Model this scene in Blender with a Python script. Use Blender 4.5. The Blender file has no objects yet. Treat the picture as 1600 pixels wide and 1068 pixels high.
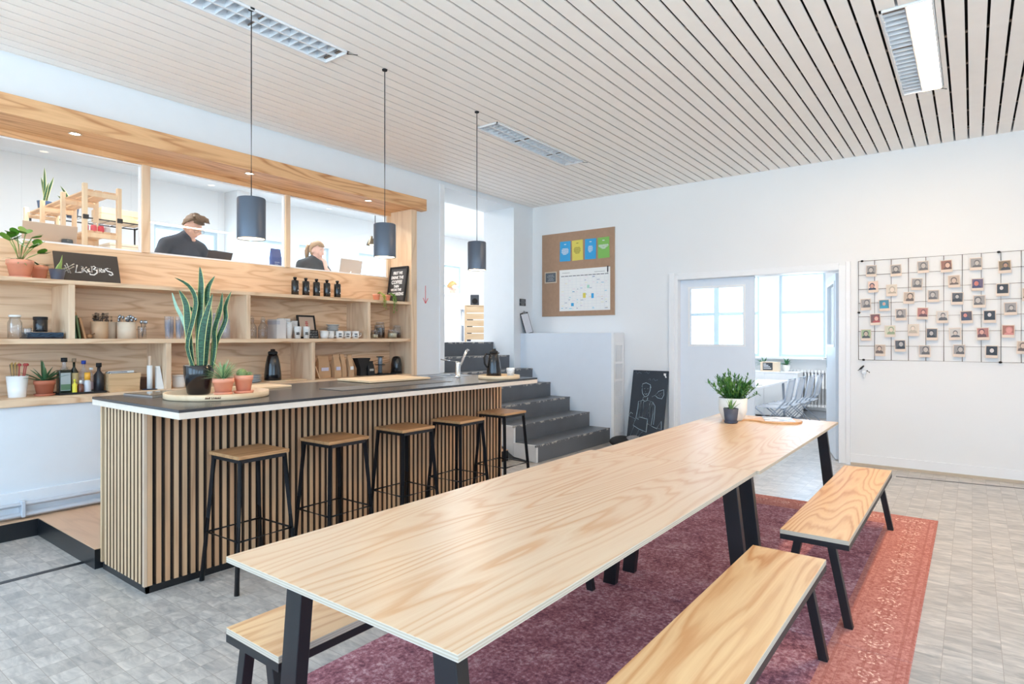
import bpy, bmesh, math, random
from mathutils import Vector, Matrix, Euler

sc = bpy.context.scene
COL = sc.collection
PI = math.pi
R = math.radians
random.seed(7)

# ------------------------------------------------------------------ camera
cam_d = bpy.data.cameras.new('camera')
cam = bpy.data.objects.new('camera', cam_d)
COL.objects.link(cam)
cam.location = (0, 0, 1.5)
cam.rotation_euler = (R(90), 0, math.atan2(719, 948) - R(90))
cam_d.sensor_width = 36.0
cam_d.lens = 948 / 1600 * 36.0
cam_d.shift_y = -6 / 1600
cam_d.clip_start = 0.05
cam_d.clip_end = 200
sc.camera = cam

# ------------------------------------------------------------------ exposure and world
sc.view_settings.view_transform = 'Standard'
sc.view_settings.look = 'None'
sc.view_settings.gamma = 1
sc.view_settings.use_curve_mapping = False
sc.view_settings.exposure = 0.08
sc.cycles.use_denoising = True
sc.cycles.max_bounces = 14
sc.cycles.diffuse_bounces = 7
sc.cycles.glossy_bounces = 4
sc.cycles.transparent_max_bounces = 24
sc.cycles.sample_clamp_indirect = 6.0
DAY = 6.6            # brightness of the overcast sky outside
world = bpy.data.worlds.new('overcast_sky')
sc.world = world
world.use_nodes = True
bg = world.node_tree.nodes['Background']
# overcast blue-white sky above, brighter lower half added to lift the ceiling
wt = world.node_tree
w_tc = wt.nodes.new('ShaderNodeTexCoord')
w_sp = wt.nodes.new('ShaderNodeSeparateXYZ')
w_mr = wt.nodes.new('ShaderNodeMapRange')
w_mr.inputs['From Min'].default_value = -0.06
w_mr.inputs['From Max'].default_value = 0.02
w_mx = wt.nodes.new('ShaderNodeMix')
w_mx.data_type = 'RGBA'
w_mx.inputs[6].default_value = (0.88, 1.06, 1.17, 1)
w_mx.inputs[7].default_value = (0.45, 0.68, 0.93, 1)
wt.links.new(w_tc.outputs['Generated'], w_sp.inputs[0])
wt.links.new(w_sp.outputs['Z'], w_mr.inputs['Value'])
wt.links.new(w_mr.outputs[0], w_mx.inputs[0])
wt.links.new(w_mx.outputs[2], bg.inputs[0])
bg.inputs[1].default_value = DAY


def add_light(name, kind, loc, rot, energy, color, sx=1, sy=1, portal=False, spot=None, blend=0.6, radius=0.02):
    l = bpy.data.lights.new(name, kind)
    o = bpy.data.objects.new(name, l)
    COL.objects.link(o)
    o.location = loc
    o.rotation_euler = rot
    l.energy = energy
    l.color = color
    if kind == 'AREA':
        l.shape = 'RECTANGLE'
        l.size = sx
        l.size_y = sy
        if portal:
            l.cycles.is_portal = True
    if kind == 'SPOT':
        l.spot_size = spot
        l.spot_blend = blend
        l.shadow_soft_size = radius
    if kind == 'POINT':
        l.shadow_soft_size = radius
    return o


# daylight comes through the windows of the place; a portal sits in each opening
# (x0,x1,y0,y1 of walls with openings are built further down)
RIGHT_WIN = [(-1.9, 0.1), (1.0, 2.6)]      # openings in wall_right (y = -3.2)
BACK_WIN = [(-2.3, -0.1), (0.4, 2.7), (3.1, 5.4)]      # openings in wall_back (x = -2.5)
FAR_WIN = [(2.19, 3.01), (3.38, 4.25), (4.25, 5.1)]    # openings in the far room's end wall (x = 12.6)
UP_WIN = [(4.1, 5.1), (5.5, 6.4), (6.62, 7.3), (8.0, 8.9), (10.15, 11.15)]  # openings of the upper room (y = 10)
for a, b in RIGHT_WIN:
    add_light('daylight_right', 'AREA', ((a + b) / 2, -3.3, 2.1), (R(90), 0, 0), 1, (1, 1, 1), b - a, 2.3, portal=True)
for a, b in BACK_WIN:
    add_light('daylight_back', 'AREA', (-2.6, (a + b) / 2, 2.1), (R(90), 0, R(-90)), 1, (1, 1, 1), b - a, 2.3, portal=True)
for a, b in FAR_WIN:
    add_light('daylight_far', 'AREA', (12.72, (a + b) / 2, 1.95), (R(90), 0, R(90)), 1, (1, 1, 1), b - a, 1.62, portal=True)
for a, b in UP_WIN:
    add_light('daylight_upper', 'AREA', ((a + b) / 2, 10.12, 2.7), (R(90), 0, R(180)), 1, (1, 1, 1), b - a, 1.1, portal=True)


# unseen area lights added to brighten the upper room and the far room
for x_, y_ in ((2.2, 7.6), (5.2, 7.6), (8.2, 7.8), (11.0, 7.8)):
    add_light('upper_room_fill', 'AREA', (x_, y_, 3.90), (0, 0, 0), 70, (1.0, 0.97, 0.93), 1.6, 0.5)
for y_ in (1.2, 3.6):
    add_light('far_room_fill', 'AREA', (10.6, y_, 3.05), (0, 0, 0), 42, (1.0, 0.97, 0.93), 2.4, 0.4)


# ------------------------------------------------------------------ materials
def lin(c):
    return tuple((x / 255 / 12.92 if x / 255 <= 0.04045 else ((x / 255 + 0.055) / 1.055) ** 2.4) for x in c) + (1.0,)


MATS = {}


def new_mat(name):
    m = bpy.data.materials.new(name)
    m.use_nodes = True
    MATS[name] = m
    return m, m.node_tree, m.node_tree.nodes, m.node_tree.nodes['Principled BSDF']


def N(nt, t, **kw):
    n = nt.nodes.new(t)
    for k, v in kw.items():
        setattr(n, k, v)
    return n


def pbr(name, col, rough=0.5, metal=0.0, var=0.04, scale=8, coat=0.0, bump=0.0, spec=0.5, emit=None, es=0):
    """plain surface with a faint procedural mottling"""
    if name in MATS:
        return MATS[name]
    m, nt, ns, b = new_mat(name)
    b.inputs['Roughness'].default_value = rough
    b.inputs['Metallic'].default_value = metal
    b.inputs['Specular IOR Level'].default_value = spec
    b.inputs['Coat Weight'].default_value = coat
    tc = N(nt, 'ShaderNodeTexCoord')
    no = N(nt, 'ShaderNodeTexNoise')
    no.inputs['Scale'].default_value = scale
    no.inputs['Detail'].default_value = 3
    nt.links.new(tc.outputs['Object'], no.inputs['Vector'])
    mix = N(nt, 'ShaderNodeMix', data_type='RGBA')
    c = lin(col)
    mix.inputs[6].default_value = tuple(max(0, x * (1 - var * 2)) for x in c[:3]) + (1,)
    mix.inputs[7].default_value = tuple(min(1, x * (1 + var * 2)) for x in c[:3]) + (1,)
    nt.links.new(no.outputs['Fac'], mix.inputs[0])
    nt.links.new(mix.outputs[2], b.inputs['Base Color'])
    if bump:
        bp = N(nt, 'ShaderNodeBump')
        bp.inputs['Strength'].default_value = bump
        bp.inputs['Distance'].default_value = 0.01
        nt.links.new(no.outputs['Fac'], bp.inputs['Height'])
        nt.links.new(bp.outputs[0], b.inputs['Normal'])
    if emit:
        b.inputs['Emission Color'].default_value = lin(emit)
        b.inputs['Emission Strength'].default_value = es
    return m


def glow(name, col, strength):
    if name in MATS:
        return MATS[name]
    m, nt, ns, b = new_mat(name)
    b.inputs['Base Color'].default_value = (0.8, 0.8, 0.8, 1)
    b.inputs['Emission Color'].default_value = col + (1,)
    b.inputs['Emission Strength'].default_value = strength
    return m


def glassy(name, tint=(1, 1, 1), refl=0.12, rough=0.02, body=0.0, bodycol=(0.8, 0.85, 0.9)):
    """thin clear glass or plastic: mostly see-through with a sheen that rises at grazing angles"""
    m = bpy.data.materials.new(name)
    m.use_nodes = True
    MATS[name] = m
    nt = m.node_tree
    nt.nodes.clear()
    out = N(nt, 'ShaderNodeOutputMaterial')
    tr = N(nt, 'ShaderNodeBsdfTransparent')
    tr.inputs[0].default_value = tint + (1,)
    gl = N(nt, 'ShaderNodeBsdfGlossy')
    gl.inputs['Roughness'].default_value = rough
    lw = N(nt, 'ShaderNodeLayerWeight')
    lw.inputs['Blend'].default_value = 0.35
    mr = N(nt, 'ShaderNodeMapRange')
    mr.inputs['To Min'].default_value = 0.03
    mr.inputs['To Max'].default_value = refl * 4
    nt.links.new(lw.outputs['Facing'], mr.inputs['Value'])
    mx = N(nt, 'ShaderNodeMixShader')
    nt.links.new(mr.outputs[0], mx.inputs[0])
    nt.links.new(tr.outputs[0], mx.inputs[1])
    nt.links.new(gl.outputs[0], mx.inputs[2])
    last = mx
    if body:
        df = N(nt, 'ShaderNodeBsdfDiffuse')
        df.inputs[0].default_value = bodycol + (1,)
        m2 = N(nt, 'ShaderNodeMixShader')
        m2.inputs[0].default_value = body
        nt.links.new(mx.outputs[0], m2.inputs[1])
        nt.links.new(df.outputs[0], m2.inputs[2])
        last = m2
    nt.links.new(last.outputs[0], out.inputs[0])
    return m


def wood(name, light, dark, axis='x', across='y', rings=26, stretch=0.45, wide=2.2, fine=0.10, rough=0.45,
         strength=0.8, coat=0.0, rand=True, power=1.6, spec=0.5):
    """rotary-cut pine plywood: flowing cathedral bands along one axis plus fine fibre"""
    m, nt, ns, b = new_mat(name)
    b.inputs['Roughness'].default_value = rough
    b.inputs['Coat Weight'].default_value = coat
    b.inputs['Specular IOR Level'].default_value = spec
    tc = N(nt, 'ShaderNodeTexCoord')
    src = tc.outputs['Object']
    if rand:
        oi = N(nt, 'ShaderNodeObjectInfo')
        ml = N(nt, 'ShaderNodeMath', operation='MULTIPLY')
        ml.inputs[1].default_value = 13.0
        nt.links.new(oi.outputs['Random'], ml.inputs[0])
        va = N(nt, 'ShaderNodeVectorMath', operation='ADD')
        nt.links.new(src, va.inputs[0])
        nt.links.new(ml.outputs[0], va.inputs[1])
        src = va.outputs[0]
    s = {'x': wide, 'y': wide, 'z': wide}
    s[axis] = stretch
    mp = N(nt, 'ShaderNodeMapping')
    mp.inputs['Scale'].default_value = (s['x'], s['y'], s['z'])
    nt.links.new(src, mp.inputs['Vector'])
    n1 = N(nt, 'ShaderNodeTexNoise')
    n1.inputs['Scale'].default_value = 1.0
    n1.inputs['Detail'].default_value = 2.0
    n1.inputs['Roughness'].default_value = 0.45
    n1.inputs['Distortion'].default_value = 0.18
    nt.links.new(mp.outputs[0], n1.inputs['Vector'])
    mpf = N(nt, 'ShaderNodeMapping')
    sf = {k_: v_ * 5.5 for k_, v_ in s.items()}
    sf[axis] = s[axis] * 4.0
    mpf.inputs['Scale'].default_value = (sf['x'], sf['y'], sf['z'])
    nt.links.new(src, mpf.inputs['Vector'])
    nf = N(nt, 'ShaderNodeTexNoise')
    nf.inputs['Scale'].default_value = 1.0
    nf.inputs['Detail'].default_value = 3.0
    nt.links.new(mpf.outputs[0], nf.inputs['Vector'])
    ad = N(nt, 'ShaderNodeMath', operation='MULTIPLY_ADD')
    ad.inputs[1].default_value = 0.055
    nt.links.new(nf.outputs['Fac'], ad.inputs[0])
    nt.links.new(n1.outputs['Fac'], ad.inputs[2])
    mu = N(nt, 'ShaderNodeMath', operation='MULTIPLY')
    mu.inputs[1].default_value = rings * 2.6
    nt.links.new(ad.outputs[0], mu.inputs[0])
    dv = N(nt, 'ShaderNodeMath', operation='DIVIDE')
    dv.inputs[1].default_value = 2 * PI
    nt.links.new(mu.outputs[0], dv.inputs[0])
    fr = N(nt, 'ShaderNodeMath', operation='FRACT')
    nt.links.new(dv.outputs[0], fr.inputs[0])
    pw = N(nt, 'ShaderNodeValToRGB')
    el = pw.color_ramp.elements
    el[0].position = 0.0
    el[0].color = (0.95, 0.95, 0.95, 1)
    el[1].position = 1.0
    el[1].color = (1, 1, 1, 1)
    for ps, vv in ((0.10, 0.30), (0.22, 0.04), (0.5, 0.0), (0.78, 0.45 / power), (0.93, 0.9)):
        q = pw.color_ramp.elements.new(ps)
        q.color = (vv, vv, vv, 1)
    nt.links.new(fr.outputs[0], pw.inputs[0])
    # thin lines riding on the broad bands
    m8 = N(nt, 'ShaderNodeMath', operation='MULTIPLY')
    m8.inputs[1].default_value = 3.0
    nt.links.new(dv.outputs[0], m8.inputs[0])
    f8 = N(nt, 'ShaderNodeMath', operation='PINGPONG')
    f8.inputs[1].default_value = 0.5
    nt.links.new(m8.outputs[0], f8.inputs[0])
    a8 = N(nt, 'ShaderNodeMath', operation='MULTIPLY_ADD')
    a8.inputs[1].default_value = 0.42
    nt.links.new(f8.outputs[0], a8.inputs[0])
    nt.links.new(pw.outputs[0], a8.inputs[2])
    pw = a8
    # slow patches make some bands stronger than others
    n3 = N(nt, 'ShaderNodeTexNoise')
    n3.inputs['Scale'].default_value = 1.7
    nt.links.new(mp.outputs[0], n3.inputs['Vector'])
    m3 = N(nt, 'ShaderNodeMath', operation='MULTIPLY')
    nt.links.new(pw.outputs[0], m3.inputs[0])
    nt.links.new(n3.outputs['Fac'], m3.inputs[1])
    m4 = N(nt, 'ShaderNodeMath', operation='MULTIPLY')
    m4.inputs[1].default_value = strength * 1.7
    nt.links.new(m3.outputs[0], m4.inputs[0])
    # fine fibre
    s2 = {'x': 160, 'y': 160, 'z': 160}
    s2[axis] = 3
    mp2 = N(nt, 'ShaderNodeMapping')
    mp2.inputs['Scale'].default_value = (s2['x'], s2['y'], s2['z'])
    nt.links.new(src, mp2.inputs['Vector'])
    n2 = N(nt, 'ShaderNodeTexNoise')
    n2.inputs['Scale'].default_value = 1.0
    n2.inputs['Detail'].default_value = 1.0
    nt.links.new(mp2.outputs[0], n2.inputs['Vector'])
    m5 = N(nt, 'ShaderNodeMath', operation='MULTIPLY_ADD')
    m5.inputs[1].default_value = fine * 2
    nt.links.new(n2.outputs['Fac'], m5.inputs[0])
    nt.links.new(m4.outputs[0], m5.inputs[2])
    m6 = N(nt, 'ShaderNodeMath', operation='SUBTRACT', use_clamp=True)
    m6.inputs[1].default_value = fine
    nt.links.new(m5.outputs[0], m6.inputs[0])
    mix = N(nt, 'ShaderNodeMix', data_type='RGBA')
    mix.inputs[6].default_value = lin(light)
    mix.inputs[7].default_value = lin(dark)
    nt.links.new(m6.outputs[0], mix.inputs[0])
    nt.links.new(mix.outputs[2], b.inputs['Base Color'])
    return m


# paints and plain things
WALL = pbr('white_wall_paint', (232, 234, 236), 0.75, var=0.012, scale=1.5)
WALL_COOL = pbr('cool_white_paint', (226, 231, 236), 0.6, var=0.01)
TRIM = pbr('white_gloss_paint', (235, 237, 240), 0.35, var=0.01)
LEAF_PAINT = pbr('door_paint', (222, 230, 240), 0.4, var=0.01)
SLAT = pbr('ceiling_slat_cream', (252, 246, 240), 0.55, var=0.015)
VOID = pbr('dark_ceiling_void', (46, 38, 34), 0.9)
BLACK = pbr('black_powder_coat', (26, 27, 31), 0.42, var=0.1)
BLACKM = pbr('matte_black', (24, 24, 26), 0.7, var=0.1)
BLACKG = pbr('gloss_black', (16, 17, 21), 0.2, var=0.1, coat=0.3)
GREYPAINT = pbr('stair_grey_paint', (92, 96, 102), 0.4, var=0.08, scale=5)
WORNEDGE = pbr('worn_plaster_edge', (172, 168, 164), 0.7, var=0.08, scale=30)
PLINTH = pbr('black_plinth', (22, 24, 28), 0.3, var=0.1)
CHROME = pbr('chrome', (220, 222, 225), 0.12, 1.0, var=0.01)
STEEL = pbr('brushed_steel', (175, 178, 182), 0.3, 1.0, var=0.03)
ALU = pbr('silver_aluminium', (200, 198, 196), 0.35, 0.7, var=0.01)
CERAMIC = pbr('white_ceramic', (236, 235, 232), 0.25, var=0.01)
PAPER = pbr('white_paper', (238, 238, 236), 0.8, var=0.01)
TERRA = pbr('terracotta', (228, 158, 130), 0.75, var=0.06, scale=14)
TERRA2 = pbr('dark_terracotta', (190, 112, 84), 0.75, var=0.06, scale=14)
SOIL = pbr('potting_soil', (58, 44, 36), 0.95, var=0.3, scale=60)
NAVYPOT = pbr('dark_slate_pot', (70, 74, 88), 0.5, var=0.05)
CLEAR = glassy('clear_glass', (0.96, 0.97, 0.98), 0.14)
CLEAR2 = glassy('clear_plastic', (0.93, 0.94, 0.97), 0.12, 0.08, body=0.10)
PANE = glassy('window_pane', (0.97, 0.985, 0.99), 0.05, 0.0)
GREEN = pbr('leaf_green', (76, 122, 52), 0.45, var=0.2, scale=18)
GREEN_D = pbr('dark_leaf_green', (44, 86, 50), 0.4, var=0.2, scale=14)
GREEN_L = pbr('pale_leaf_green', (140, 168, 92), 0.5, var=0.15, scale=20)
GREEN_P = pbr('grey_green_leaf', (150, 178, 140), 0.5, var=0.15, scale=20)
YELLOWG = pbr('leaf_margin_yellow', (214, 212, 120), 0.45, var=0.08)
STEM = pbr('plant_stem', (104, 100, 58), 0.7)
WIRE = pbr('bronze_wire', (92, 70, 62), 0.5, 0.4)
CORK = pbr('cork_board_brown', (170, 138, 114), 0.85, var=0.06, scale=22)
KRAFT = pbr('kraft_paper', (196, 160, 124), 0.8, var=0.05, scale=12)
SLATE = pbr('blackboard_slate', (44, 46, 50), 0.65, var=0.08, scale=10)
CHALK = pbr('chalk_white', (225, 228, 230), 0.9, var=0.05, scale=60)
PIPEW = pbr('pipe_white', (205, 210, 218), 0.4, var=0.02)
CLOTHN = pbr('navy_cloth', (48, 66, 84), 0.9, var=0.12, scale=40)

# timber
TABLEW = wood('pine_plywood_table', (218, 192, 162), (200, 152, 108), 'x', rings=84, stretch=0.24, wide=1.9, fine=0.14,
              rough=0.33, strength=0.75, power=1.5)
BENCHW = wood('pine_plywood_bench', (236, 200, 150), (202, 140, 86), 'x', rings=66, stretch=0.3, wide=2.4, fine=0.12,
              rough=0.36, strength=0.85, power=1.3)
PLYX = wood('oiled_plywood_horizontal', (234, 204, 170), (192, 148, 110), 'x', rings=22, stretch=0.7, wide=5.0, fine=0.18,
            rough=0.5, strength=0.75, rand=False)
PLYZ = wood('oiled_plywood_upright', (230, 204, 174), (200, 162, 126), 'z', rings=14, stretch=0.7, wide=4.0, fine=0.28,
            rough=0.5, strength=0.6, rand=False)
PLYBEAM = wood('plywood_beam', (228, 182, 134), (180, 122, 76), 'x', rings=20, stretch=0.5, wide=5.5, fine=0.2,
               rough=0.5, strength=0.8, rand=False)
SLATW = wood('oak_batten', (208, 170, 132), (170, 128, 92), 'z', rings=10, stretch=0.4, wide=14, fine=0.35, rough=0.55,
             strength=0.5)
STOOLW = wood('oak_stool_seat', (196, 150, 104), (150, 104, 64), 'x', rings=14, stretch=1.2, wide=10, fine=0.3, rough=0.45,
              strength=0.6)
BIRCH = wood('pale_birch', (232, 204, 168), (214, 176, 132), 'x', rings=8, stretch=0.9, wide=6, fine=0.2, rough=0.45,
             strength=0.5)
PINE = wood('raw_pine', (240, 214, 180), (222, 182, 140), 'z', rings=8, stretch=0.8, wide=9, fine=0.2, rough=0.6,
            strength=0.5)


def ply_edge():
    m, nt, ns, b = new_mat('plywood_edge')
    b.inputs['Roughness'].default_value = 0.6
    tc = N(nt, 'ShaderNodeTexCoord')
    mp = N(nt, 'ShaderNodeMapping')
    mp.inputs['Scale'].default_value = (1, 1, 1)
    w = N(nt, 'ShaderNodeTexWave', wave_type='BANDS', bands_direction='Z')
    w.inputs['Scale'].default_value = 38
    w.inputs['Distortion'].default_value = 0.4
    nt.links.new(tc.outputs['Object'], mp.inputs[0])
    nt.links.new(mp.outputs[0], w.inputs['Vector'])
    mix = N(nt, 'ShaderNodeMix', data_type='RGBA')
    mix.inputs[6].default_value = lin((208, 198, 182))
    mix.inputs[7].default_value = lin((186, 170, 148))
    nt.links.new(w.outputs['Fac'], mix.inputs[0])
    nt.links.new(mix.outputs[2], b.inputs['Base Color'])
    return m


EDGE = ply_edge()


def floor_mat():
    m, nt, ns, b = new_mat('marbled_vinyl_tiles')
    b.inputs['Roughness'].default_value = 0.28
    b.inputs['Specular IOR Level'].default_value = 0.45
    tc = N(nt, 'ShaderNodeTexCoord')
    br = N(nt, 'ShaderNodeTexBrick', offset=0.0, squash=1.0)
    br.inputs['Color1'].default_value = (0.0, 0.0, 0.0, 1)
    br.inputs['Color2'].default_value = (1, 1, 1, 1)
    br.inputs['Mortar'].default_value = (0.5, 0.5, 0.5, 1)
    br.inputs['Scale'].default_value = 1.0
    br.inputs['Mortar Size'].default_value = 0.0012
    br.inputs['Mortar Smooth'].default_value = 0.2
    br.inputs['Brick Width'].default_value = 0.1125
    br.inputs['Row Height'].default_value = 0.1125
    nt.links.new(tc.outputs['Object'], br.inputs['Vector'])
    # streaks run along Y
    mp = N(nt, 'ShaderNodeMapping')
    mp.inputs['Scale'].default_value = (20, 6, 1)
    mp.inputs['Rotation'].default_value = (0, 0, R(8))
    nt.links.new(tc.outputs['Object'], mp.inputs[0])
    # per tile offset so that the marbling breaks at each joint
    vs = N(nt, 'ShaderNodeVectorMath', operation='SCALE')
    vs.inputs['Scale'].default_value = 9.0
    nt.links.new(br.outputs['Color'], vs.inputs[0])
    va = N(nt, 'ShaderNodeVectorMath', operation='ADD')
    nt.links.new(mp.outputs[0], va.inputs[0])
    nt.links.new(vs.outputs[0], va.inputs[1])
    n1 = N(nt, 'ShaderNodeTexNoise')
    n1.inputs['Scale'].default_value = 1.0
    n1.inputs['Detail'].default_value = 5.0
    n1.inputs['Roughness'].default_value = 0.62
    n1.inputs['Distortion'].default_value = 0.8
    nt.links.new(va.outputs[0], n1.inputs['Vector'])
    cr = N(nt, 'ShaderNodeValToRGB')
    cr.color_ramp.elements[0].position = 0.3
    cr.color_ramp.elements[0].color = lin((156, 155, 154))
    cr.color_ramp.elements[1].position = 0.7
    cr.color_ramp.elements[1].color = lin((214, 209, 202))
    nt.links.new(n1.outputs['Fac'], cr.inputs[0])
    # tone per tile
    sep = N(nt, 'ShaderNodeSeparateColor')
    nt.links.new(br.outputs['Color'], sep.inputs[0])
    mr = N(nt, 'ShaderNodeMapRange')
    mr.inputs['To Min'].default_value = 0.86
    mr.inputs['To Max'].default_value = 1.04
    nt.links.new(sep.outputs[0], mr.inputs['Value'])
    mu = N(nt, 'ShaderNodeVectorMath', operation='SCALE')
    nt.links.new(cr.outputs[0], mu.inputs[0])
    nt.links.new(mr.outputs[0], mu.inputs['Scale'])
    mx = N(nt, 'ShaderNodeMix', data_type='RGBA')
    nt.links.new(br.outputs['Fac'], mx.inputs[0])
    nt.links.new(mu.outputs[0], mx.inputs[6])
    mx.inputs[7].default_value = lin((150, 142, 134))
    nt.links.new(mx.outputs[2], b.inputs['Base Color'])
    return m


def rug_mat(name, x0, x1, y0, y1, plain=False):
    """worn oriental rug; object coordinates in metres, dimensions known"""
    m, nt, ns, b = new_mat(name)
    b.inputs['Roughness'].default_value = 0.95
    b.inputs['Specular IOR Level'].default_value = 0.1
    tc = N(nt, 'ShaderNodeTexCoord')
    sx = N(nt, 'ShaderNodeSeparateXYZ')
    nt.links.new(tc.outputs['Object'], sx.inputs[0])

    def M(op, a, c=None, clamp=False):
        n = N(nt, 'ShaderNodeMath', operation=op, use_clamp=clamp)
        for i, v in enumerate((a, c)):
            if v is None:
                continue
            if isinstance(v, (int, float)):
                n.inputs[i].default_value = v
            else:
                nt.links.new(v, n.inputs[i])
        return n.outputs[0]
    X, Y = sx.outputs[0], sx.outputs[1]
    dx = M('MINIMUM', M('SUBTRACT', X, x0), M('SUBTRACT', x1, X))
    dy = M('MINIMUM', M('SUBTRACT', Y, y0), M('SUBTRACT', y1, Y))
    # border along the right side (and one far end) paints in the lamplit strip
    dx, dy = (M('ADD', X, 50.0) if plain else M('SUBTRACT', x1, X)), M('SUBTRACT', Y, y0)
    d = M('MINIMUM', dx, dy)
    # border stripes
    st = M('SINE', M('MULTIPLY', d, 150.0))
    st2 = M('SINE', M('MULTIPLY', d, 47.0))
    inb = M('LESS_THAN', d, 0.34)
    lineamt = M('MULTIPLY', M('MULTIPLY', M('GREATER_THAN', st, 0.55), M('GREATER_THAN', st2, -0.1)), inb)
    # medallions down the middle of the border (rings)
    def medal(u, v, pitch):
        fu = M('SUBTRACT', M('FRACT', M('DIVIDE', u, pitch)), 0.5)
        fv = M('DIVIDE', M('SUBTRACT', v, 0.155), pitch)
        rr = M('SQRT', M('ADD', M('MULTIPLY', fu, fu), M('MULTIPLY', M('MULTIPLY', fv, fv), 1.5)))
        w = M('SINE', M('MULTIPLY', rr, 42.0))
        return M('MULTIPLY', M('GREATER_THAN', w, 0.1), M('LESS_THAN', rr, 0.44))
    med = M('MULTIPLY', M('ADD', medal(X, dy, 0.19), medal(Y, dx, 0.19), True),
            M('MULTIPLY', M('LESS_THAN', d, 0.23), M('GREATER_THAN', d, 0.08)))
    n1 = N(nt, 'ShaderNodeTexNoise')
    n1.inputs['Scale'].default_value = 48
    n1.inputs['Detail'].default_value = 6
    n1.inputs['Roughness'].default_value = 0.75
    nt.links.new(tc.outputs['Object'], n1.inputs['Vector'])
    n2 = N(nt, 'ShaderNodeTexNoise')
    n2.inputs['Scale'].default_value = 4.5
    n2.inputs['Detail'].default_value = 6
    n2.inputs['Roughness'].default_value = 0.7
    nt.links.new(tc.outputs['Object'], n2.inputs['Vector'])
    v1 = N(nt, 'ShaderNodeTexVoronoi', feature='DISTANCE_TO_EDGE')
    v1.inputs['Scale'].default_value = 13
    nt.links.new(tc.outputs['Object'], v1.inputs['Vector'])
    cr = N(nt, 'ShaderNodeValToRGB')
    e = cr.color_ramp.elements
    e[0].position = 0.40
    e[0].color = lin((120, 80, 92))  # purple of the shade mixed into the field colour
    e[1].position = 0.62
    e[1].color = lin((222, 188, 194))
    e2 = cr.color_ramp.elements.new(0.5)
    e2.color = lin((172, 116, 126))
    nt.links.new(M('ADD', M('MULTIPLY', n1.outputs['Fac'], 0.62), M('MULTIPLY', n2.outputs['Fac'], 0.38)), cr.inputs[0])
    # border ground, with the lamp's warm light in its colour
    crb = N(nt, 'ShaderNodeValToRGB')
    e = crb.color_ramp.elements
    e[0].position = 0.38
    e[0].color = lin((172, 104, 96))
    e[1].position = 0.62
    e[1].color = lin((210, 152, 142))
    nt.links.new(n1.outputs['Fac'], crb.inputs[0])
    m1 = N(nt, 'ShaderNodeMix', data_type='RGBA')
    nt.links.new(inb, m1.inputs[0])
    nt.links.new(cr.outputs[0], m1.inputs[6])
    nt.links.new(crb.outputs[0], m1.inputs[7])
    # dark field figures
    fig = M('MULTIPLY', M('MULTIPLY', M('LESS_THAN', v1.outputs['Distance'], 0.05), M('GREATER_THAN', n2.outputs['Fac'], 0.5)),
            M('SUBTRACT', 1.0, inb))
    m2 = N(nt, 'ShaderNodeMix', data_type='RGBA')
    nt.links.new(M('MULTIPLY', fig, 0.18), m2.inputs[0])
    nt.links.new(m1.outputs[2], m2.inputs[6])
    m2.inputs[7].default_value = lin((92, 62, 74))
    m3 = N(nt, 'ShaderNodeMix', data_type='RGBA')
    nt.links.new(M('MULTIPLY', lineamt, M('MULTIPLY', n1.outputs['Fac'], 0.75)), m3.inputs[0])
    nt.links.new(m2.outputs[2], m3.inputs[6])
    m3.inputs[7].default_value = lin((160, 92, 82))
    m4 = N(nt, 'ShaderNodeMix', data_type='RGBA')
    nt.links.new(M('MULTIPLY', med, M('GREATER_THAN', n1.outputs['Fac'], 0.53)), m4.inputs[0])
    nt.links.new(m3.outputs[2], m4.inputs[6])
    m4.inputs[7].default_value = lin((240, 206, 192))
    nt.links.new(m4.outputs[2], b.inputs['Base Color'])
    bp = N(nt, 'ShaderNodeBump')
    bp.inputs['Strength'].default_value = 0.5
    bp.inputs['Distance'].default_value = 0.004
    nt.links.new(n1.outputs['Fac'], bp.inputs['Height'])
    nt.links.new(bp.outputs[0], b.inputs['Normal'])
    return m


# ------------------------------------------------------------------ mesh building
def basis(d):
    d = Vector(d).normalized()
    up = Vector((0, 0, 1)) if abs(d.z) < 0.95 else Vector((1, 0, 0))
    a = d.cross(up).normalized()
    return a, a.cross(d).normalized()


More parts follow.
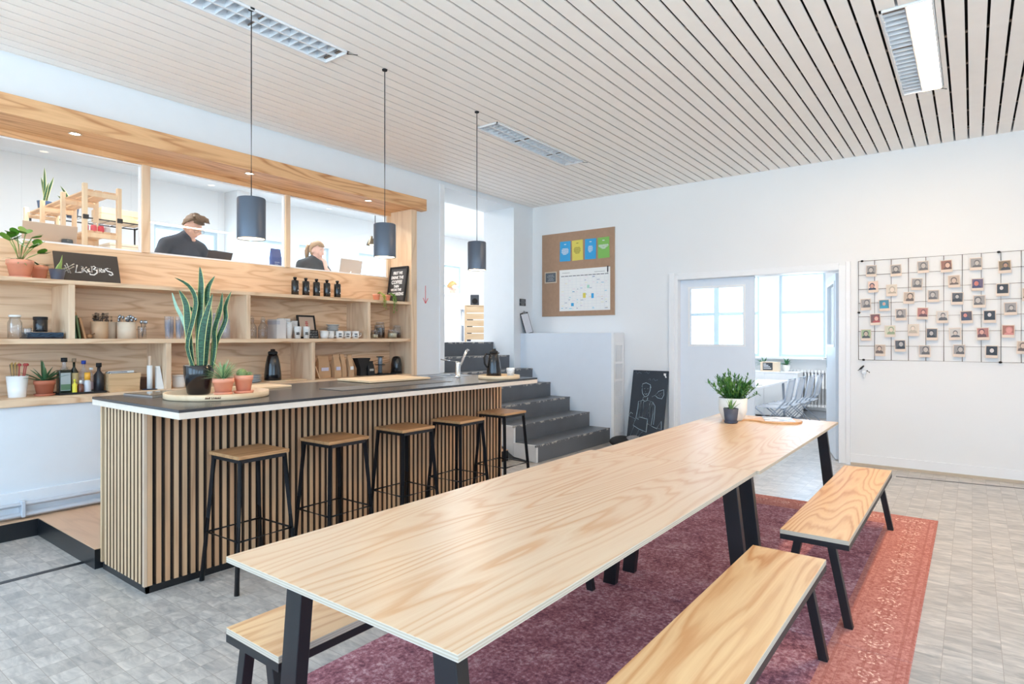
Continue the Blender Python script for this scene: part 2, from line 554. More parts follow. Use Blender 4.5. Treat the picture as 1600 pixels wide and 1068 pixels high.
class MB:
    def __init__(s):
        s.v, s.f, s.m, s.s = [], [], [], []

    def add(s, vs, fs, m=0, smooth=False):
        o = len(s.v)
        s.v += [tuple(v) for v in vs]
        for f in fs:
            s.f.append(tuple(i + o for i in f))
            s.m.append(m)
            s.s.append(smooth)
        return s

    def box(s, x0, x1, y0, y1, z0, z1, m=0):
        if x0 > x1: x0, x1 = x1, x0
        if y0 > y1: y0, y1 = y1, y0
        if z0 > z1: z0, z1 = z1, z0
        vs = [(x, y, z) for x in (x0, x1) for y in (y0, y1) for z in (z0, z1)]
        return s.add(vs, [(0, 1, 3, 2), (4, 6, 7, 5), (0, 4, 5, 1), (2, 3, 7, 6), (0, 2, 6, 4), (1, 5, 7, 3)], m)

    def batten(s, x0, x1, y0, y1, z0, z1, front, m=0, ms=0):
        """batten with a veneered front ('x' or 'y' low side) and a darker colour on its flanks"""
        vs = [(x, y, z) for x in (x0, x1) for y in (y0, y1) for z in (z0, z1)]
        f = {'x0': (0, 1, 3, 2), 'x1': (4, 6, 7, 5), 'y0': (0, 4, 5, 1), 'y1': (2, 3, 7, 6), 'z0': (0, 2, 6, 4), 'z1': (1, 5, 7, 3)}
        s.add(vs, [f[front + '0']], m)
        s.add(vs, [v for k, v in f.items() if k != front + '0'], ms)
        return s

    def slab(s, x0, x1, y0, y1, z0, z1, mtop=0, medge=1):
        """board: faces up and down one material, edges another"""
        vs = [(x, y, z) for x in (x0, x1) for y in (y0, y1) for z in (z0, z1)]
        s.add(vs, [(0, 2, 6, 4), (1, 5, 7, 3)], mtop)
        s.add(vs, [(0, 1, 3, 2), (4, 6, 7, 5), (0, 4, 5, 1), (2, 3, 7, 6)], medge)
        return s

    def tbox(s, c, size, mat, m=0):
        """box of a size about c turned by a 3x3/4x4 matrix"""
        hx, hy, hz = (q / 2 for q in size)
        vs = [Vector(c) + mat @ Vector((x, y, z)) for x in (-hx, hx) for y in (-hy, hy) for z in (-hz, hz)]
        return s.add(vs, [(0, 1, 3, 2), (4, 6, 7, 5), (0, 4, 5, 1), (2, 3, 7, 6), (0, 2, 6, 4), (1, 5, 7, 3)], m)

    def beam(s, p0, p1, w, d, m=0, side=None):
        """rectangular bar from p0 to p1; w along side vector, d along the other"""
        p0, p1 = Vector(p0), Vector(p1)
        dr = (p1 - p0).normalized()
        a = Vector(side) if side else basis(dr)[0]
        a = (a - dr * a.dot(dr)).normalized()
        b = dr.cross(a)
        vs = []
        for p in (p0, p1):
            for i, j in ((-1, -1), (1, -1), (1, 1), (-1, 1)):
                vs.append(p + a * i * w / 2 + b * j * d / 2)
        return s.add(vs, [(0, 3, 2, 1), (4, 5, 6, 7), (0, 1, 5, 4), (1, 2, 6, 5), (2, 3, 7, 6), (3, 0, 4, 7)], m)

    def hbar(s, p0, p1, w, d, m=0):
        """bar whose end cuts are horizontal (splayed leg)"""
        vs = []
        for p in (Vector(p0), Vector(p1)):
            for i, j in ((-1, -1), (1, -1), (1, 1), (-1, 1)):
                vs.append(p + Vector((i * w / 2, j * d / 2, 0)))
        return s.add(vs, [(0, 3, 2, 1), (4, 5, 6, 7), (0, 1, 5, 4), (1, 2, 6, 5), (2, 3, 7, 6), (3, 0, 4, 7)], m)

    def tube(s, pts, r, n=10, m=0, caps=True, flat=1.0, flata=1.0):
        pts = [Vector(p) for p in pts]
        k = len(pts)
        rs = r if isinstance(r, (list, tuple)) else [r] * k
        vs, fs = [], []
        pa = None
        for i, p in enumerate(pts):
            d = (pts[min(i + 1, k - 1)] - pts[max(i - 1, 0)])
            if d.length < 1e-9:
                d = Vector((0, 0, 1))
            d.normalize()
            if pa is None:
                a, b = basis(d)
            else:
                a = (pa - d * pa.dot(d))
                a = a.normalized() if a.length > 1e-6 else basis(d)[0]
                b = d.cross(a)
            pa = a
            for j in range(n):
                t = 2 * PI * j / n
                vs.append(p + a * math.cos(t) * rs[i] * flata + b * math.sin(t) * rs[i] * flat)
        for i in range(k - 1):
            for j in range(n):
                fs.append((i * n + j, i * n + (j + 1) % n, (i + 1) * n + (j + 1) % n, (i + 1) * n + j))
        s.add(vs, fs, m, True)
        if caps:
            s.add(vs[:n], [tuple(range(n - 1, -1, -1))], m)
            s.add(vs[-n:], [tuple(range(n))], m)
        return s

    def lathe(s, prof, c=(0, 0, 0), n=28, m=0, closed=False):
        """prof: list of (r, z) from bottom to top"""
        vs, fs = [], []
        for r, z in prof:
            for j in range(n):
                t = 2 * PI * j / n
                vs.append((c[0] + r * math.cos(t), c[1] + r * math.sin(t), c[2] + z))
        for i in range(len(prof) - 1):
            for j in range(n):
                fs.append((i * n + j, i * n + (j + 1) % n, (i + 1) * n + (j + 1) % n, (i + 1) * n + j))
        return s.add(vs, fs, m, True)

    def ball(s, c, r, n=14, k=8, m=0):
        rx, ry, rz = r if isinstance(r, (tuple, list)) else (r, r, r)
        vs, fs = [], []
        for i in range(k + 1):
            ph = PI * i / k
            for j in range(n):
                t = 2 * PI * j / n
                vs.append((c[0] + rx * math.sin(ph) * math.cos(t), c[1] + ry * math.sin(ph) * math.sin(t),
                           c[2] - rz * math.cos(ph)))
        for i in range(k):
            for j in range(n):
                fs.append((i * n + j, i * n + (j + 1) % n, (i + 1) * n + (j + 1) % n, (i + 1) * n + j))
        return s.add(vs, fs, m, True)

    def poly(s, pts, y, th, m=0):
        """extruded outline in the x-z plane, front at y, going back th"""
        n = len(pts)
        vs = [(p[0], y, p[1]) for p in pts] + [(p[0], y + th, p[1]) for p in pts]
        fs = [tuple(range(n)), tuple(range(2 * n - 1, n - 1, -1))]
        fs += [(i, i + n, (i + 1) % n + n, (i + 1) % n) for i in range(n)]
        return s.add(vs, fs, m)

    def leaf(s, pts, widths, side, m=0, m2=None, fold=0.25, margin=0.28):
        """leaf blade along a centre line with a fold; m2 = margin material"""
        pts = [Vector(p) for p in pts]
        vs, k = [], len(pts)
        cols = 5
        for i, p in enumerate(pts):
            d = (pts[min(i + 1, k - 1)] - pts[max(i - 1, 0)]).normalized()
            a = Vector(side)
            a = a - d * a.dot(d)
            a = a.normalized() if a.length > 1e-5 else basis(d)[0]
            nrm = d.cross(a)
            w = widths[i]
            for u in (-1, -(1 - margin), 0, 1 - margin, 1):
                vs.append(p + a * u * w + nrm * fold * abs(u) * w)
        for i in range(k - 1):
            for j in range(cols - 1):
                q = (i * cols + j, i * cols + j + 1, (i + 1) * cols + j + 1, (i + 1) * cols + j)
                s.add([vs[x] for x in q], [(0, 1, 2, 3)], (m2 if m2 is not None and j in (0, 3) else m), True)
        return s

    def build(s, name, mats, parent=None, loc=None, rot=None, bevel=0, segs=2, merge=False):
        me = bpy.data.meshes.new(name)
        me.from_pydata(s.v, [], s.f)
        mats = mats if isinstance(mats, (list, tuple)) else [mats]
        for m in mats:
            me.materials.append(m)
        me.polygons.foreach_set('material_index', s.m)
        me.polygons.foreach_set('use_smooth', s.s)
        me.update()
        bm = bmesh.new()
        bm.from_mesh(me)
        bmesh.ops.remove_doubles(bm, verts=bm.verts, dist=1e-5)
        bmesh.ops.recalc_face_normals(bm, faces=bm.faces)
        bm.to_mesh(me)
        bm.free()
        o = bpy.data.objects.new(name, me)
        COL.objects.link(o)
        if parent:
            o.parent = parent
        if loc:
            o.location = loc
        if rot:
            o.rotation_euler = rot
        if bevel:
            md = o.modifiers.new('bevel', 'BEVEL')
            md.width = bevel
            md.segments = segs
            md.limit_method = 'ANGLE'
            md.angle_limit = R(40)
            md.harden_normals = False
        return o


def tag(o, label, cat, group=None, kind=None):
    o['label'] = label
    o['category'] = cat
    if group:
        o['group'] = group
    if kind:
        o['kind'] = kind
    return o


def thing(name, label, cat, loc=(0, 0, 0), rz=0, group=None, rot=None):
    o = bpy.data.objects.new(name, None)
    o.empty_display_size = 0.05
    COL.objects.link(o)
    o.location = loc
    o.rotation_euler = rot if rot else (0, 0, rz)
    return tag(o, label, cat, group)


def struct(name, mb, mats, label=None, parent=None, **kw):
    o = mb.build(name, mats, parent, **kw)
    if not parent:
        o['kind'] = 'structure'
        if label:
            o['label'] = label
            o['category'] = name.split('_')[0]
    return o


def dup(root, loc, rz=None, label=None, group=None, scale=None):
    r = root.copy()
    COL.objects.link(r)
    r.location = loc
    if rz is not None:
        r.rotation_euler = (0, 0, rz)
    if scale:
        r.scale = scale
    if label:
        r['label'] = label
    if group:
        r['group'] = group
    for ch in list(root.children):
        c = ch.copy()
        COL.objects.link(c)
        c.parent = r
        for g in list(ch.children):
            d = g.copy()
            COL.objects.link(d)
            d.parent = c
    return r


def text(parent, string, size, mat, loc, rot=(R(90), 0, 0), name='lettering', align='CENTER', sx=1.0, depth=0.0006, bold=0.0,
         spacing=1.0):
    cu = bpy.data.curves.new(name, 'FONT')
    cu.body = string
    cu.size = size
    cu.align_x = align
    cu.align_y = 'CENTER'
    cu.extrude = depth
    cu.offset = bold
    cu.space_line = spacing
    cu.resolution_u = 2
    ob = bpy.data.objects.new(name, cu)
    COL.objects.link(ob)
    dg = bpy.context.evaluated_depsgraph_get()
    me = bpy.data.meshes.new_from_object(ob.evaluated_get(dg))
    bpy.data.objects.remove(ob)
    o = bpy.data.objects.new(name, me)
    me.materials.clear()
    me.materials.append(mat)
    COL.objects.link(o)
    o.parent = parent
    o.location = loc
    o.rotation_euler = rot
    o.scale = (sx, 1, 1)
    return o


def evalmesh(o):
    """apply modifiers of o"""
    dg = bpy.context.evaluated_depsgraph_get()
    me = bpy.data.meshes.new_from_object(o.evaluated_get(dg))
    o.modifiers.clear()
    old = o.data
    o.data = me
    return o

# ================================================================== THE SETTING
CX0, CX1, CY0, CY1, CZ = -2.5, 8.19, -3.2, 5.78, 3.65
FLOORM = floor_mat()
PLATM = wood('wood_look_vinyl', (214, 178, 146), (186, 148, 118), 'y', rings=10, stretch=1.0, wide=5, fine=0.2, rough=0.4,
             strength=0.5, rand=False)

m = MB()
m.box(CX0 - .2, 8.39, CY0 - .2, 6.4, -0.15, 0, 0)
struct('floor', m, [FLOORM])
m = MB()
m.box(8.39, 12.8, -0.6, 5.8, -0.15, 0, 0)
struct('floor', m, [FLOORM])
# raised platform behind the counter, black faced
m = MB()
m.box(1.5, 5.9, 4.535, 5.78, 0.0, 0.128, 1)
m.box(CX0, 1.5, 5.67, 5.78, 0.0, 0.128, 1)
m.box(1.5, 5.9, 4.535, 5.78, 0.128, 0.135, 0)
m.box(CX0, 1.5, 5.665, 5.78, 0.128, 0.135, 0)
struct('floor', m, [PLATM, PLINTH])
# upper room floor
m = MB()
m.box(0, 13, 6.4, 10.2, 1.25, 1.435, 0)
m.box(6.07, 7.67, 6.21, 6.4, 1.25, 1.435, 0)
struct('floor', m, [pbr('upper_floor_grey', (176, 178, 180), 0.5)])
# black strips let into the floor
m = MB()
m.box(CX0, 1.5, 4.715, 4.765, 0.0, 0.0015)
struct('trim_1', m, [PLINTH])
m = MB()
m.beam((7.76, 0.66, 0.001), (8.03, -1.33, 0.001), 0.030, 0.002, side=(1, 0, 0))
struct('trim_2', m, [PLINTH])


def wall_holes(mb, axis, u0, u1, z0, z1, w0, w1, holes):
    """wall slab; axis 'x': runs along x, thickness in y (w0,w1). holes (a,b,zb,zt)"""
    holes = sorted(holes)
    cur = u0

    def bx(a, b, c, d):
        if b - a < 1e-4 or d - c < 1e-4:
            return
        if axis == 'x':
            mb.box(a, b, w0, w1, c, d)
        else:
            mb.box(w0, w1, a, b, c, d)
    for a, b, zb, zt in holes:
        bx(cur, a, z0, z1)
        bx(a, b, z0, zb)
        bx(a, b, zt, z1)
        cur = b
    bx(cur, u1, z0, z1)


m = MB()
wall_holes(m, 'x', CX0, 0.2, 0, 3.95, 5.78, 6.4, [])
wall_holes(m, 'x', 0.2, 8.19, 0, 3.95, 5.78, 6.4, [(0.2, 5.53, 0.975, 3.30), (6.07, 7.67, 0, 3.57)])
struct('wall_left', m, [WALL_COOL])
m = MB()
wall_holes(m, 'y', CY0, 6.4, 0, 3.95, 8.19, 8.39, [(1.25, 3.31, 0, 2.34)])
struct('wall_end', m, [WALL])
m = MB()
wall_holes(m, 'x', CX0 - .2, 8.39, 0, 3.95, CY0 - .2, CY0, [(a, b, 0.95, 3.25) for a, b in RIGHT_WIN])
struct('wall_right', m, [WALL])
m = MB()
wall_holes(m, 'y', CY0, 6.4, 0, 3.95, CX0 - .2, CX0, [(a, b, 0.95, 3.25) for a, b in BACK_WIN])
struct('wall_back', m, [WALL])

# upper room shell
m = MB()
wall_holes(m, 'x', 0, 13, 1.25, 3.95, 10.0, 10.2, [(a, b, 2.15, 3.25) for a, b in UP_WIN])
struct('wall_upper_back', m, [WALL])
m = MB()
m.box(-0.2, 0, 6.4, 10.2, 1.25, 3.95)
struct('wall_upper_left', m, [WALL])
m = MB()
m.box(13, 13.2, 6.4, 10.2, 1.25, 3.95)
m.box(8.39, 13, 6.2, 6.4, 1.25, 3.95)
struct('wall_upper_right', m, [WALL])
m = MB()
m.box(-0.2, 13.2, 6.3, 10.2, 3.93, 4.0)
struct('ceiling', m, [WALL])
m = MB()
m.box(5.2, 5.42, 9.6, 10.0, 1.435, 3.93)
struct('trim_3', m, [WALL])

m = MB()
m.box(8.2, 9.35, 8.25, 8.33, 1.435, 2.36)
m.box(8.18, 9.37, 8.23, 8.35, 2.36, 2.39)
struct('trim_8', m, [WALL])

# far room shell
m = MB()
wall_holes(m, 'y', -0.8, 5.8, -0.1, 3.2, 12.6, 12.8, [(a, b, 1.14, 2.76) for a, b in FAR_WIN])
struct('wall_far', m, [WALL])
m = MB()
m.box(8.39, 12.8, 5.6, 5.8, -0.1, 3.2)
struct('wall_far_left', m, [WALL])
m = MB()
m.box(8.39, 12.8, -0.8, -0.6, -0.1, 3.2)
struct('wall_far_right', m, [WALL])
m = MB()
m.box(8.39, 12.8, -0.8, 5.8, 3.1, 3.2)
struct('ceiling', m, [WALL])

# ---- slatted ceiling with three luminaire cut-outs
FIX = [(1.22, 2.89, 3.735, 4.01), (4.72, 6.40, 3.765, 4.03), (4.65, 6.36, 0.195, 0.49)]
m = MB()
pitch = 0.1195
y = 0.7487 - pitch * 34
while y < CY1:
    a, b = y + 0.0085, y + pitch - 0.0085
    b = min(b, CY1)
    a = max(a, CY0)
    if b > a:
        xs = [(CX0, CX1)]
        for fx0, fx1, fy0, fy1 in FIX:
            if b > fy0 - 0.004 and a < fy1 + 0.004:
                nx = []
                for p, q in xs:
                    if p < fx0 < q:
                        nx += [(p, fx0 - 0.01), (fx1 + 0.01, q)]
                    else:
                        nx.append((p, q))
                xs = nx
        for p, q in xs:
            m.box(p, q, a, b, CZ, CZ + 0.012, 0)
        for fx0, fx1, fy0, fy1 in FIX:
            if b > fy0 - 0.004 and a < fy1 + 0.004:
                if a < fy0 - 0.008:
                    m.box(fx0 - 0.01, fx1 + 0.01, a, fy0 - 0.004, CZ, CZ + 0.012, 0)
                if b > fy1 + 0.008:
                    m.box(fx0 - 0.01, fx1 + 0.01, fy1 + 0.004, b, CZ, CZ + 0.012, 0)
    y += pitch
# carriers above the slats, and the dark void
x = CX0 + 0.4
while x < CX1:
    m.box(x, x + 0.03, CY0, CY1, CZ + 0.013, CZ + 0.022, 2)
    x += 0.62
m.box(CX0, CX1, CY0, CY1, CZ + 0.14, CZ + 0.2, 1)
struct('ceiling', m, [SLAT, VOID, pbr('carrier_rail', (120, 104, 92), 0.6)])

# baseboards
m = MB()
m.box(8.17, 8.19, CY0, 1.16, 0.03, 0.13)
m.box(8.17, 8.19, 3.40, 4.10, 0.03, 0.13)
m.box(8.165, 8.19, CY0, 1.16, 0.0, 0.03, 1)
struct('baseboard_end', m, [TRIM, pbr('tan_cove', (196, 182, 162), 0.5)])
m = MB()
m.box(CX0, 5.5, 5.755, 5.78, 0.25, 0.335)
m.box(CX0, 5.5, 5.765, 5.78, 0.135, 0.25)
struct('baseboard_left', m, [TRIM], bevel=0.004)

# heating pipes along the left wall
t = thing('heating_pipes', 'pair of white heating pipes running low along the left wall', 'pipe', (0, 5.72, 0.2))
m = MB()
m.tube([(CX0, 0, 0.045), (1.6, 0, 0.045), (5.4, 0, 0.045)], 0.017)
m.build('pipe', PIPEW, t)
m = MB()
m.tube([(CX0, 0.005, -0.035), (1.6, 0.005, -0.035), (5.4, 0.005, -0.035)], 0.022)
m.build('pipe', PIPEW, t)
for px_ in (1.42, 3.4):
    m = MB()
    m.box(px_ - .012, px_ + .012, -0.028, 0.05, -0.05, 0.07)
    m.build('pipe_bracket', PIPEW, t, bevel=0.003)

# ---- doorway in the end wall: frame, fixed leaf with a window, open leaf
m = MB()
m.box(8.165, 8.41, 3.283, 3.40, 0, 2.37)
m.box(8.165, 8.41, 1.16, 1.276, 0, 2.37)
m.box(8.165, 8.41, 1.276, 3.283, 2.315, 2.40)
m.box(8.15, 8.17, 3.33, 3.41, 0, 2.41)
m.box(8.15, 8.17, 1.15, 1.20, 0, 2.41)
struct('trim_4', m, [TRIM], bevel=0.005)


def door_leaf(name, w, h, wx0, wx1, wz0, wz1, mats, label=None):
    """leaf in local x (0..w), thickness in y, with a glazed light"""
    m = MB()
    th = 0.04
    wall_holes(m, 'x', 0, w, 0.01, h, 0, th, [(wx0, wx1, wz0, wz1)])
    o = m.build(name, mats[0])
    g = MB()
    g.box(wx0, wx1, th * .45, th * .55, wz0, wz1)
    g.build('door_window', PANE, o)
    f = MB()
    for yy in (-0.008, th):
        f.box(wx0 - .03, wx1 + .03, yy, yy + .008, wz0 - .03, wz0)
        f.box(wx0 - .03, wx1 + .03, yy, yy + .008, wz1, wz1 + .03)
        f.box(wx0 - .03, wx0, yy, yy + .008, wz0, wz1)
        f.box(wx1, wx1 + .03, yy, yy + .008, wz0, wz1)
    f.build('glazing_bead', TRIM, o)
    o['kind'] = 'structure'
    return o


d1 = door_leaf('door_1', 1.005, 2.313, 0.14, 0.86, 1.416, 2.184, [LEAF_PAINT])
d1.location = (8.27, 3.283, 0)
d1.rotation_euler = (0, 0, R(-90))
d2 = door_leaf('door_2', 1.0, 2.30, 0.14, 0.86, 1.416, 2.184, [LEAF_PAINT])
d2.location = (8.36, 1.30, 0)
d2.rotation_euler = (0, 0, R(15.5))
m = MB()
m.tube([(0.93, -0.02, 1.22), (0.93, -0.06, 1.22), (0.93, -0.065, 1.22), (0.81, -0.065, 1.22)], 0.009)
m.tube([(0.93, 0.05, 1.22), (0.93, 0.10, 1.22), (0.81, 0.105, 1.22)], 0.009)
m.box(0.91, 0.95, -0.008, 0, 1.1, 1.28)
m.box(0.91, 0.95, 0.04, 0.048, 1.1, 1.28)
m.build('door_handle', CHROME, d2)


# ---- windows
def window(name, axis, a, b, z0, z1, w, bars=(), cross=None, fw=0.06, mat=None):
    """frame + muntins + pane; axis x: lies in x, at y = w. returns structure object"""
    mat = mat or TRIM
    m = MB()
    g = MB()

    def bx(mb, p, q, c, d, t=0.03):
        if axis == 'x':
            mb.box(p, q, w - t, w + t, c, d)
        else:
            mb.box(w - t, w + t, p, q, c, d)
    bx(m, a, b, z0, z0 + fw)
    bx(m, a, b, z1 - fw, z1)
    bx(m, a, a + fw, z0 + fw, z1 - fw)
    bx(m, b - fw, b, z0 + fw, z1 - fw)
    for q in bars:
        bx(m, q - .03, q + .03, z0 + fw, z1 - fw, 0.025)
    if cross:
        bx(m, a + fw, b - fw, cross - .03, cross + .03, 0.022)
    o = m.build(name, mat)
    bx(g, a + fw, b - fw, z0 + fw, z1 - fw, 0.004)
    g.build('pane', PANE, o)
    o['kind'] = 'structure'
    return o


WFR = pbr('window_frame_grey_blue', (196, 214, 224), 0.5, var=0.01)
k = 1
for a, b in FAR_WIN:
    window('window_%d' % k, 'y', a, b, 1.14, 2.76, 12.68, cross=2.0, fw=0.05, mat=WFR)
    k += 1
for a, b in UP_WIN:
    window('window_%d' % k, 'x', a, b, 2.15, 3.25, 10.1, cross=2.75, fw=0.05, mat=WFR)
    k += 1
# white sills of the far room
m = MB()
m.box(12.45, 12.6, 1.6, 5.5, 1.10, 1.14)
struct('trim_5', m, [TRIM])

# glazed partition above the shelving: three bays of glass between plywood mullions
bays = [(0.35, 2.416), (2.483, 3.895), (3.951, 5.384)]
for (a, b) in bays:
    m = MB()
    for q in ((a, b, 2.298, 2.312), (a, b, 3.098, 3.112)):
        m.box(q[0], q[1], 6.165, 6.205, q[2], q[3])
    m.box(a, a + .012, 6.165, 6.205, 2.312, 3.098)
    m.box(b - .012, b, 6.165, 6.205, 2.312, 3.098)
    o = m.build('window_%d' % k, TRIM)
    o['kind'] = 'structure'
    g = MB()
    g.box(a + .012, b - .012, 6.181, 6.189, 2.312, 3.098)
    g.build('pane', PANE, o)
    k += 1

# ================================================================== SHELVING UNIT set into the left wall
U = thing('shelving_unit', 'built-in plywood open shelving wall unit with beam canopy on the left wall', 'shelving unit', (0, 0, 0))


def uslab(name, args, mats=None, parent=U):
    m = MB()
    for a in args:
        m.box(*a[:6], m=(a[6] if len(a) > 6 else 0))
    return m.build(name, mats or [PLYX, EDGE], parent, bevel=0.0015, segs=1)


YF, YB = 5.76, 6.165
uslab('shelf', [(0.2, 5.44, YF, YB, 1.930, 1.965)])
uslab('shelf', [(0.2, 5.44, YF, YB, 1.455, 1.495)])
uslab('shelf', [(0.2, 5.44, YF - .01, YB, 0.978, 1.042)])
for x_ in (1.747, 3.24, 4.763):
    uslab('divider', [(x_ - .022, x_ + .022, YF + .002, YB, 1.495, 1.930)], [PLYZ])
for x_ in (2.485, 3.99):
    uslab('divider', [(x_ - .022, x_ + .022, YF + .002, YB, 1.042, 1.455)], [PLYZ])
uslab('side_panel', [(5.44, 5.535, YF - .01, 6.21, 0.978, 3.16)], [PLYZ])
uslab('back_panel', [(0.2, 5.44, YB, 6.21, 0.978, 2.298)])
for a, b in ((2.416, 2.483), (3.895, 3.951), (5.384, 5.44)):
    uslab('mullion', [(a, b, 6.14, 6.21, 2.298, 3.112)], [PLYZ])
uslab('window_head', [(0.2, 5.44, 6.14, 6.21, 3.112, 3.17)], [PLYBEAM])
uslab('canopy_beam', [(0.2, 5.645, 5.68, 6.21, 3.16, 3.31)], [PLYBEAM])
for i_, (x_) in enumerate((1.78, 3.27, 4.78)):
    m = MB()
    m.lathe([(0.034, 0.004), (0.040, -0.004), (0.046, -0.004), (0.046, 0.0), (0.034, 0.004)], (x_, 5.80, 3.156), 20, 0)
    m.lathe([(0.001, 0.0015), (0.034, 0.0015)], (x_, 5.80, 3.156), 20, 1)
    m.build('downlight', [CHROME, glow('spot_lamp_glow', (1, .82, .55), 14)], U)
    add_light('downlight_beam', 'SPOT', (x_, 5.80, 3.145), (0, 0, 0), 26, (1, .72, .42), spot=R(150), blend=0.8, radius=0.03)

# ================================================================== STAIRS
ST = thing('staircase', 'worn grey painted concrete stairs with white side climbing through the left wall', 'stairs', (6.9, 5.0, 0))
ys = [4.17, 4.51, 4.85, 5.20, 5.54, 5.87, 6.21]


def nose_mat():
    m, nt, ns, b = new_mat('worn_step_nosing')
    b.inputs['Roughness'].default_value = 0.55
    tc = N(nt, 'ShaderNodeTexCoord')
    n = N(nt, 'ShaderNodeTexNoise')
    n.inputs['Scale'].default_value = 11
    n.inputs['Detail'].default_value = 6
    n.inputs['Roughness'].default_value = 0.7
    nt.links.new(tc.outputs['Object'], n.inputs['Vector'])
    cr = N(nt, 'ShaderNodeValToRGB')
    cr.color_ramp.elements[0].position = 0.515
    cr.color_ramp.elements[0].color = lin((92, 96, 102))
    cr.color_ramp.elements[1].position = 0.545
    cr.color_ramp.elements[1].color = lin((178, 174, 168))
    nt.links.new(n.outputs['Fac'], cr.inputs[0])
    nt.links.new(cr.outputs[0], b.inputs['Base Color'])
    return m


NOSE = nose_mat()
steps, cheek = MB(), MB()
for i in range(6):
    y0, y1, zt = ys[i], ys[i + 1], 0.205 * (i + 1)
    a, b = (6.02, 7.84) if y0 < 5.6 else (6.03, 7.84)
    zb0, zb1 = max(0, (y0 - 4.45) * 0.62), max(0, (y1 - 4.45) * 0.62)

    def prism(mb, xa, xb, ya, yb, mi):
        zb0, zb1 = max(0, (ya - 4.45) * 0.62), max(0, (yb - 4.45) * 0.62)
        vs = [(x, yy, z) for x in (xa, xb) for (yy, z) in ((ya, zb0), (yb, zb1), (yb, zt), (ya, zt))]
        mb.add(vs, [(0, 1, 2, 3), (7, 6, 5, 4), (0, 4, 5, 1), (1, 5, 6, 2), (2, 6, 7, 3), (3, 7, 4, 0)], mi)
    if y1 <= 5.78:
        prism(steps, a, b, y0, y1, 0)
        prism(cheek, 5.98, 6.02, y0 + .002, y1, 0)
    else:
        if y0 < 5.78:
            prism(steps, a, b, y0, 5.78, 0)
            prism(cheek, 5.98, 6.02, y0 + .002, 5.78, 0)
            prism(steps, 6.07, 7.67, 5.78, y1, 0)
        else:
            prism(steps, 6.07, 7.67, y0, y1, 0)
    a2, b2 = (a - .042, b) if y0 < 5.78 else (6.07, 7.67)
    steps.box(a2, b2, y0 - .004, y0 + .018, zt - .02, zt + .002, 1)
steps.box(6.07, 7.67, 6.200, 6.209, 1.22, 1.425, 0)
steps.box(6.07, 7.67, 6.196, 6.215, 1.415, 1.438, 1)
o = steps.build('steps', [GREYPAINT, NOSE], ST)
o.location = (-6.9, -5.0, 0)
o = cheek.build('stair_side', WORNEDGE if False else pbr('scuffed_white_paint', (214, 216, 218), 0.6, var=0.04, scale=12), ST)
o.location = (-6.9, -5.0, 0)
m = MB()
m.box(6.07, 7.67, 6.23, 6.4, 0, 1.25)
struct('trim_6', m, [GREYPAINT])

# boxed radiator beside the stairs with a slotted vent panel
RB = thing('radiator_cover', 'tall white boxed-in cover with slotted vent end beside the stairs', 'cover', (8.0, 4.95, 0))
m = MB()
m.box(-0.158, 0.168, -0.80, 0.828, 0, 1.56)
m.box(-0.158, 0.168, -0.80, 0.828, 1.56, 1.578)
m.build('body', LEAF_PAINT, RB, bevel=0.004)
m = MB()
x0, x1, n_ = -0.158, 0.168, 7
m.box(x0, x0 + .05, -0.84, -0.80, 0, 1.578)
m.box(x1 - .05, x1, -0.84, -0.80, 0, 1.578)
m.box(x0 + .05, x1 - .05, -0.84, -0.80, 1.40, 1.578)
m.box(x0 + .05, x1 - .05, -0.84, -0.80, 0, 0.12)
sp = (x1 - x0 - .10) / n_
for i in range(n_ + 1):
    xc = x0 + .05 + i * sp
    m.box(xc - .007, xc + .007, -0.838, -0.80, 0.12, 1.40)
for i in range(1, 5):
    zc = 0.12 + i * 1.28 / 5
    m.box(x0 + .05, x1 - .05, -0.839, -0.80, zc - .015, zc + .015)
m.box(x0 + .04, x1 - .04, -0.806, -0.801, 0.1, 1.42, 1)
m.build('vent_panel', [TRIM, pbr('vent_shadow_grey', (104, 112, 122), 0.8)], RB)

# ================================================================== CEILING LUMINAIRES
TUBE_ON = glow('lit_fluorescent_tube', (1.0, 0.86, 0.66), 95)
REFL = pbr('luminaire_reflector', (214, 220, 226), 0.25, 0.6, var=0.01)
LOUV = pbr('louvre_white', (226, 232, 238), 0.35, 0.2, var=0.01)


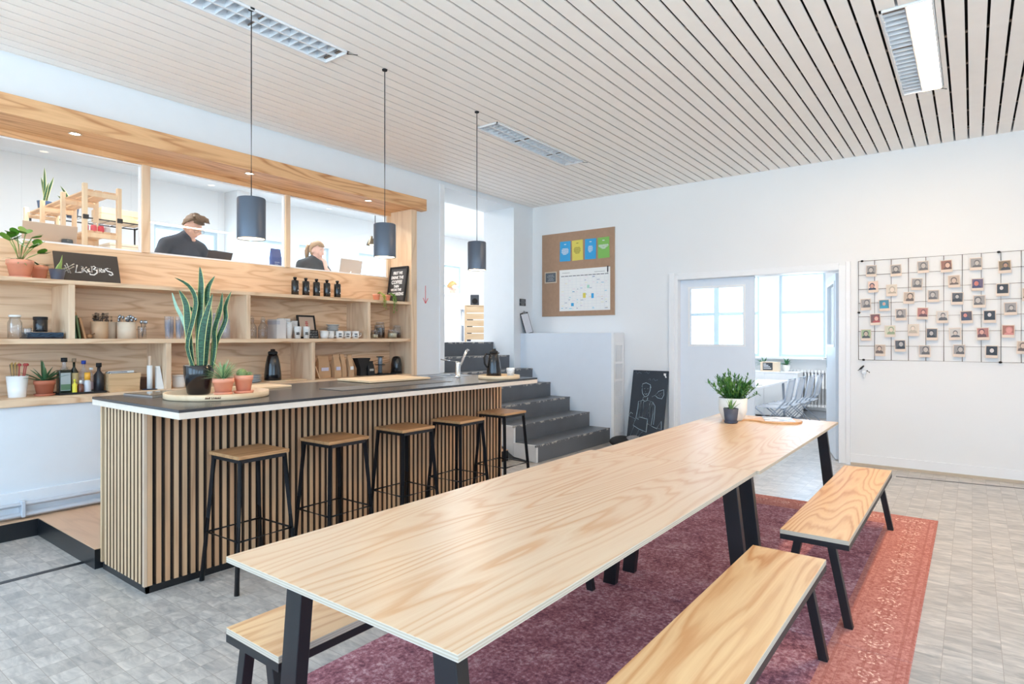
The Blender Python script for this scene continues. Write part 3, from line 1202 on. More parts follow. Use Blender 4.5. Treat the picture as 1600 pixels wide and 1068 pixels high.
def luminaire(idx, label, lit):
    fx0, fx1, fy0, fy1 = FIX[idx]
    L, W = fx1 - fx0, fy1 - fy0
    t = thing('ceiling_luminaire', label, 'ceiling light', ((fx0 + fx1) / 2, (fy0 + fy1) / 2, CZ), group=None)
    hx, hy = L / 2, W / 2
    m = MB()
    for a in ((-hx, hx, -hy, -hy + .012), (-hx, hx, hy - .012, hy), (-hx, -hx + .012, -hy, hy), (hx - .012, hx, -hy, hy)):
        m.box(a[0], a[1], a[2], a[3], -0.012, 0.085)
    m.box(-hx, hx, -hy, hy, 0.085, 0.095)
    m.box(-hx + .012, hx - .012, -.006, .006, -0.006, 0.085)
    m.build('housing', TRIM, t)
    sides = (-1, 1)
    for sd in sides:
        ya, yb = (0.008, hy - .012) if sd > 0 else (-hy + .012, -0.008)
        if lit and sd < 0:
            g = MB()
            g.tube([(-hx + .05, (ya + yb) / 2, 0.035), (hx - .05, (ya + yb) / 2, 0.035)], 0.016, 10)
            g.build('lamp_tube', TUBE_ON, t)
            continue
        m = MB()
        n_ = 21
        for i in range(1, n_):
            xc = -hx + .012 + i * (L - .024) / n_
            m.box(xc - .002, xc + .002, ya, yb, -0.004, 0.04)
        # curved reflector wings
        for s2, y0_ in ((1, ya), (-1, yb)):
            pts = []
            for q in range(6):
                t_ = q / 5
                pts.append((y0_ + s2 * (0.045 * (1 - math.cos(t_ * PI / 2))), -0.002 + 0.075 * math.sin(t_ * PI / 2)))
            for q in range(5):
                (ya_, za), (yb_, zb) = pts[q], pts[q + 1]
                m.add([(-hx + .012, ya_, za), (hx - .012, ya_, za), (hx - .012, yb_, zb), (-hx + .012, yb_, zb)],
                      [(0, 1, 2, 3)], 0, True)
        m.build('louvre', LOUV, t)
        g = MB()
        g.tube([(-hx + .05, (ya + yb) / 2, 0.062), (hx - .05, (ya + yb) / 2, 0.062)], 0.013, 8)
        g.build('lamp_tube', pbr('unlit_tube', (238, 240, 242), 0.3), t)
    if lit:
        c = MB()
        ya, yb = -hy + .012, -0.008
        for s2, y0_ in ((1, ya), (-1, yb)):
            for q in range(5):
                a0, a1 = q / 5 * PI / 2, (q + 1) / 5 * PI / 2
                p0 = (y0_ + s2 * 0.05 * (1 - math.cos(a0)), 0.075 * math.sin(a0))
                p1 = (y0_ + s2 * 0.05 * (1 - math.cos(a1)), 0.075 * math.sin(a1))
                c.add([(-hx + .012, p0[0], p0[1]), (hx - .012, p0[0], p0[1]), (hx - .012, p1[0], p1[1]), (-hx + .012, p1[0], p1[1])],
                      [(0, 1, 2, 3)], 0, True)
        c.box(-hx + .012, hx - .012, ya, yb, 0.078, 0.084, 0)
        c.build('reflector', REFL, t)
        d = MB()
        d.box(-hx + .014, hx - .014, ya + .002, yb - .002, -0.008, -0.005)
        d.build('diffuser', glow('lit_diffuser', (1.0, 0.68, 0.38), LAMP), t)
    # safety wire and end clip
    m = MB()
    m.tube([(hx + .0, -hy + .02, -0.01), (hx + .07, -hy - .02, -0.004)], 0.003, 6)
    m.build('end_clip', BLACK, t)
    return t


LAMP = 120.0
luminaire(0, 'unlit louvred ceiling light above the left end of the bar counter', False)
luminaire(1, 'unlit louvred ceiling light to the right of the farthest pendant lamp', False)
luminaire(2, 'lit ceiling light with one glowing half at the top right', True)

# ================================================================== PENDANT LAMPS
PEND = pbr('pendant_dark_blue_grey', (84, 92, 104), 0.34, 0.3, var=0.03)
p0 = thing('pendant_lamp', 'leftmost and nearest dark cylindrical pendant lamp over the bar counter', 'pendant lamp', (2.128, 3.75, 0),
           group='cylinder pendant lamps over the bar')
m = MB()
m.lathe([(0.0875, 2.145), (0.088, 2.15), (0.088, 2.405), (0.084, 2.412), (0.006, 2.414), (0.006, 2.408), (0.083, 2.405),
         (0.084, 2.15), (0.0875, 2.145)], n=40)
m.build('lamp_shade', PEND, p0)
m = MB()
m.lathe([(0.082, 2.152), (0.0825, 2.40), (0.01, 2.404)], n=32)
m.build('shade_lining', pbr('warm_white_lining', (250, 236, 214), 0.6), p0)
m = MB()
m.ball((0, 0, 2.20), (0.028, 0.028, 0.034), 16, 10)
m.build('bulb', glow('pendant_bulb_glow', (1, .80, .52), 30), p0)
m = MB()
m.tube([(0, 0, 2.41), (0, 0, 3.0), (0, 0, 3.652)], 0.0035, 8)
m.build('cord', BLACKM, p0)
m = MB()
m.lathe([(0.0001, 3.64), (0.02, 3.64), (0.022, 3.651)], n=16)
m.build('ceiling_rose', BLACKM, p0)
dup(p0, (3.257, 3.75, 0), label='middle one of the three dark cylindrical pendant lamps over the bar')
dup(p0, (4.392, 3.75, 0), label='farthest dark cylindrical pendant lamp, in front of the stair opening')
for x_ in (2.128, 3.257, 4.392):
    add_light('pendant_light', 'POINT', (x_, 3.75, 2.155), (0, 0, 0), 5, (1, .76, .48), radius=0.03)

# ================================================================== RUGS
r1 = MB()
RX0, RX1, RY0, RY1 = -1.36, 1.36, -1.07, 1.07
r1.box(RX0, RX1, RY0, RY1, 0.0, 0.008)
o = r1.build('rug', rug_mat('rug_red_worn', RX0, RX1, RY0, RY1), None, (4.695, 1.29, 0.0005), bevel=0.003, segs=1)
tag(o, 'worn salmon and purple oriental rug under the far half of the long table', 'rug')
r2 = MB()
r2.box(-1.5, 1.47, RY0, RY1, 0.0, 0.0065)
o = r2.build('rug', rug_mat('rug_mauve_worn', -1.5, 1.47, RY0, RY1, True), None, (1.86, 1.29, 0.0008), bevel=0.003, segs=1)
tag(o, 'worn mauve oriental rug nearest the camera, under the near half of the long table', 'rug')

# ================================================================== BAR COUNTER
B = thing('bar_counter', 'long bar counter clad in vertical oak battens with a dark stone top', 'counter', (3.15, 4.1, 0))


def bp(mb, name, mats, **kw):
    o = mb.build(name, mats, B, **kw)
    o.location = (-3.15, -4.1, 0)
    return o


BX0, BX1, BY0, BY1 = 1.535, 4.885, 3.855, 4.53
m = MB()
m.box(BX0 + .02, BX1, BY0 + .02, BY0 + .05, 0.0, 1.06)
m.box(BX0 + .02, BX0 + .05, BY0 + .02, BY1 - .02, 0.0, 1.06)
m.box(BX1 - .03, BX1, BY0 + .02, BY1 - .02, 0.0, 1.06)
m.box(BX0 + .05, BX1 - .03, BY1 - .05, BY1 - .02, 0.0, 1.06)
bp(m, 'carcass', pbr('dark_backing', (48, 38, 32), 0.8))
m = MB()
m.box(BX0 + .003, BX1, BY0 + .003, BY0 + .02, 0.0, 0.045)
m.box(BX0 + .003, BX0 + .02, BY0 + .003, BY1 - .02, 0.0, 0.045)
bp(m, 'plinth', PLINTH)
# front battens
m = MB()
x = BX0 + 0.002
m.box(BX0 - .012, BX0 + .004, BY0 - .006, BY0 + .02, 0.045, 1.068, 1)
n_ = 67
p_ = (BX1 - BX0 - .02) / n_
rb = random.Random(3)
for i in range(n_ + 1):
    xx = BX0 + .006 + i * p_
    m.batten(xx, xx + 0.028, BY0 - .004, BY0 + .018, 0.045, 1.068, 'y', rb.choice((0, 0, 2)), 3)
FLANK = pbr('batten_dark_flank', (104, 78, 58), 0.8)  # darker brown for the batten flanks
bp(m, 'front_battens', [SLATW, pbr('pale_end_batten', (206, 180, 154), 0.6), wood('oak_batten_dark', (198, 156, 118), (156, 114, 80), 'z', rings=10, stretch=0.4, wide=14, fine=0.35, rough=0.55, strength=0.5), FLANK])
m = MB()
p_ = 0.0515
yy = BY0 + .008
while yy < BY1 - .05:
    m.batten(BX0 - .004, BX0 + .018, yy, yy + 0.032, 0.045, 1.068, 'x', 0, 1)
    yy += p_
m.box(BX0 - .004, BX0 + .018, BY1 - .022, BY1, 0.045, 1.068)
bp(m, 'end_battens', [wood('pale_batten', (222, 190, 152), (184, 146, 108), 'z', rings=10, stretch=0.4, wide=14, fine=0.35, rough=0.55,
     strength=0.5), FLANK])
# top: ply board and dark slab, with a cut-out for the sink
TX0, TX1, TY0, TY1 = 1.49, 4.79 + .02, 3.34, 4.548
TYB = 4.55
SX0, SX1, SY0, SY1 = 4.02, 4.66, 4.08, 4.34
m = MB()
m.box(TX0, TX1, TY0, 3.86, 1.068, 1.104)
m.box(TX0, TX0 + .2, 3.86, TY1, 1.068, 1.104)
m.box(TX1 - .1, TX1, 3.86, TYB, 1.068, 1.104)
m.box(TX0 + .2, 3.9, 4.4, TYB - .15, 1.068, 1.104)
bp(m, 'top_board', [pbr('pale_ply_edge', (228, 214, 198), 0.55, var=0.04, scale=30)], bevel=0.002, segs=1)
m = MB()
for a in ((TX0, SX0, TY0, TYB - .15), (SX0, SX1, TY0, SY0), (SX1, TX1, TY0, TYB - .15), (SX0, SX1, SY1, TYB - .15),
          (TX0, TX1, TYB - .15, TYB)):
    if a[3] == TYB:
        a = (TX0 + .0, a[1], a[2], a[3])
    m.box(a[0], a[1], a[2], a[3], 1.104, 1.12)


def counter_top_mat():
    mm, nt, ns, b = new_mat('dark_counter_laminate')
    b.inputs['Base Color'].default_value = lin((50, 50, 54))
    b.inputs['Roughness'].default_value = 0.22
    b.inputs['Specular IOR Level'].default_value = 0.6
    return mm


bp(m, 'counter_top', [counter_top_mat()], bevel=0.0015, segs=1)
# sink
S = thing('sink', 'stainless steel sink bowl let into the bar counter beside the tap', 'sink', ((SX0 + SX1) / 2, (SY0 + SY1) / 2, 1.12))
hx, hy = (SX1 - SX0) / 2, (SY1 - SY0) / 2
m = MB()
for a in ((-hx - .02, hx + .02, -hy - .02, -hy + .02), (-hx - .02, hx + .02, hy - .02, hy + .02), (-hx - .02, -hx + .02, -hy, hy),
          (hx - .02, hx + .02, -hy, hy), (-.02, .02, -hy, hy)):
    m.box(a[0], a[1], a[2], a[3], 0.0005, 0.004)
m.build('rim', STEEL, S)
for a, b in ((-hx + .018, -.018), (.018, hx - .018)):
    m = MB()
    y0, y1 = -hy + .018, hy - .018
    m.add([(a, y0, .001), (b, y0, .001), (b, y1, .001), (a, y1, .001), (a + .03, y0 + .03, -.15), (b - .03, y0 + .03, -.15),
           (b - .03, y1 - .03, -.15), (a + .03, y1 - .03, -.15)],
          [(0, 1, 5, 4), (1, 2, 6, 5), (2, 3, 7, 6), (3, 0, 4, 7), (4, 5, 6, 7)], 0)
    m.build('bowl', STEEL, S)
F = thing('tap', 'chrome single-lever kitchen tap with a slanting spout on the bar counter', 'tap', (4.40, 4.00, 1.12))
m = MB()
m.lathe([(0.0, 0), (0.032, 0), (0.030, 0.006), (0.024, 0.012), (0.024, 0.135), (0.021, 0.150), (0.0, 0.152)], n=20)
m.build('tap_body', CHROME, F)
m = MB()
m.tube([(0.012, 0.0, 0.06), (0.085, 0.01, 0.17), (0.15, 0.02, 0.252), (0.165, 0.022, 0.262), (0.185, 0.025, 0.255)],
       [0.012, 0.012, 0.012, 0.013, 0.014], 12)
m.build('spout', CHROME, F)
m = MB()
m.tube([(-0.005, 0.01, 0.146), (-0.02, 0.09, 0.158), (-0.04, 0.19, 0.170)], [0.009, 0.006, 0.006], 10)
m.build('lever', CHROME, F)

# ================================================================== STOOLS
s0 = thing('bar_stool', 'nearest bar stool, leftmost of the row, square oak seat on black legs', 'stool', (2.04, 3.615, 0),
           rz=R(2), group='bar stools along the counter')
SH = 0.80
m = MB()
m.box(-.172, .172, -.165, .165, SH - .022, SH)
m.build('seat', STOOLW, s0, bevel=0.004)
m = MB()
q = .148
for a, b in (((-q, -q), (q, -q)), ((q, -q), (q, q)), ((q, q), (-q, q)), ((-q, q), (-q, -q))):
    m.beam((a[0], a[1], SH - .034), (b[0], b[1], SH - .034), 0.022, 0.022, side=(0, 0, 1))
m.build('seat_frame', BLACK, s0)
for sx, sy in ((-1, -1), (1, -1), (1, 1), (-1, 1)):
    m = MB()
    m.tube([(sx * .148, sy * .145, SH - .03), (sx * .200, sy * .195, 0.0)], 0.0155, 10)
    m.build('leg', BLACK, s0)
zr = 0.30
f_ = 1 - zr / (SH - .03)
qx, qy = .148 + (.052) * f_, .145 + .05 * f_
for a, b in (((-qx, -qy), (qx, -qy)), ((qx, -qy), (qx, qy)), ((qx, qy), (-qx, qy)), ((-qx, qy), (-qx, -qy))):
    m = MB()
    m.tube([(a[0], a[1], zr), (b[0], b[1], zr)], 0.007, 8)
    m.build('rung', BLACK, s0)
for x_, y_, rz, lb in ((2.675, 3.61, 1, 'second bar stool from the left, square oak seat on black legs'),
                       (3.335, 3.60, -1, 'middle bar stool of the five, square oak seat on black legs'),
                       (3.95, 3.585, 2, 'fourth bar stool from the left, square oak seat on black legs'),
                       (4.60, 3.61, 0, 'farthest bar stool, at the counter end in front of the stairs')):
    dup(s0, (x_, y_, 0), R(rz), lb)

# ================================================================== TABLES
def table(x0, x1, y0, y1, label, ly, near=True):
    cx_, cy_ = (x0 + x1) / 2, (y0 + y1) / 2
    t = thing('long_table', label, 'table', (cx_, cy_, 0))
    hx, hy = (x1 - x0) / 2, (y1 - y0) / 2
    m = MB()
    m.slab(-hx, hx, -hy, hy, 0.75, 0.77, 0, 1)
    m.build('tabletop', [TABLEW, EDGE], t, bevel=0.0012, segs=1)
    yl, yr = ly[0] - cy_, ly[1] - cy_
    for sx in (-1, 1):
        xx = sx * (hx - (0.075 if (sx < 0) == near else 0.16))
        m = MB()
        m.box(xx - .04, xx + .04, yr + .02, yl - .02, 0.741, 0.7495)
        m.build('cross_rail', BLACK, t)
        for yy, s in ((yl, 1), (yr, -1)):
            m = MB()
            m.hbar((xx, yy + s * 0.085, 0.009), (xx, yy, 0.7497), 0.045, 0.08)
            m.build('leg', BLACK, t, bevel=0.002, segs=1)
    m = MB()
    m.beam((-hx + .08, 0, 0.73), (hx - .12, 0, 0.73), 0.03, 0.04)
    m.build('underframe_bar', BLACK, t)
    return t


table(1.04, 3.475, 0.945, 1.99, 'near half of the long pine plywood table, filling the foreground', (1.675, 1.045), True)
table(3.478, 5.93, 0.93, 1.955, 'far half of the long pine plywood table, with potted plants on it', (1.665, 1.035), True)


# ================================================================== BENCHES
def bench(x0, x1, y0, y1, label, z=0.465, g='plywood benches around the table', copy=None):
    cx_, cy_ = (x0 + x1) / 2, (y0 + y1) / 2
    if copy:
        return dup(copy, (cx_, cy_, 0), 0, label)
    t = thing('bench', label, 'bench', (cx_, cy_, 0), group=g)
    hx, hy = (x1 - x0) / 2, (y1 - y0) / 2
    m = MB()
    m.slab(-hx, hx, -hy, hy, z - .024, z, 0, 1)
    m.build('seat', [BENCHW, EDGE], t, bevel=0.0012, segs=1)
    m = MB()
    for a in ((-hx, -hx + .04, -hy, hy), (hx - .04, hx, -hy, hy), (-hx + .04, hx - .04, -hy, -hy + .025), (-hx + .04, hx - .04, hy - .025, hy)):
        m.box(a[0], a[1], a[2], a[3], z - .052, z - .0245)
    m.build('seat_frame', BLACK, t)
    for sx in (-1, 1):
        for sy in (-1, 1):
            m = MB()
            xx = sx * (hx - .035)
            m.hbar((xx - sx * .05 * 0, sy * (hy - .005), 0.009), (xx, sy * (hy - .085), z - .05), 0.04, 0.04)
            m.build('leg', BLACK, t, bevel=0.002, segs=1)
    return t


b1 = bench(3.505, 5.58, 0.50, 0.832, 'farther of the two right-hand pine benches, on the rug near the doorway')
bench(1.08, 3.15, 0.545, 0.875, 'nearer right-hand pine bench with strong oval grain, cut off by the bottom edge', copy=b1)
bench(1.11, 3.19, 1.79, 2.135, 'pine bench on the left side, mostly hidden under the near table end', copy=b1)

# ================================================================== THINGS ON THE SHELVES AND THE COUNTER
ZT, ZM, ZL, ZC = 1.9655, 1.4955, 1.0425, 1.1205


def lathe_part(name, prof, mat, parent, n=24, c=(0, 0, 0)):
    m = MB()
    m.lathe(prof, c, n)
    return m.build(name, mat, parent)


def pot(parent, r, h, mat, rim=True, saucer=None, soil=True, taper=0.72, name='pot'):
    rb_ = r * taper
    m = MB()
    if rim:
        m.lathe([(0, 0), (rb_, 0), (r * .93, h * .72), (r, h * .72), (r, h), (r * .9, h), (r * .88, h * .88), (0, h * .86)], n=28)
    else:
        m.lathe([(0, 0), (rb_, 0), (rb_ * 1.02, 0.003), (r, h), (r * .93, h), (r * .92, h * .9), (0, h * .88)], n=28)
    o = m.build(name, mat, parent)
    if soil:
        lathe_part('soil', [(0, h * .90), (r * .9, h * .89)], SOIL, parent, 20)
    if saucer:
        z0 = -0.0
        o.location.z = 0.008
        m = MB()
        m.lathe([(0, 0), (saucer * .85, 0), (saucer, 0.016), (saucer * .94, 0.016), (saucer * .82, 0.005), (0, 0.005)], n=28)
        m.build('saucer', mat, parent)
    return o


def rosette(parent, z, n, length, w, mat, rise=(0.4, 1.2), seed=1, m2=None, name='leaf', droop=0.2, fold=0.35, single=True, spread=1.0):
    rr = random.Random(seed)
    big = MB()
    for i in range(n):
        a = 2 * PI * i / n * 2.4 + rr.uniform(-.2, .2)
        e = rr.uniform(*rise)
        L = length * rr.uniform(.75, 1.1)
        d = Vector((math.cos(a) * math.cos(e), math.sin(a) * math.cos(e), math.sin(e)))
        pts, ws = [], []
        for k_ in range(6):
            t_ = k_ / 5
            p = Vector((0, 0, z)) + Vector((d.x * spread, d.y * spread, d.z)) * L * t_ + Vector((0, 0, -droop * L * t_ * t_))
            pts.append(p)
            ws.append(w * (0.75 + .5 * t_ - 1.2 * t_ ** 2.2) + 0.0006)
        side = Vector((-math.sin(a), math.cos(a), 0))
        big.leaf(pts, ws, side, 0, 1 if m2 else None, fold=fold)
    return big.build(name if not single else 'foliage', [mat] + ([m2] if m2 else []), parent)


def bush(parent, c, R_, n, ll, lw, mats, seed=2, stems=8, name='foliage', flat=1.0, stemmat=STEM):
    rr = random.Random(seed)
    m = MB()
    s = MB()
    tips = []
    for i in range(stems):
        a = 2 * PI * i / stems + rr.uniform(-.3, .3)
        e = rr.uniform(.5, 1.4)
        tp = Vector((c[0], c[1], c[2])) + Vector((math.cos(a) * math.cos(e), math.sin(a) * math.cos(e), math.sin(e) * flat)) * R_ * rr.uniform(.5, .9)
        s.tube([(rr.uniform(-.01, .01), rr.uniform(-.01, .01), c[2] - R_ * .75), tuple((Vector((0, 0, c[2] - R_ * .2)) * .5 + tp * .5)), tuple(tp)],
               [.004, .003, .002], 6)
        tips.append(tp)
    for i in range(n):
        d = Vector((rr.gauss(0, 1), rr.gauss(0, 1), rr.gauss(0.25, 1))).normalized()
        rad = R_ * rr.uniform(.35, 1.0) ** .6
        p = Vector(c) + Vector((d.x * rad, d.y * rad, d.z * rad * flat))
        ddir = (d + Vector((rr.uniform(-.6, .6), rr.uniform(-.6, .6), rr.uniform(-.1, .8)))).normalized()
        L = ll * rr.uniform(.7, 1.2)
        side = basis(ddir)[0]
        m.leaf([p, p + ddir * L * .35, p + ddir * L * .75, p + ddir * L], [lw * .3, lw, lw * .75, lw * .05], side, rr.randrange(len(mats)), fold=.2)
    s.build('stem', stemmat, parent)
    return m.build(name, mats, parent)


# ---- top shelf
t = thing('potted_plant', 'terracotta pot with glossy round-leaved plant at the left end of the top shelf', 'plant', (1.455, 5.93, ZT))
pot(t, 0.088, 0.135, TERRA, saucer=0.075)
rr = random.Random(5)
m, s = MB(), MB()
for (tx, ty, tz) in ((-0.07, -.02, .29), (-0.02, .0, .345), (0.03, -.02, .355), (0.075, 0, .33), (0.10, -.02, .27), (0.02, .03, .28), (-.05, .03, .32), (0.12, 0, .21), (0.05, -.05, .24)):
    s.tube([(0, 0, .12), (tx * .5, ty * .5, .12 + (tz - .12) * .6), (tx, ty, tz)], [.005, .004, .003], 7)
    for k_ in range(3):
        a = rr.uniform(0, 2 * PI)
        d = Vector((math.cos(a), math.sin(a) * .7, rr.uniform(0.1, .8))).normalized()
        p = Vector((tx, ty, tz)) - d * .004
        L = rr.uniform(.065, .095)
        m.leaf([p, p + d * L * .3, p + d * L * .65, p + d * L * .92, p + d * L], [.008, .028, .034, .021, .003], basis(d)[0], 0, fold=.12)
s.build('stem', GREEN_L, t)
m.build('foliage', [pbr('waxy_leaf_green', (88, 138, 46), 0.3, var=.15)], t)
rosette(t, .13, 26, .13, .006, pbr('thin_leaf_green', (120, 150, 90), .5, var=.2), rise=(.1, .7), seed=4, droop=.45)
t = thing('potted_plant', 'small terracotta pot half hidden behind the round-leaved plant and blackboard sign', 'plant', (1.612, 6.06, ZT))
pot(t, 0.060, 0.125, TERRA)
rosette(t, .12, 9, .11, .012, GREEN_D, rise=(.1, .6), seed=9)
t = thing('potted_plant', 'small dark slate pot with short yellow-green shoots before the blackboard sign', 'plant', (1.68, 5.87, ZT))
pot(t, 0.056, 0.088, NAVYPOT, rim=False)
m = MB()
for (a, b_, L, e) in ((0, 0, .085, 1.35), (.02, .01, .13, 1.5), (.02, -.01, .06, .35), (.01, .02, .07, .6), (-.01, 0, .09, 1.2)):
    d = Vector((math.cos(e), -.2, math.sin(e)))
    p = Vector((a, b_, .075))
    m.leaf([p, p + d * L * .5, p + d * L], [.010, .009, .001], (1, 0, 0) if e > 1 else (0, 1, 0), 0, 1, fold=.5)
m.build('foliage', [GREEN_L, YELLOWG], t)

# hand-lettered blackboard
t = thing('blackboard_sign', 'small blackboard hand-lettered #LIKEBIRDS leaning on the top shelf', 'sign', (1.945, 5.985, ZT), rot=(R(-19), 0, 0))
m = MB()
m.box(-.238, .238, 0, .012, 0.0, .275)
m.build('board', pbr('chalkboard_brown_black', (58, 54, 52), .6, var=.05), t, bevel=.001, segs=1)
m = MB()
CW = .0062


def stroke(mb, pts, r=CW, y=-.0012):
    mb.tube([(p[0], y, p[1]) for p in pts], r, 6, flata=0.25)


# strokes in (x, z) on the board
U_ = 0.475 / 1330.0


def hp(x, z):
    return (-.238 + (x - 85) * U_, .275 - (z - 125 - (x - 85) * .085) * .275 / 580)


S_ = [
    [(225, 495), (480, 380)], [(245, 530), (470, 430)], [(285, 400), (345, 550)], [(325, 365), (385, 560)],
    [(535, 400), (485, 545), (600, 545)],
    [(625, 460), (620, 550)], [(622, 428), (626, 436)],
    [(650, 440), (645, 535)], [(725, 445), (655, 490), (725, 555)],
    [(780, 480), (735, 490), (735, 515), (770, 510)], [(735, 515), (745, 535), (790, 535)],
    [(835, 440), (820, 550)], [(815, 440), (880, 430), (915, 455), (860, 490), (930, 510), (930, 560), (860, 600), (780, 590), (775, 565)],
    [(945, 490), (935, 550)], [(948, 462), (950, 470)],
    [(985, 475), (980, 555)], [(985, 475), (1030, 480), (1035, 500), (990, 515), (1040, 555)],
    [(1060, 500), (1055, 550), (1090, 545), (1095, 515), (1060, 498)],
    [(1230, 490), (1170, 475), (1110, 485), (1160, 530), (1250, 560), (1265, 600), (1220, 615), (1175, 590)],
]
for st_ in S_:
    stroke(m, [hp(*q) for q in st_])
m.build('chalk_lettering', CHALK, t)

# five black bottles with white tags
bt = thing('black_bottle', 'black bottle, leftmost of the five on the top shelf', 'bottle', (3.885, 5.95, ZT), group='black bottles on the top shelf')
lathe_part('body', [(0, 0), (.037, 0), (.039, .003), (.039, .163), (.034, .172), (.014, .176), (.014, .188), (0, .188)], BLACKG, bt)
lathe_part('cap', [(0, .188), (.019, .188), (.019, .206), (.017, .208), (0, .208)], BLACKM, bt, 16)
m = MB()
for j_ in range(5):
    a0 = R(-62 + j_ * 4)
    m.tube([(math.cos(a0) * .0395, math.sin(a0) * .0395, .135 - j_ * .01), (math.cos(a0 + .12) * .0395, math.sin(a0 + .12) * .0395, .128 - j_ * .007), (math.cos(a0 + .2) * .0395, math.sin(a0 + .2) * .0395, .13 - j_ * .013)], .0014, 5)
a0 = R(-66)
m.ball((math.cos(a0) * .0385, math.sin(a0) * .0385, .062), (.007, .005, .007), 10, 6)
m.build('printed_mark', CHALK, bt)
for x_, w in ((4.022, 'second'), (4.16, 'third and middle'), (4.30, 'fourth'), (4.445, 'fifth and rightmost')):
    dup(bt, (x_, 5.95, ZT), label='black bottle, %s from the left of the five on the top shelf' % w)

# mini terracotta pots with trailing plants
for x_, lb, sd in ((4.955, 'small terracotta pot with trailing yellow-green plant right of the black bottles', 1),
                   (5.125, 'small terracotta pot with trailing greenery beside the framed coffee sign', 2)):
    t = thing('trailing_plant', lb, 'plant', (x_, 5.86, ZT), group=None)
    pot(t, 0.046, 0.078, TERRA)
    rr = random.Random(sd * 11)
    m, s = MB(), MB()
    for k_ in range(9):
        ax = rr.uniform(0.0, .06)
        L = rr.uniform(.05, .17) if sd == 1 else rr.uniform(.08, .24)
        pts = [Vector((0, 0, .075)), Vector((ax * .6, -.045, .095)), Vector((ax, -.105, .06)), Vector((ax + rr.uniform(-.01, .01), -.118, .06 - L * .5)), Vector((ax + rr.uniform(-.02, .02), -.12, .06 - L))]
        s.tube(pts, .0013, 5)
        for q in range(12):
            t_ = rr.uniform(0.1, 1) * 4
            i0 = min(3, int(t_))
            p = pts[i0].lerp(pts[i0 + 1], t_ - i0)
            d = Vector((rr.gauss(0, 1), rr.gauss(-.4, .8), rr.gauss(-.1, .8))).normalized()
            m.leaf([p, p + d * .010, p + d * .02], [.003, .007, .001], basis(d)[0], 0)
    s.build('stem', GREEN_L, t)
    m.build('foliage', [pbr('trailing_leaf_green', (176, 186, 78), .5, var=.15) if sd == 1 else pbr('trailing_leaf_green_two', (112, 150, 70), .5, var=.2)], t)

# framed coffee sign leaning on the side panel (faces -x)
t = thing('framed_sign', 'black framed coffee quote sign leaning against the right side panel of the top shelf', 'sign', (5.348, 5.955, ZT), rot=(0, 0, 0))
t.rotation_euler = Euler((R(-9), 0, R(-90)), 'XYZ')
m = MB()
W_, H_ = .165, .47
for a in ((-W_, W_, 0, .02), (-W_, W_, H_ - .02, H_), (-W_, -W_ + .018, .02, H_ - .02), (W_ - .018, W_, .02, H_ - .02)):
    m.box(a[0], a[1], -.012, .012, a[2], a[3])
m.build('frame', BLACKM, t, bevel=.0015, segs=1)
m = MB()
m.box(-W_ + .016, W_ - .016, -.003, .008, .018, H_ - .018)
m.build('poster', pbr('poster_black', (52, 54, 58), .5, var=.02), t)
for s_, z_, sz, sx in (('FIRST WE', .385, .052, .8), ('DRINK THE', .325, .052, .85), ('COFFEE', .262, .068, .85), ('THEN', .207, .046, .8),
                       ('WE DO THE', .162, .042, .85), ('COWORKING', .105, .056, .86)):
    text(t, s_, sz, CHALK, (-.01, -.0045, z_), bold=.0022, sx=sx)

# ---- middle shelf
def jar(name, label, loc, r, h, mat=CLEAR, lid=None, lidmat=None, fill=None, fillmat=None, cat='jar', group=None, neck=.8, handle=False):
    t = thing(name, label, cat, loc, group=group)
    lathe_part('glass_body', [(0, 0), (r * .92, 0), (r, .008), (r, h * .74), (r * neck, h * .88), (r * neck, h), (r * neck * .94, h), (r * neck * .94, h * .89), (r * .95, h * .73), (r * .95, .01), (0, .008)], mat, t, 24)
    if lid:
        lathe_part('lid', [(0, h), (r * lid, h), (r * lid, h + .012), (r * lid * .9, h + .016), (0, h + .016)], lidmat or CERAMIC, t, 20)
    if fill:
        lathe_part('contents', [(0, .010), (r * .92, .010), (r * .92, h * fill), (0, h * fill + .004)], fillmat, t, 18)
    if handle:
        m = MB()
        m.tube([(r * .96, 0, h * .75), (r + .02, 0, h * .72), (r + .028, 0, h * .5), (r + .02, 0, h * .28), (r * .96, 0, h * .25)], .004, 7)
        m.build('handle', mat, t)
    return t


jar('glass_jar', 'clear glass jar with white lid at the far left of the middle shelf', (1.415, 5.90, ZM), .046, .168, lid=.85, neck=.75)
jar('glass_mug', 'small clear glass mug right of the white-lidded jar', (1.487, 5.88, ZM), .028, .085, neck=1.0, cat='mug', handle=True)
t = thing('folded_cloth', 'folded slate blue cloth lying under the black pot on the middle shelf', 'cloth', (1.60, 5.93, ZM))
m = MB()
for q in range(2):
    pts = []
    n_ = 16
    for i in range(n_ + 1):
        x_ = -.105 + .21 * i / n_
        pts.append((x_, .030 + q * .018 + .003 * math.sin(i * 1.3 + q)))
    for i in range(n_):
        (xa, za), (xb, zb) = pts[i], pts[i + 1]
        m.add([(xa, -.12, za - .016), (xb, -.12, zb - .016), (xb, -.12, zb), (xa, -.12, za), (xa, .12, za - .016), (xb, .12, zb - .016), (xb, .12, zb), (xa, .12, za)],
              [(0, 1, 2, 3), (7, 6, 5, 4), (3, 2, 6, 7), (0, 4, 5, 1), (1, 5, 6, 2), (0, 3, 7, 4)], 0)
m.build('upper_cloth', CLOTHN, t)
m = MB()
m.box(-.12, .105, -.125, .125, .0, .013)
m.build('lower_cloth', pbr('dark_cloth', (38, 36, 44), .9, var=.1), t, bevel=.005)
t = thing('black_tin', 'black cylindrical tin standing on the folded blue cloth', 'tin', (1.585, 5.93, ZM + .055))
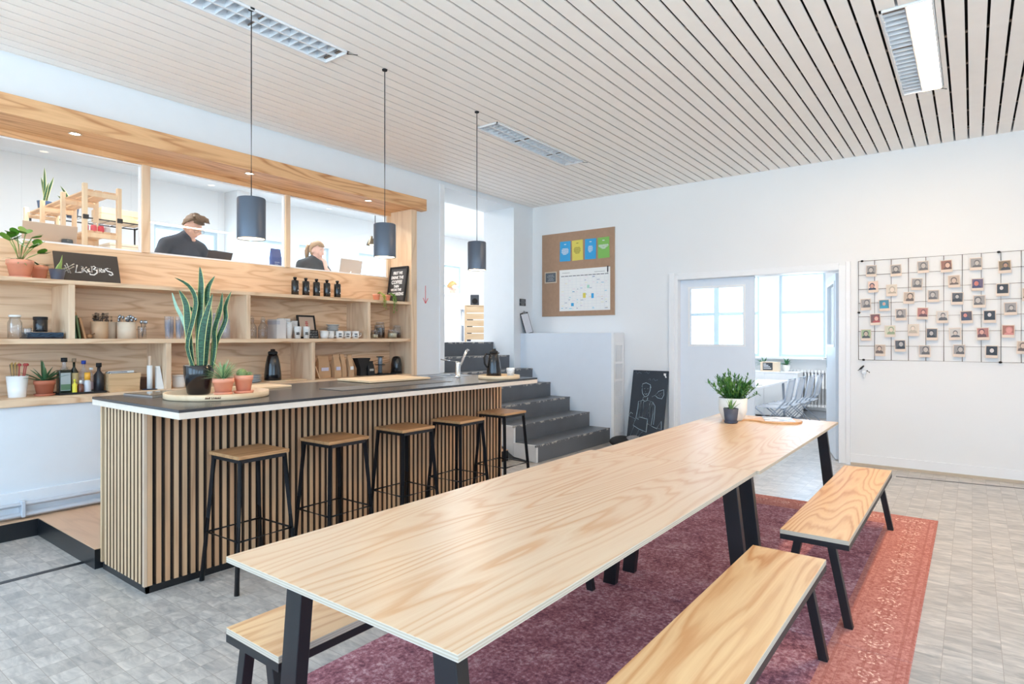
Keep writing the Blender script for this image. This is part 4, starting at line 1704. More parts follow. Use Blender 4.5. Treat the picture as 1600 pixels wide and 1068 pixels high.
lathe_part('body', [(0, 0), (.046, 0), (.047, .003), (.047, .118), (.044, .12), (0, .12)], BLACKG, t)
lathe_part('lid_rim', [(.0472, .095), (.0482, .097), (.0482, .118), (.0472, .119)], BLACKM, t)

# boards leaning on the divider, right of it
for i_, (x_, col, lb, h, tilt) in enumerate(((1.776, (70, 106, 78), 'green hardback book leaning on the left divider of the middle shelf', .17, -6),
                                            (1.796, (96, 112, 70), 'olive thin book leaning between green book and brown board', .19, -8),
                                            (1.822, (176, 128, 86), 'brown wooden chopping board leaning beside the books on the middle shelf', .225, -13))):
    t = thing('book' if i_ < 2 else 'chopping_board', lb, 'book' if i_ < 2 else 'board', (x_ + .012 + i_ * .01, 5.90, ZM + .001), rot=(0, R(tilt), 0))
    m = MB()
    if i_ < 2:
        m.box(-.007, -.005, -.09, .09, 0, h)
        m.box(.005, .007, -.09, .09, 0, h)
        m.box(-.007, .007, -.092, -.09, 0, h)
        m.build('cover', pbr('book_cover_%d' % i_, col, .6), t)
        m = MB()
        m.box(-.005, .005, -.088, .088, .003, h - .003)
        m.build('pages', PAPER, t)
    else:
        m.box(-.008, .008, -.10, .10, 0, h - .05)
        m.box(-.008, .008, -.025, .025, h - .05, h)
        m.build('board', pbr('brown_board', col, .5), t, bevel=.003)
t = thing('wooden_scoop', 'small brown wooden block lying before the leaning board', 'scoop', (1.90, 5.84, ZM), rz=.3)
m = MB()
m.ball((-.01, 0, .02), (.022, .02, .018), 12, 8)
m.tube([(0, 0, .024), (.045, .01, .045)], .006, 8)
m.build('scoop_body', pbr('brown_board', (176, 128, 86)), t)

KR = pbr('kraft_canister', (206, 172, 138), .6, var=.03)
KRL = pbr('pale_canister', (226, 206, 182), .6, var=.03)
for (x_, y_, r, h, mt, lb, kind) in ((1.985, 5.90, .064, .145, KR, 'tan canister full of dark forks, left of three', 'fork'),
                                     (2.10, 6.00, .052, .145, KRL, 'tan canister half hidden between two cutlery canisters', 'fork'),
                                     (2.19, 5.89, .072, .145, KRL, 'pale canister filled with steel spoons and knives, widest of three', 'spoon')):
    t = thing('cutlery_canister', lb, 'canister', (x_, y_, ZM))
    lathe_part('canister', [(0, 0), (r, 0), (r, h), (r * .95, h), (r * .95, .01), (0, .01)], mt, t, 28)
    rr = random.Random(int(x_ * 100))
    for k_ in range(22 if r > .055 else 6):
        a, q = rr.uniform(0, 2 * PI), rr.uniform(0, .75) * r
        cx_, cy_ = math.cos(a) * q, math.sin(a) * q
        tx_, ty_ = math.cos(a) * (q + .02), math.sin(a) * (q + .02)
        zt = h + rr.uniform(.015, .05)
        m = MB()
        m.tube([(cx_ * .6, cy_ * .6, .02), (tx_, ty_, zt)], .0022, 6)
        if kind == 'spoon':
            m.ball((tx_, ty_, zt), (.011, .006, .016), 8, 6)
        else:
            for f_ in (-.006, -.002, .002, .006):
                m.tube([(tx_ + f_, ty_, zt - .01), (tx_ + f_, ty_, zt + .03)], .0013, 5)
            m.box(tx_ - .008, tx_ + .008, ty_ - .0015, ty_ + .0015, zt - .012, zt - .005)
        m.build('spoon' if kind == 'spoon' else 'fork', STEEL if kind == 'spoon' else pbr('dark_cutlery', (96, 88, 84), .35, .6), t)
t = jar('cutlery_glass', 'small glass holding a few upright spoons beside the pale canister', (2.31, 5.88, ZM), .034, .11, neck=1.0, cat='glass')
rr = random.Random(8)
for k_ in range(7):
    m = MB()
    a = rr.uniform(0, 2 * PI)
    tx_, ty_ = math.cos(a) * .035, math.sin(a) * .02
    m.tube([(0, 0, .012), (tx_, ty_, .14)], .002, 6)
    m.ball((tx_, ty_, .148), (.011, .006, .017), 8, 6)
    m.build('spoon', STEEL, t)
for i_ in range(4):
    t = thing('plastic_cup', ('leftmost', 'second', 'third', 'rightmost')[i_] + ' stack of clear plastic cups behind the snake plant leaves', 'cup', (2.535 + i_ * .048, 5.90 + (i_ % 2) * .05, ZM),
              group='clear plastic cups on the middle shelf')
    m = MB()
    for q in range(6):
        z_ = q * .018
        m.lathe([(.020, z_), (.026, z_ + .11 if q == 5 else z_ + .1), (.0275, z_ + (.115 if q == 5 else .103))], n=16)
    m.build('cup_stack', CLEAR2, t)
for i_, x_ in enumerate((2.985, 3.085)):
    jar('storage_jar', ('left' if i_ == 0 else 'right') + ' one of two tall clear jars right of the snake plant leaves', (x_, 5.92, ZM), .046, .235, mat=CLEAR2, neck=.55, lid=.5, lidmat=CLEAR2)

# carafes
for i_, (x_, h) in enumerate(((3.345 + .03, .232), (3.475, .225))):
    t = thing('glass_carafe', ('taller left' if i_ == 0 else 'right') + ' clear glass carafe left of the white cups', 'carafe', (x_, 5.90 + .04 * (1 - i_), ZM))
    lathe_part('glass_body', [(0, 0), (.045, 0), (.047, .01), (.047, .12), (.022, .165), (.020, .19), (.026, h - .02), (.024, h - .02), (.018, .19), (.019, .167), (.044, .12), (.044, .012), (0, .01)], CLEAR, t, 24)
    m = MB()
    m.ball((0, 0, h - .01), (.017, .017, .017), 14, 8)
    m.build('stopper', CLEAR, t)

# paper cup sleeves: two tall white wrapped stacks, then mugs
t = thing('paper_stack', 'tall white boxed paper stack left of the lettered mugs', 'paper', (3.665, 5.95, ZM))
m = MB()
m.box(-.055, .055, -.09, .09, 0, .205)
m.build('box_body', pbr('pale_grey_card', (212, 206, 202), .7), t, bevel=.002, segs=1)
m = MB()
m.box(-.0555, -.02, -.0905, .0905, .15, .19)
m.build('printed_band', pbr('faint_print', (186, 184, 190), .7), t)
PRINT = pbr('black_print', (40, 40, 46), .6)


def scribble(parent, w, h, mat, loc, rot, rows=1, name='printed_marks', seed=1, r=.0012):
    """marks too small to read in the photograph: rows of short strokes"""
    rr = random.Random(seed)
    m = MB()
    for q in range(rows):
        z0 = h * (1 - (q + .5) / rows) - h / 2
        hh = h / rows * .32
        x = -w / 2 * rr.uniform(.8, 1)
        while x < w / 2 * .9:
            k = rr.randrange(3)
            dx = w * .07
            if k == 0:
                pts = [(x, z0 - hh), (x + dx * .2, z0 + hh)]
            elif k == 1:
                pts = [(x, z0 + hh), (x, z0 - hh), (x + dx * .7, z0 - hh * .6)]
            else:
                pts = [(x, z0 - hh), (x + dx * .4, z0 + hh), (x + dx * .8, z0 - hh)]
            stroke(m, pts, r, 0)
            x += dx * rr.uniform(1.1, 1.7)
    return m.build(name, mat, parent, loc=loc, rot=rot)


def mug(x, y, z, r, h, label, group, letters=None, sleeve=False, name='mug'):
    t = thing(name, label, 'mug', (x, y, z), group=group)
    lathe_part('cup_body', [(0, .002), (r * .82, 0), (r, h * .35), (r, h), (r * .93, h), (r * .92, .012), (0, .010)], CERAMIC, t, 22)
    m = MB()
    m.tube([(r * .95, 0, h * .78), (r + .018, 0, h * .75), (r + .022, 0, h * .5), (r + .012, 0, h * .3), (r * .9, 0, h * .25)], .0045, 8)
    o = m.build('handle', CERAMIC, t)
    o.rotation_euler = (0, 0, R(-25))
    if letters:
        a = R(-118)
        scribble(t, .034, h * .6, PRINT, (math.cos(a) * (r + .0008), math.sin(a) * (r + .0008), h * .45), (0, 0, R(-28)), rows=2, seed=int(x * 50), r=.0018)
    return t


def papercup(x, y, z, label, n=3, letters=None):
    t = thing('paper_cup', label, 'cup', (x, y, z), group=None)
    for q in range(n):
        z0 = q * .022
        lathe_part('cup', [(0, z0 + .003), (.030, z0), (.040, z0 + .105), (.042, z0 + .108), (.040, z0 + .110), (.037, z0 + .105), (.028, z0 + .006), (0, z0 + .005)], CERAMIC, t, 20)
    if letters:
        a = R(-118)
        scribble(t, .036, .045, PRINT, (math.cos(a) * .0375, math.sin(a) * .0375, .055), (R(-5), 0, R(-28)), rows=1 if n > 3 else 1, seed=int(x * 70), r=.002)
    return t


papercup(3.765, 6.03, ZM, 'white stacked paper cups with small print, back left', 6, 'xo')
papercup(3.84, 6.04, ZM, 'white stacked paper cups, tallest stack at the back', 6)
papercup(3.93, 6.04, ZM, 'white stacked paper cups at the back, beside the picture frame', 5)
papercup(3.775, 5.90, ZM, 'white stacked paper cups, front left of the cup cluster', 4)
papercup(3.86, 5.86, ZM, 'white paper cup with black letters, left one of the front two', 2, 'TIE')
papercup(3.955, 5.84, ZM, 'white paper cup with black letters, right one of the front two', 2, 'TIE')
# picture frame and lettered card
t = thing('picture_frame', 'black framed picture with red figure leaning behind the cups', 'picture frame', (4.10, 6.02, ZM), rot=(R(-12), 0, 0))
m = MB()
for a in ((-.115, .115, 0, .02), (-.115, .115, .25, .27), (-.115, -.095, .02, .25), (.095, .115, .02, .25)):
    m.box(a[0], a[1], -.01, .01, a[2], a[3])
m.build('frame', BLACKM, t, bevel=.001, segs=1)
m = MB()
m.box(-.097, .097, -.004, .004, .018, .252)
m.build('picture', pbr('tan_picture', (196, 172, 152), .6), t)
m = MB()
for z_, w in ((.185, .014), (.165, .018), (.145, .013), (.125, .016), (.105, .012)):
    m.box(-w, w, -.0055, -.004, z_, z_ + .014)
m.build('red_figure', pbr('faded_red', (186, 84, 84), .6), t)
t = thing('lettered_card', 'small black card with white handwriting standing before the picture frame', 'sign', (4.065, 5.86, ZM), rot=(R(-8), 0, 0))
m = MB()
m.box(-.062, .062, 0, .005, 0, .098)
m.build('card', BLACKM, t)
scribble(t, .105, .085, CHALK, (0, -.0008, .05), (0, 0, 0), rows=3, name='white_handwriting', seed=6, r=.0018)
# coffee mugs in a row, plates behind
for i_, (x_, y_) in enumerate(((4.215, 5.88), (4.315, 5.90), (4.41, 5.86), (4.525, 5.87), (4.635, 5.86))):
    w = ('leftmost', 'second from left', 'middle', 'fourth from left', 'rightmost')[i_]
    mug(x_, y_, ZM, .046 if i_ != 1 else .042, .088, '%s white mug of the front row of five on the middle shelf' % w, 'white mugs in the front row', letters='&' if i_ > 1 else None)
t = thing('plate_stack', 'short stack of small white bowls behind the white mugs', 'bowls', (4.44, 6.03, ZM))
for q in range(6):
    lathe_part('bowl', [(0, q * .026), (.04, q * .026), (.078, q * .026 + .035), (.080, q * .026 + .036), (.036, q * .026 + .006), (0, q * .026 + .006)], CERAMIC, t, 22)

# right cubby: small frame and storage jars
t = thing('picture_frame', 'dark framed picture leaning at the left of the right-hand cubby', 'picture frame', (4.875, 6.05, ZM), rot=(R(-8), 0, R(-18)))
m = MB()
m.box(-.075, .075, 0, .014, 0, .30)
m.build('frame', BLACKM, t, bevel=.001, segs=1)
m = MB()
m.box(-.06, .06, -.0015, 0, .015, .285)
m.build('picture', pbr('dark_grey_picture', (84, 86, 88), .5), t)
BEANS = pbr('coffee_beans', (70, 46, 34), .6, var=.4, scale=90)
NUTS = pbr('pale_nuts', (222, 196, 160), .7, var=.3, scale=60)
for (x_, y_, r, h, fl, fm, lb) in ((4.925, 5.86, .045, .085, .55, NUTS, 'low glass jar of white sugar cubes in the right-hand cubby'),
                                   (5.035, 5.92, .052, .15, .6, BEANS, 'glass jar of coffee beans, second from left in the right-hand cubby'),
                                   (5.125, 5.99, .060, .19, .7, BEANS, 'tallest glass jar of coffee beans at the back of the right-hand cubby'),
                                   (5.215, 5.86, .060, .095, .7, NUTS, 'low wide glass jar of pale nuts in the right-hand cubby'),
                                   (5.345, 5.92, .055, .15, .5, BEANS, 'rightmost clip-top glass jar in the right-hand cubby')):
    jar('storage_jar', lb, (x_, y_, ZM), r, h, fill=fl, fillmat=fm, lid=.86, lidmat=CLEAR2, neck=.88)

# ---- bottom shelf
t = thing('utensil_pot', 'white pot holding straws and red tongs at the far left of the bottom shelf', 'pot', (1.43, 5.90, ZL))
pot(t, .070, .165, CERAMIC, rim=False, soil=False, taper=.78, name='pot')
for k_ in range(9):
    m = MB()
    x_ = -.045 + k_ * .007
    m.tube([(x_ * .5, .01, .03), (x_, .0, .255 + (k_ % 3) * .008)], .003, 6)
    m.build('straw', pbr('yellow_straw', (222, 186, 84), .5) if k_ % 3 else pbr('dark_straw', (60, 74, 60), .5), t)
for x_, w in ((.012, .012), (.045, .010), (.058, .008)):
    m = MB()
    m.beam((x_ * .5, 0, .04), (x_, -.01, .262), w, .006)
    m.ball((x_, -.01, .25), (.014, .006, .012), 8, 6)
    m.build('red_tong', pbr('red_plastic', (172, 66, 62), .4), t)
t = thing('potted_plant', 'terracotta pot with aloe on the bottom shelf beside the bottles', 'plant', (1.602, 5.89, ZL))
pot(t, .072, .115, TERRA2, saucer=.072)
rosette(t, .10, 17, .20, .017, pbr('aloe_green', (74, 112, 74), .45, var=.15), rise=(.35, 1.45), seed=31, droop=.12, fold=.5)
t = thing('bottle_tray', 'black tray with a pale liner under the oil and sauce bottles', 'tray', (1.845, 5.90, ZL))
m = MB()
m.box(-.165, .165, -.085, .105, 0, .006)
for a in ((-.165, .165, -.085, -.080), (-.165, .165, .100, .105), (-.165, -.160, -.08, .1), (.160, .165, -.08, .1)):
    m.box(a[0], a[1], a[2], a[3], .006, .016)
m.build('tray_body', BLACKM, t)
m = MB()
m.box(-.150, .150, -.075, .095, .0062, .0075)
m.build('liner', PAPER, t)
ZB = ZL + .008


def bottle(label, x, y, h, r, glass, cap, capmat=None, labelcol=None, lz=(.25, .6), neck=.3, square=False, sh=.62, labelmats=None):
    t = thing('sauce_bottle', label, 'bottle', (x, y, ZB))
    if square:
        m = MB()
        m.box(-r, r, -r * .8, r * .8, 0, h * sh)
        m.build('body', glass, t, bevel=.008, segs=3)
        lathe_part('neck', [(r * .7, h * sh), (r * neck, h * (sh + .10)), (r * neck, h * .9)], CLEAR2 if labelmats else glass, t, 18)
    else:
        lathe_part('body', [(0, 0), (r * .95, 0), (r, .004), (r, h * sh), (r * neck, h * (sh + .14)), (r * neck, h * .92), (0, h * .92)], glass, t, 22)
    lathe_part('cap', [(0, h * .88), (r * (neck + .08), h * .88), (r * (neck + .08), h), (0, h)] if not cap else [(0, h - cap), (r * (neck + .2), h - cap), (r * (neck + .2), h), (0, h)], capmat or BLACKM, t, 16)
    if labelcol:
        m = MB()
        if square:
            m.box(-r * .78, r * .78, -r * .8 - .0015, -r * .8, h * lz[0], h * lz[1])
        else:
            m.lathe([(r + .0008, h * lz[0]), (r + .0008, h * lz[1])], n=22)
        m.build('label_paper', labelcol, t)
    return t


DKG = pbr('dark_green_glass', (26, 34, 26), .15)
t = bottle('square dark olive oil bottle with grey-green label at the left of the tray', 1.735, 5.90, .29, .044, DKG, .035, labelcol=pbr('label_grey', (170, 178, 178), .6), lz=(.08, .58), square=True, sh=.66, labelmats=1)
m = MB()
m.box(-.033, .033, -.0375, -.0368, .028, .075)
m.build('label_band', pbr('label_green', (92, 124, 96), .6), t)
bottle('tall dark vinegar bottle with cream label and round shoulders', 1.808, 5.915, .282, .030, DKG, .03, capmat=pbr('cork_cap', (150, 128, 104), .7), labelcol=pbr('label_cream', (200, 178, 128), .6), lz=(.2, .58), sh=.60)
bottle('small lemon yellow squeeze bottle at the front of the tray', 1.790, 5.84, .115, .017, pbr('lemon_yellow', (230, 216, 70), .4), .02, capmat=pbr('lemon_yellow', (230, 216, 70), .4))
bottle('small brown syrup bottle with white cap between yellow and orange bottles', 1.833, 5.842, .105, .021, pbr('brown_glass', (104, 58, 44), .25), .03, capmat=CERAMIC)
bottle('squeeze bottle with orange cap and pale label on the tray', 1.882, 5.85, .165, .026, pbr('cloudy_plastic', (206, 208, 214), .4), .062, capmat=pbr('orange_cap', (240, 176, 60), .4), neck=.62, sh=.5)
bottle('clear plastic bottle with blue cap behind the orange-capped bottle', 1.885, 5.945, .262, .034, CLEAR2, .03, capmat=pbr('blue_cap', (34, 70, 170), .4), labelcol=pbr('pale_label', (208, 206, 214), .6), lz=(.1, .35))
bottle('short clear bottle behind, right of the blue-capped one', 1.945, 5.96, .20, .028, CLEAR2, .02, capmat=CERAMIC, labelcol=pbr('pink_label', (206, 176, 176), .6), lz=(.1, .4))
bottle('dark soy sauce bottle with black cap at the right end of the tray', 1.980, 5.895, .24, .037, pbr('soy_black', (34, 34, 40), .3), .035, neck=.35, sh=.58)
t = thing('wooden_box', 'light wooden box of paper sachets right of the bottle tray', 'box', (2.15, 5.90, ZL))
m = MB()
for a in ((-.125, .125, -.085, -.075), (-.125, .125, .075, .085)):
    m.add([(a[0] + .012, a[2], 0), (a[1] - .012, a[2], 0), (a[1] - .012, a[3], 0), (a[0] + .012, a[3], 0), (a[0], a[2], .155), (a[1], a[2], .155), (a[1], a[3], .155), (a[0], a[3], .155)],
          [(0, 3, 2, 1), (4, 5, 6, 7), (0, 1, 5, 4), (1, 2, 6, 5), (2, 3, 7, 6), (3, 0, 4, 7)])
m.box(-.122, -.112, -.075, .075, .005, .155)
m.box(.112, .122, -.075, .075, .005, .155)
m.box(-.112, .112, -.075, .075, 0, .008)
m.build('box_body', wood('box_ply', (214, 180, 138), (178, 138, 98), 'x', rings=16, stretch=1, wide=9, fine=.25, strength=.6), t)
for k_ in range(7):
    m = MB()
    m.box(-.10, .10 - (k_ % 3) * .03, -.06 + k_ * .018, -.056 + k_ * .018, .01, .158 + (k_ % 4) * .005)
    m.build('sachet', PAPER if k_ % 2 else pbr('dark_card', (60, 56, 60), .6), t)
t = thing('brown_box', 'small dark brown box between the wooden box and paper rolls', 'box', (2.335, 5.97, ZL))
m = MB()
m.box(-.05, .05, -.06, .06, 0, .095)
m.build('box_body', pbr('dark_brown_card', (96, 66, 50), .6), t, bevel=.002, segs=1)
m = MB()
m.box(-.052, .052, -.062, .062, .095, .108)
m.build('lid', pbr('dark_brown_lid', (120, 86, 66), .6), t, bevel=.002, segs=1)
t = thing('paper_roll', 'upright white paper roll on a thin stand near the low divider', 'paper roll', (2.355, 5.835, ZL))
lathe_part('base', [(0, 0), (.06, 0), (.06, .006), (0, .007)], pbr('navy_base', (44, 52, 70), .5), t, 24)
lathe_part('roll', [(.006, .008), (.022, .008), (.022, .215), (.006, .215)], PAPER, t, 20)
lathe_part('rod', [(0, .007), (.011, .007), (.011, .30), (0, .30)], pbr('pale_wood_rod', (226, 200, 176), .6), t, 12)
t = thing('paper_cone_stack', 'white folded filter papers leaning beside the paper roll', 'paper', (2.43, 5.82, ZL))
for k_ in range(4):
    m = MB()
    m.add([(-.028, -.01 + k_ * .008, 0), (.036, -.01 + k_ * .008, 0), (.012, .02 + k_ * .008, .205), (-.018, .02 + k_ * .008, .205),
           (-.028, -.007 + k_ * .008, 0), (.036, -.007 + k_ * .008, 0), (.012, .023 + k_ * .008, .205), (-.018, .023 + k_ * .008, .205)],
          [(0, 1, 2, 3), (7, 6, 5, 4), (0, 4, 5, 1), (1, 5, 6, 2), (2, 6, 7, 3), (3, 7, 4, 0)])
    m.build('filter_paper', PAPER, t)
t = thing('white_canister', 'low white canister behind the black plant pot', 'canister', (2.64, 5.92, ZL))
lathe_part('body', [(0, 0), (.05, 0), (.052, .01), (.052, .10), (0, .10)], CERAMIC, t)
lathe_part('lid', [(0, .10), (.054, .10), (.054, .112), (.02, .118), (0, .118)], CERAMIC, t)
t = thing('glass_bottle', 'slim clear bottle standing left of the low white canister', 'bottle', (2.565, 5.97, ZL))
lathe_part('body', [(0, 0), (.028, 0), (.028, .12), (.012, .15), (.012, .19), (0, .19)], CLEAR2, t)
t = thing('plate_stack', 'stack of thin grey-white plates beside the vacuum flask', 'plates', (3.375, 5.92, ZL))
for q in range(7):
    lathe_part('plate', [(0, q * .0115), (.055, q * .0115), (.085, q * .0115 + .008), (.086, q * .0115 + .010), (.052, q * .0115 + .004), (0, q * .0115 + .004)],
               CERAMIC if q % 2 else pbr('grey_plate', (168, 176, 184), .35), t, 26)


def flask(label, loc, rz=0, s=1.0):
    t = thing('vacuum_flask', label, 'flask', loc, rz)
    lathe_part('body', [(0, 0), (.075 * s, 0), (.078 * s, .006 * s), (.076 * s, .06 * s), (.066 * s, .15 * s), (.050 * s, .225 * s), (.040 * s, .245 * s), (0, .245 * s)], BLACKG, t, 32)
    lathe_part('lid', [(0, .245 * s), (.042 * s, .245 * s), (.044 * s, .262 * s), (.038 * s, .270 * s), (.022 * s, .276 * s), (.020 * s, .292 * s), (0, .294 * s)], BLACKM, t, 24)
    m = MB()
    m.tube([(.040 * s, 0, .235 * s), (.085 * s, 0, .240 * s), (.105 * s, 0, .205 * s), (.100 * s, 0, .14 * s), (.074 * s, 0, .10 * s)], [.010 * s, .011 * s, .011 * s, .010 * s, .008 * s], 10)
    m.build('handle', BLACKM, t)
    m = MB()
    m.tube([(-.030 * s, 0, .232 * s), (-.058 * s, 0, .250 * s)], [.013 * s, .008 * s], 10)
    m.build('spout', BLACKM, t)
    return t


flask('tall black vacuum flask standing on a wooden board on the bottom shelf', (3.60, 5.92, ZL + .013), R(70), 1.12)
t = thing('serving_board', 'pale wooden board under the vacuum flask on the bottom shelf', 'board', (3.72, 5.92, ZL))
m = MB()
m.box(-.22, .22, -.11, .11, 0, .012)
m.build('board', BIRCH, t, bevel=.002, segs=1)
t = thing('wooden_stick', 'thin wooden stirring stick leaning on the divider beside the kraft bags', 'stick', (4.125, 5.84, ZL + .003), rot=(0, R(-22), 0))
m = MB()
m.beam((0, 0, 0), (0, 0, .15), .012, .008)
m.build('stick_body', BIRCH, t)


def bag(label, x, y, w, d, h, mat=KRAFT, sticker=None, z=ZL, name='coffee_bag', window=None):
    t = thing(name, label, 'bag', (x, y, z))
    m = MB()
    pr = [(0, 1, 1), (.12, 1.04, 1.06), (.45, 1.0, .92), (.7, .9, .6), (.86, .84, .25), (.97, .92, .08), (1, .92, .08)]
    vs = []
    for (q, a, b_) in pr:
        for (i, j) in ((-1, -1), (1, -1), (1, 1), (-1, 1)):
            vs.append((i * w / 2 * a, j * d / 2 * b_, h * q))
    fs = [(0, 3, 2, 1)]
    for k_ in range(len(pr) - 1):
        for j in range(4):
            fs.append((k_ * 4 + j, k_ * 4 + (j + 1) % 4, k_ * 4 + 4 + (j + 1) % 4, k_ * 4 + 4 + j))
    fs.append(tuple(range(len(vs) - 4, len(vs))))
    m.add(vs, fs)
    m.build('bag_body', mat, t, bevel=.004, segs=2)
    if sticker:
        m = MB()
        m.box(-w * .3, w * .3, -d / 2 * 1.04 - .003, -d / 2 * 1.0, h * .32, h * .47)
        m.build('sticker', sticker, t)
    m = MB()
    m.box(-w * .44, w * .44, -.008, .008, h * .955, h)
    m.build('closure', mat, t)
    return t


LAV = pbr('lavender_label', (206, 204, 224), .6)
bag('large kraft coffee bag with pale label, leftmost of the row', 4.255, 5.97, .16, .09, .255, sticker=LAV)
bag('kraft coffee bag, second from left on the bottom shelf', 4.405, 5.93, .095, .10, .265, sticker=LAV)
bag('kraft coffee bag, third from left, seen edge on', 4.505, 5.95, .065, .11, .27)
bag('kraft coffee bag, rightmost, next to the black coffee dripper', 4.60, 5.93, .070, .10, .26, sticker=PAPER)
t = thing('coffee_dripper', 'black cone coffee filter holder right of the kraft bags', 'coffee dripper', (4.785, 5.93, ZL))
m = MB()
m.add([(-.045, -.04, 0), (.045, -.04, 0), (.045, .04, 0), (-.045, .04, 0), (-.045, -.04, .09), (.045, -.04, .09), (.045, .04, .09), (-.045, .04, .09),
       (-.10, -.05, .215), (.10, -.05, .215), (.10, .05, .215), (-.10, .05, .215)],
      [(0, 3, 2, 1), (0, 1, 5, 4), (1, 2, 6, 5), (2, 3, 7, 6), (3, 0, 4, 7), (4, 5, 9, 8), (5, 6, 10, 9), (6, 7, 11, 10), (7, 4, 8, 11), (8, 9, 10, 11)])
m.build('cone', BLACKM, t, bevel=.004)
m = MB()
m.tube([(.06, 0, .19), (.10, 0, .17), (.10, 0, .10), (.05, 0, .08)], .007, 8)
m.build('handle', BLACKM, t)
bag('small black coffee bag with pale label leaning by the dripper', 4.89, 5.90, .10, .06, .175, mat=BLACKM, sticker=pbr('pale_grey_sticker', (170, 170, 168), .6))
t = thing('coffee_press', 'grey cylindrical manual coffee press with two round black flanges', 'coffee press', (5.075, 5.93, ZL + .014))
lathe_part('cylinder', [(0, 0), (.026, 0), (.026, .105), (.028, .105), (.028, .205), (0, .205)], pbr('smoky_plastic', (140, 148, 156), .3), t)
lathe_part('flange', [(.026, .108), (.062, .108), (.062, .114), (.026, .116)], BLACKM, t)
lathe_part('plunger_top', [(0, .205), (.046, .206), (.046, .214), (0, .216)], BLACKM, t)
lathe_part('filter_cap', [(0, -.001), (.034, -.001), (.034, .008), (.026, .010)], BLACKM, t)
t = thing('black_tray', 'small black tray under the coffee press on the bottom shelf', 'tray', (5.105, 5.91, ZL))
m = MB()
m.box(-.14, .14, -.09, .09, 0, .005)
for a in ((-.14, .14, -.09, -.085), (-.14, .14, .085, .09), (-.14, -.135, -.085, .085), (.135, .14, -.085, .085)):
    m.box(a[0], a[1], a[2], a[3], .005, .011)
m.build('tray_body', BLACKM, t)
t = thing('electric_kettle', 'black electric kettle in the right corner of the bottom shelf', 'kettle', (5.345, 5.93, ZL))
lathe_part('base', [(0, 0), (.075, 0), (.076, .018), (0, .020)], BLACKM, t)
lathe_part('body', [(0, .02), (.072, .02), (.074, .03), (.070, .12), (.058, .19), (.045, .215), (.02, .225), (0, .226)], BLACKG, t, 30)
m = MB()
m.tube([(-.04, -.03, .205), (-.085, -.055, .195), (-.098, -.065, .14), (-.082, -.05, .075), (-.062, -.035, .06)], .010, 10)
m.build('handle', BLACKM, t)
m = MB()
m.tube([(.045, .02, .175), (.075, .035, .205)], [.018, .010], 10)
m.build('spout', BLACKG, t)

# ---- counter top
t = thing('round_tray', 'large round pale wooden tray holding three potted plants on the counter', 'tray', (1.985, 3.905, ZC))
lathe_part('tray_body', [(0, 0), (.305, 0), (.31, .004), (.31, .036), (.300, .036), (.298, .010), (0, .008)], BIRCH, t, 64)
a = math.atan2(-.6, -.78)
BURNT = pbr('burnt_logo_brown', (120, 78, 56), .7)
LOGO_AT = (.3105 * math.cos(R(238)), .3105 * math.sin(R(238)), .019)
scribble(t, .095, .018, BURNT, LOGO_AT, (0, 0, R(-32)), rows=1, name='burnt_logo', seed=3, r=.0028)
t = thing('snake_plant', 'tall variegated snake plant in a glossy black pot on the round tray', 'plant', (1.945, 4.075, ZC + .010))
lathe_part('pot', [(0, 0), (.062, 0), (.070, .01), (.088, .12), (.093, .188), (.089, .192), (.085, .188), (.080, .15), (0, .15)], BLACKG, t, 36)
lathe_part('soil', [(0, .165), (.082, .162)], SOIL, t)


def snake_mat():
    m_, nt, ns, b = new_mat('snake_leaf_green')
    b.inputs['Roughness'].default_value = .5
    tc = N(nt, 'ShaderNodeTexCoord')
    n_ = N(nt, 'ShaderNodeTexNoise')
    mp_ = N(nt, 'ShaderNodeMapping')
    mp_.inputs['Scale'].default_value = (6, 6, 75)
    nt.links.new(tc.outputs['Object'], mp_.inputs[0])
    nt.links.new(mp_.outputs[0], n_.inputs['Vector'])
    n_.inputs['Detail'].default_value = 2
    c_ = N(nt, 'ShaderNodeValToRGB')
    c_.color_ramp.elements[0].position = .42
    c_.color_ramp.elements[0].color = lin((18, 54, 34))
    c_.color_ramp.elements[1].position = .62
    c_.color_ramp.elements[1].color = lin((52, 100, 68))
    nt.links.new(n_.outputs['Fac'], c_.inputs[0])
    nt.links.new(c_.outputs[0], b.inputs['Base Color'])
    return m_


SNG = snake_mat()
PALES = pbr('pale_silver_leaf', (150, 184, 160), .45, var=.25, scale=30)
SY = pbr('snake_margin', (206, 204, 128), .4, var=.05)
LAT = Vector((.604, -.797, 0))
DEP = Vector((.797, .604, 0))
# lateral (m), height (m) control points, depth offset, width, pale?
K_ = 4.05 / 948


def sl(px, py):
    return ((px - 307) * K_, 1.5 - (py - 528) * K_ - ZC - .010)


leaves = [
    ([(307, 575), (306, 530), (308, 485), (310, 445), (308.5, 417)], .0, .021, SNG),
    ([(300, 575), (290, 540), (299, 500), (304, 470), (294, 448), (273, 435)], -.02, .017, SNG),
    ([(296, 575), (291, 540), (287, 505), (284, 475), (273, 453)], .02, .019, SNG),
    ([(293, 572), (286, 530), (276, 500), (264, 478), (257, 456)], .05, .014, PALES),
    ([(315, 575), (318, 530), (320, 495), (316, 465), (318, 447), (327.5, 431)], .03, .017, SNG),
    ([(313, 578), (314, 550), (316, 528), (322, 500), (336, 460)], -.05, .023, SNG),
    ([(326, 575), (330, 540), (329, 515), (338, 485), (342, 457)], .01, .019, SNG),
    ([(327, 572), (331, 535), (344, 500), (343, 478), (351.5, 455)], .04, .013, SNG),
    ([(303, 575), (298, 520), (294, 490), (276, 476)], .06, .018, SNG),
    ([(322, 575), (325, 530), (327, 500), (336, 460)], .06, .014, SNG),
    ([(309, 570), (307, 500), (306, 440)], .05, .012, SNG),
]
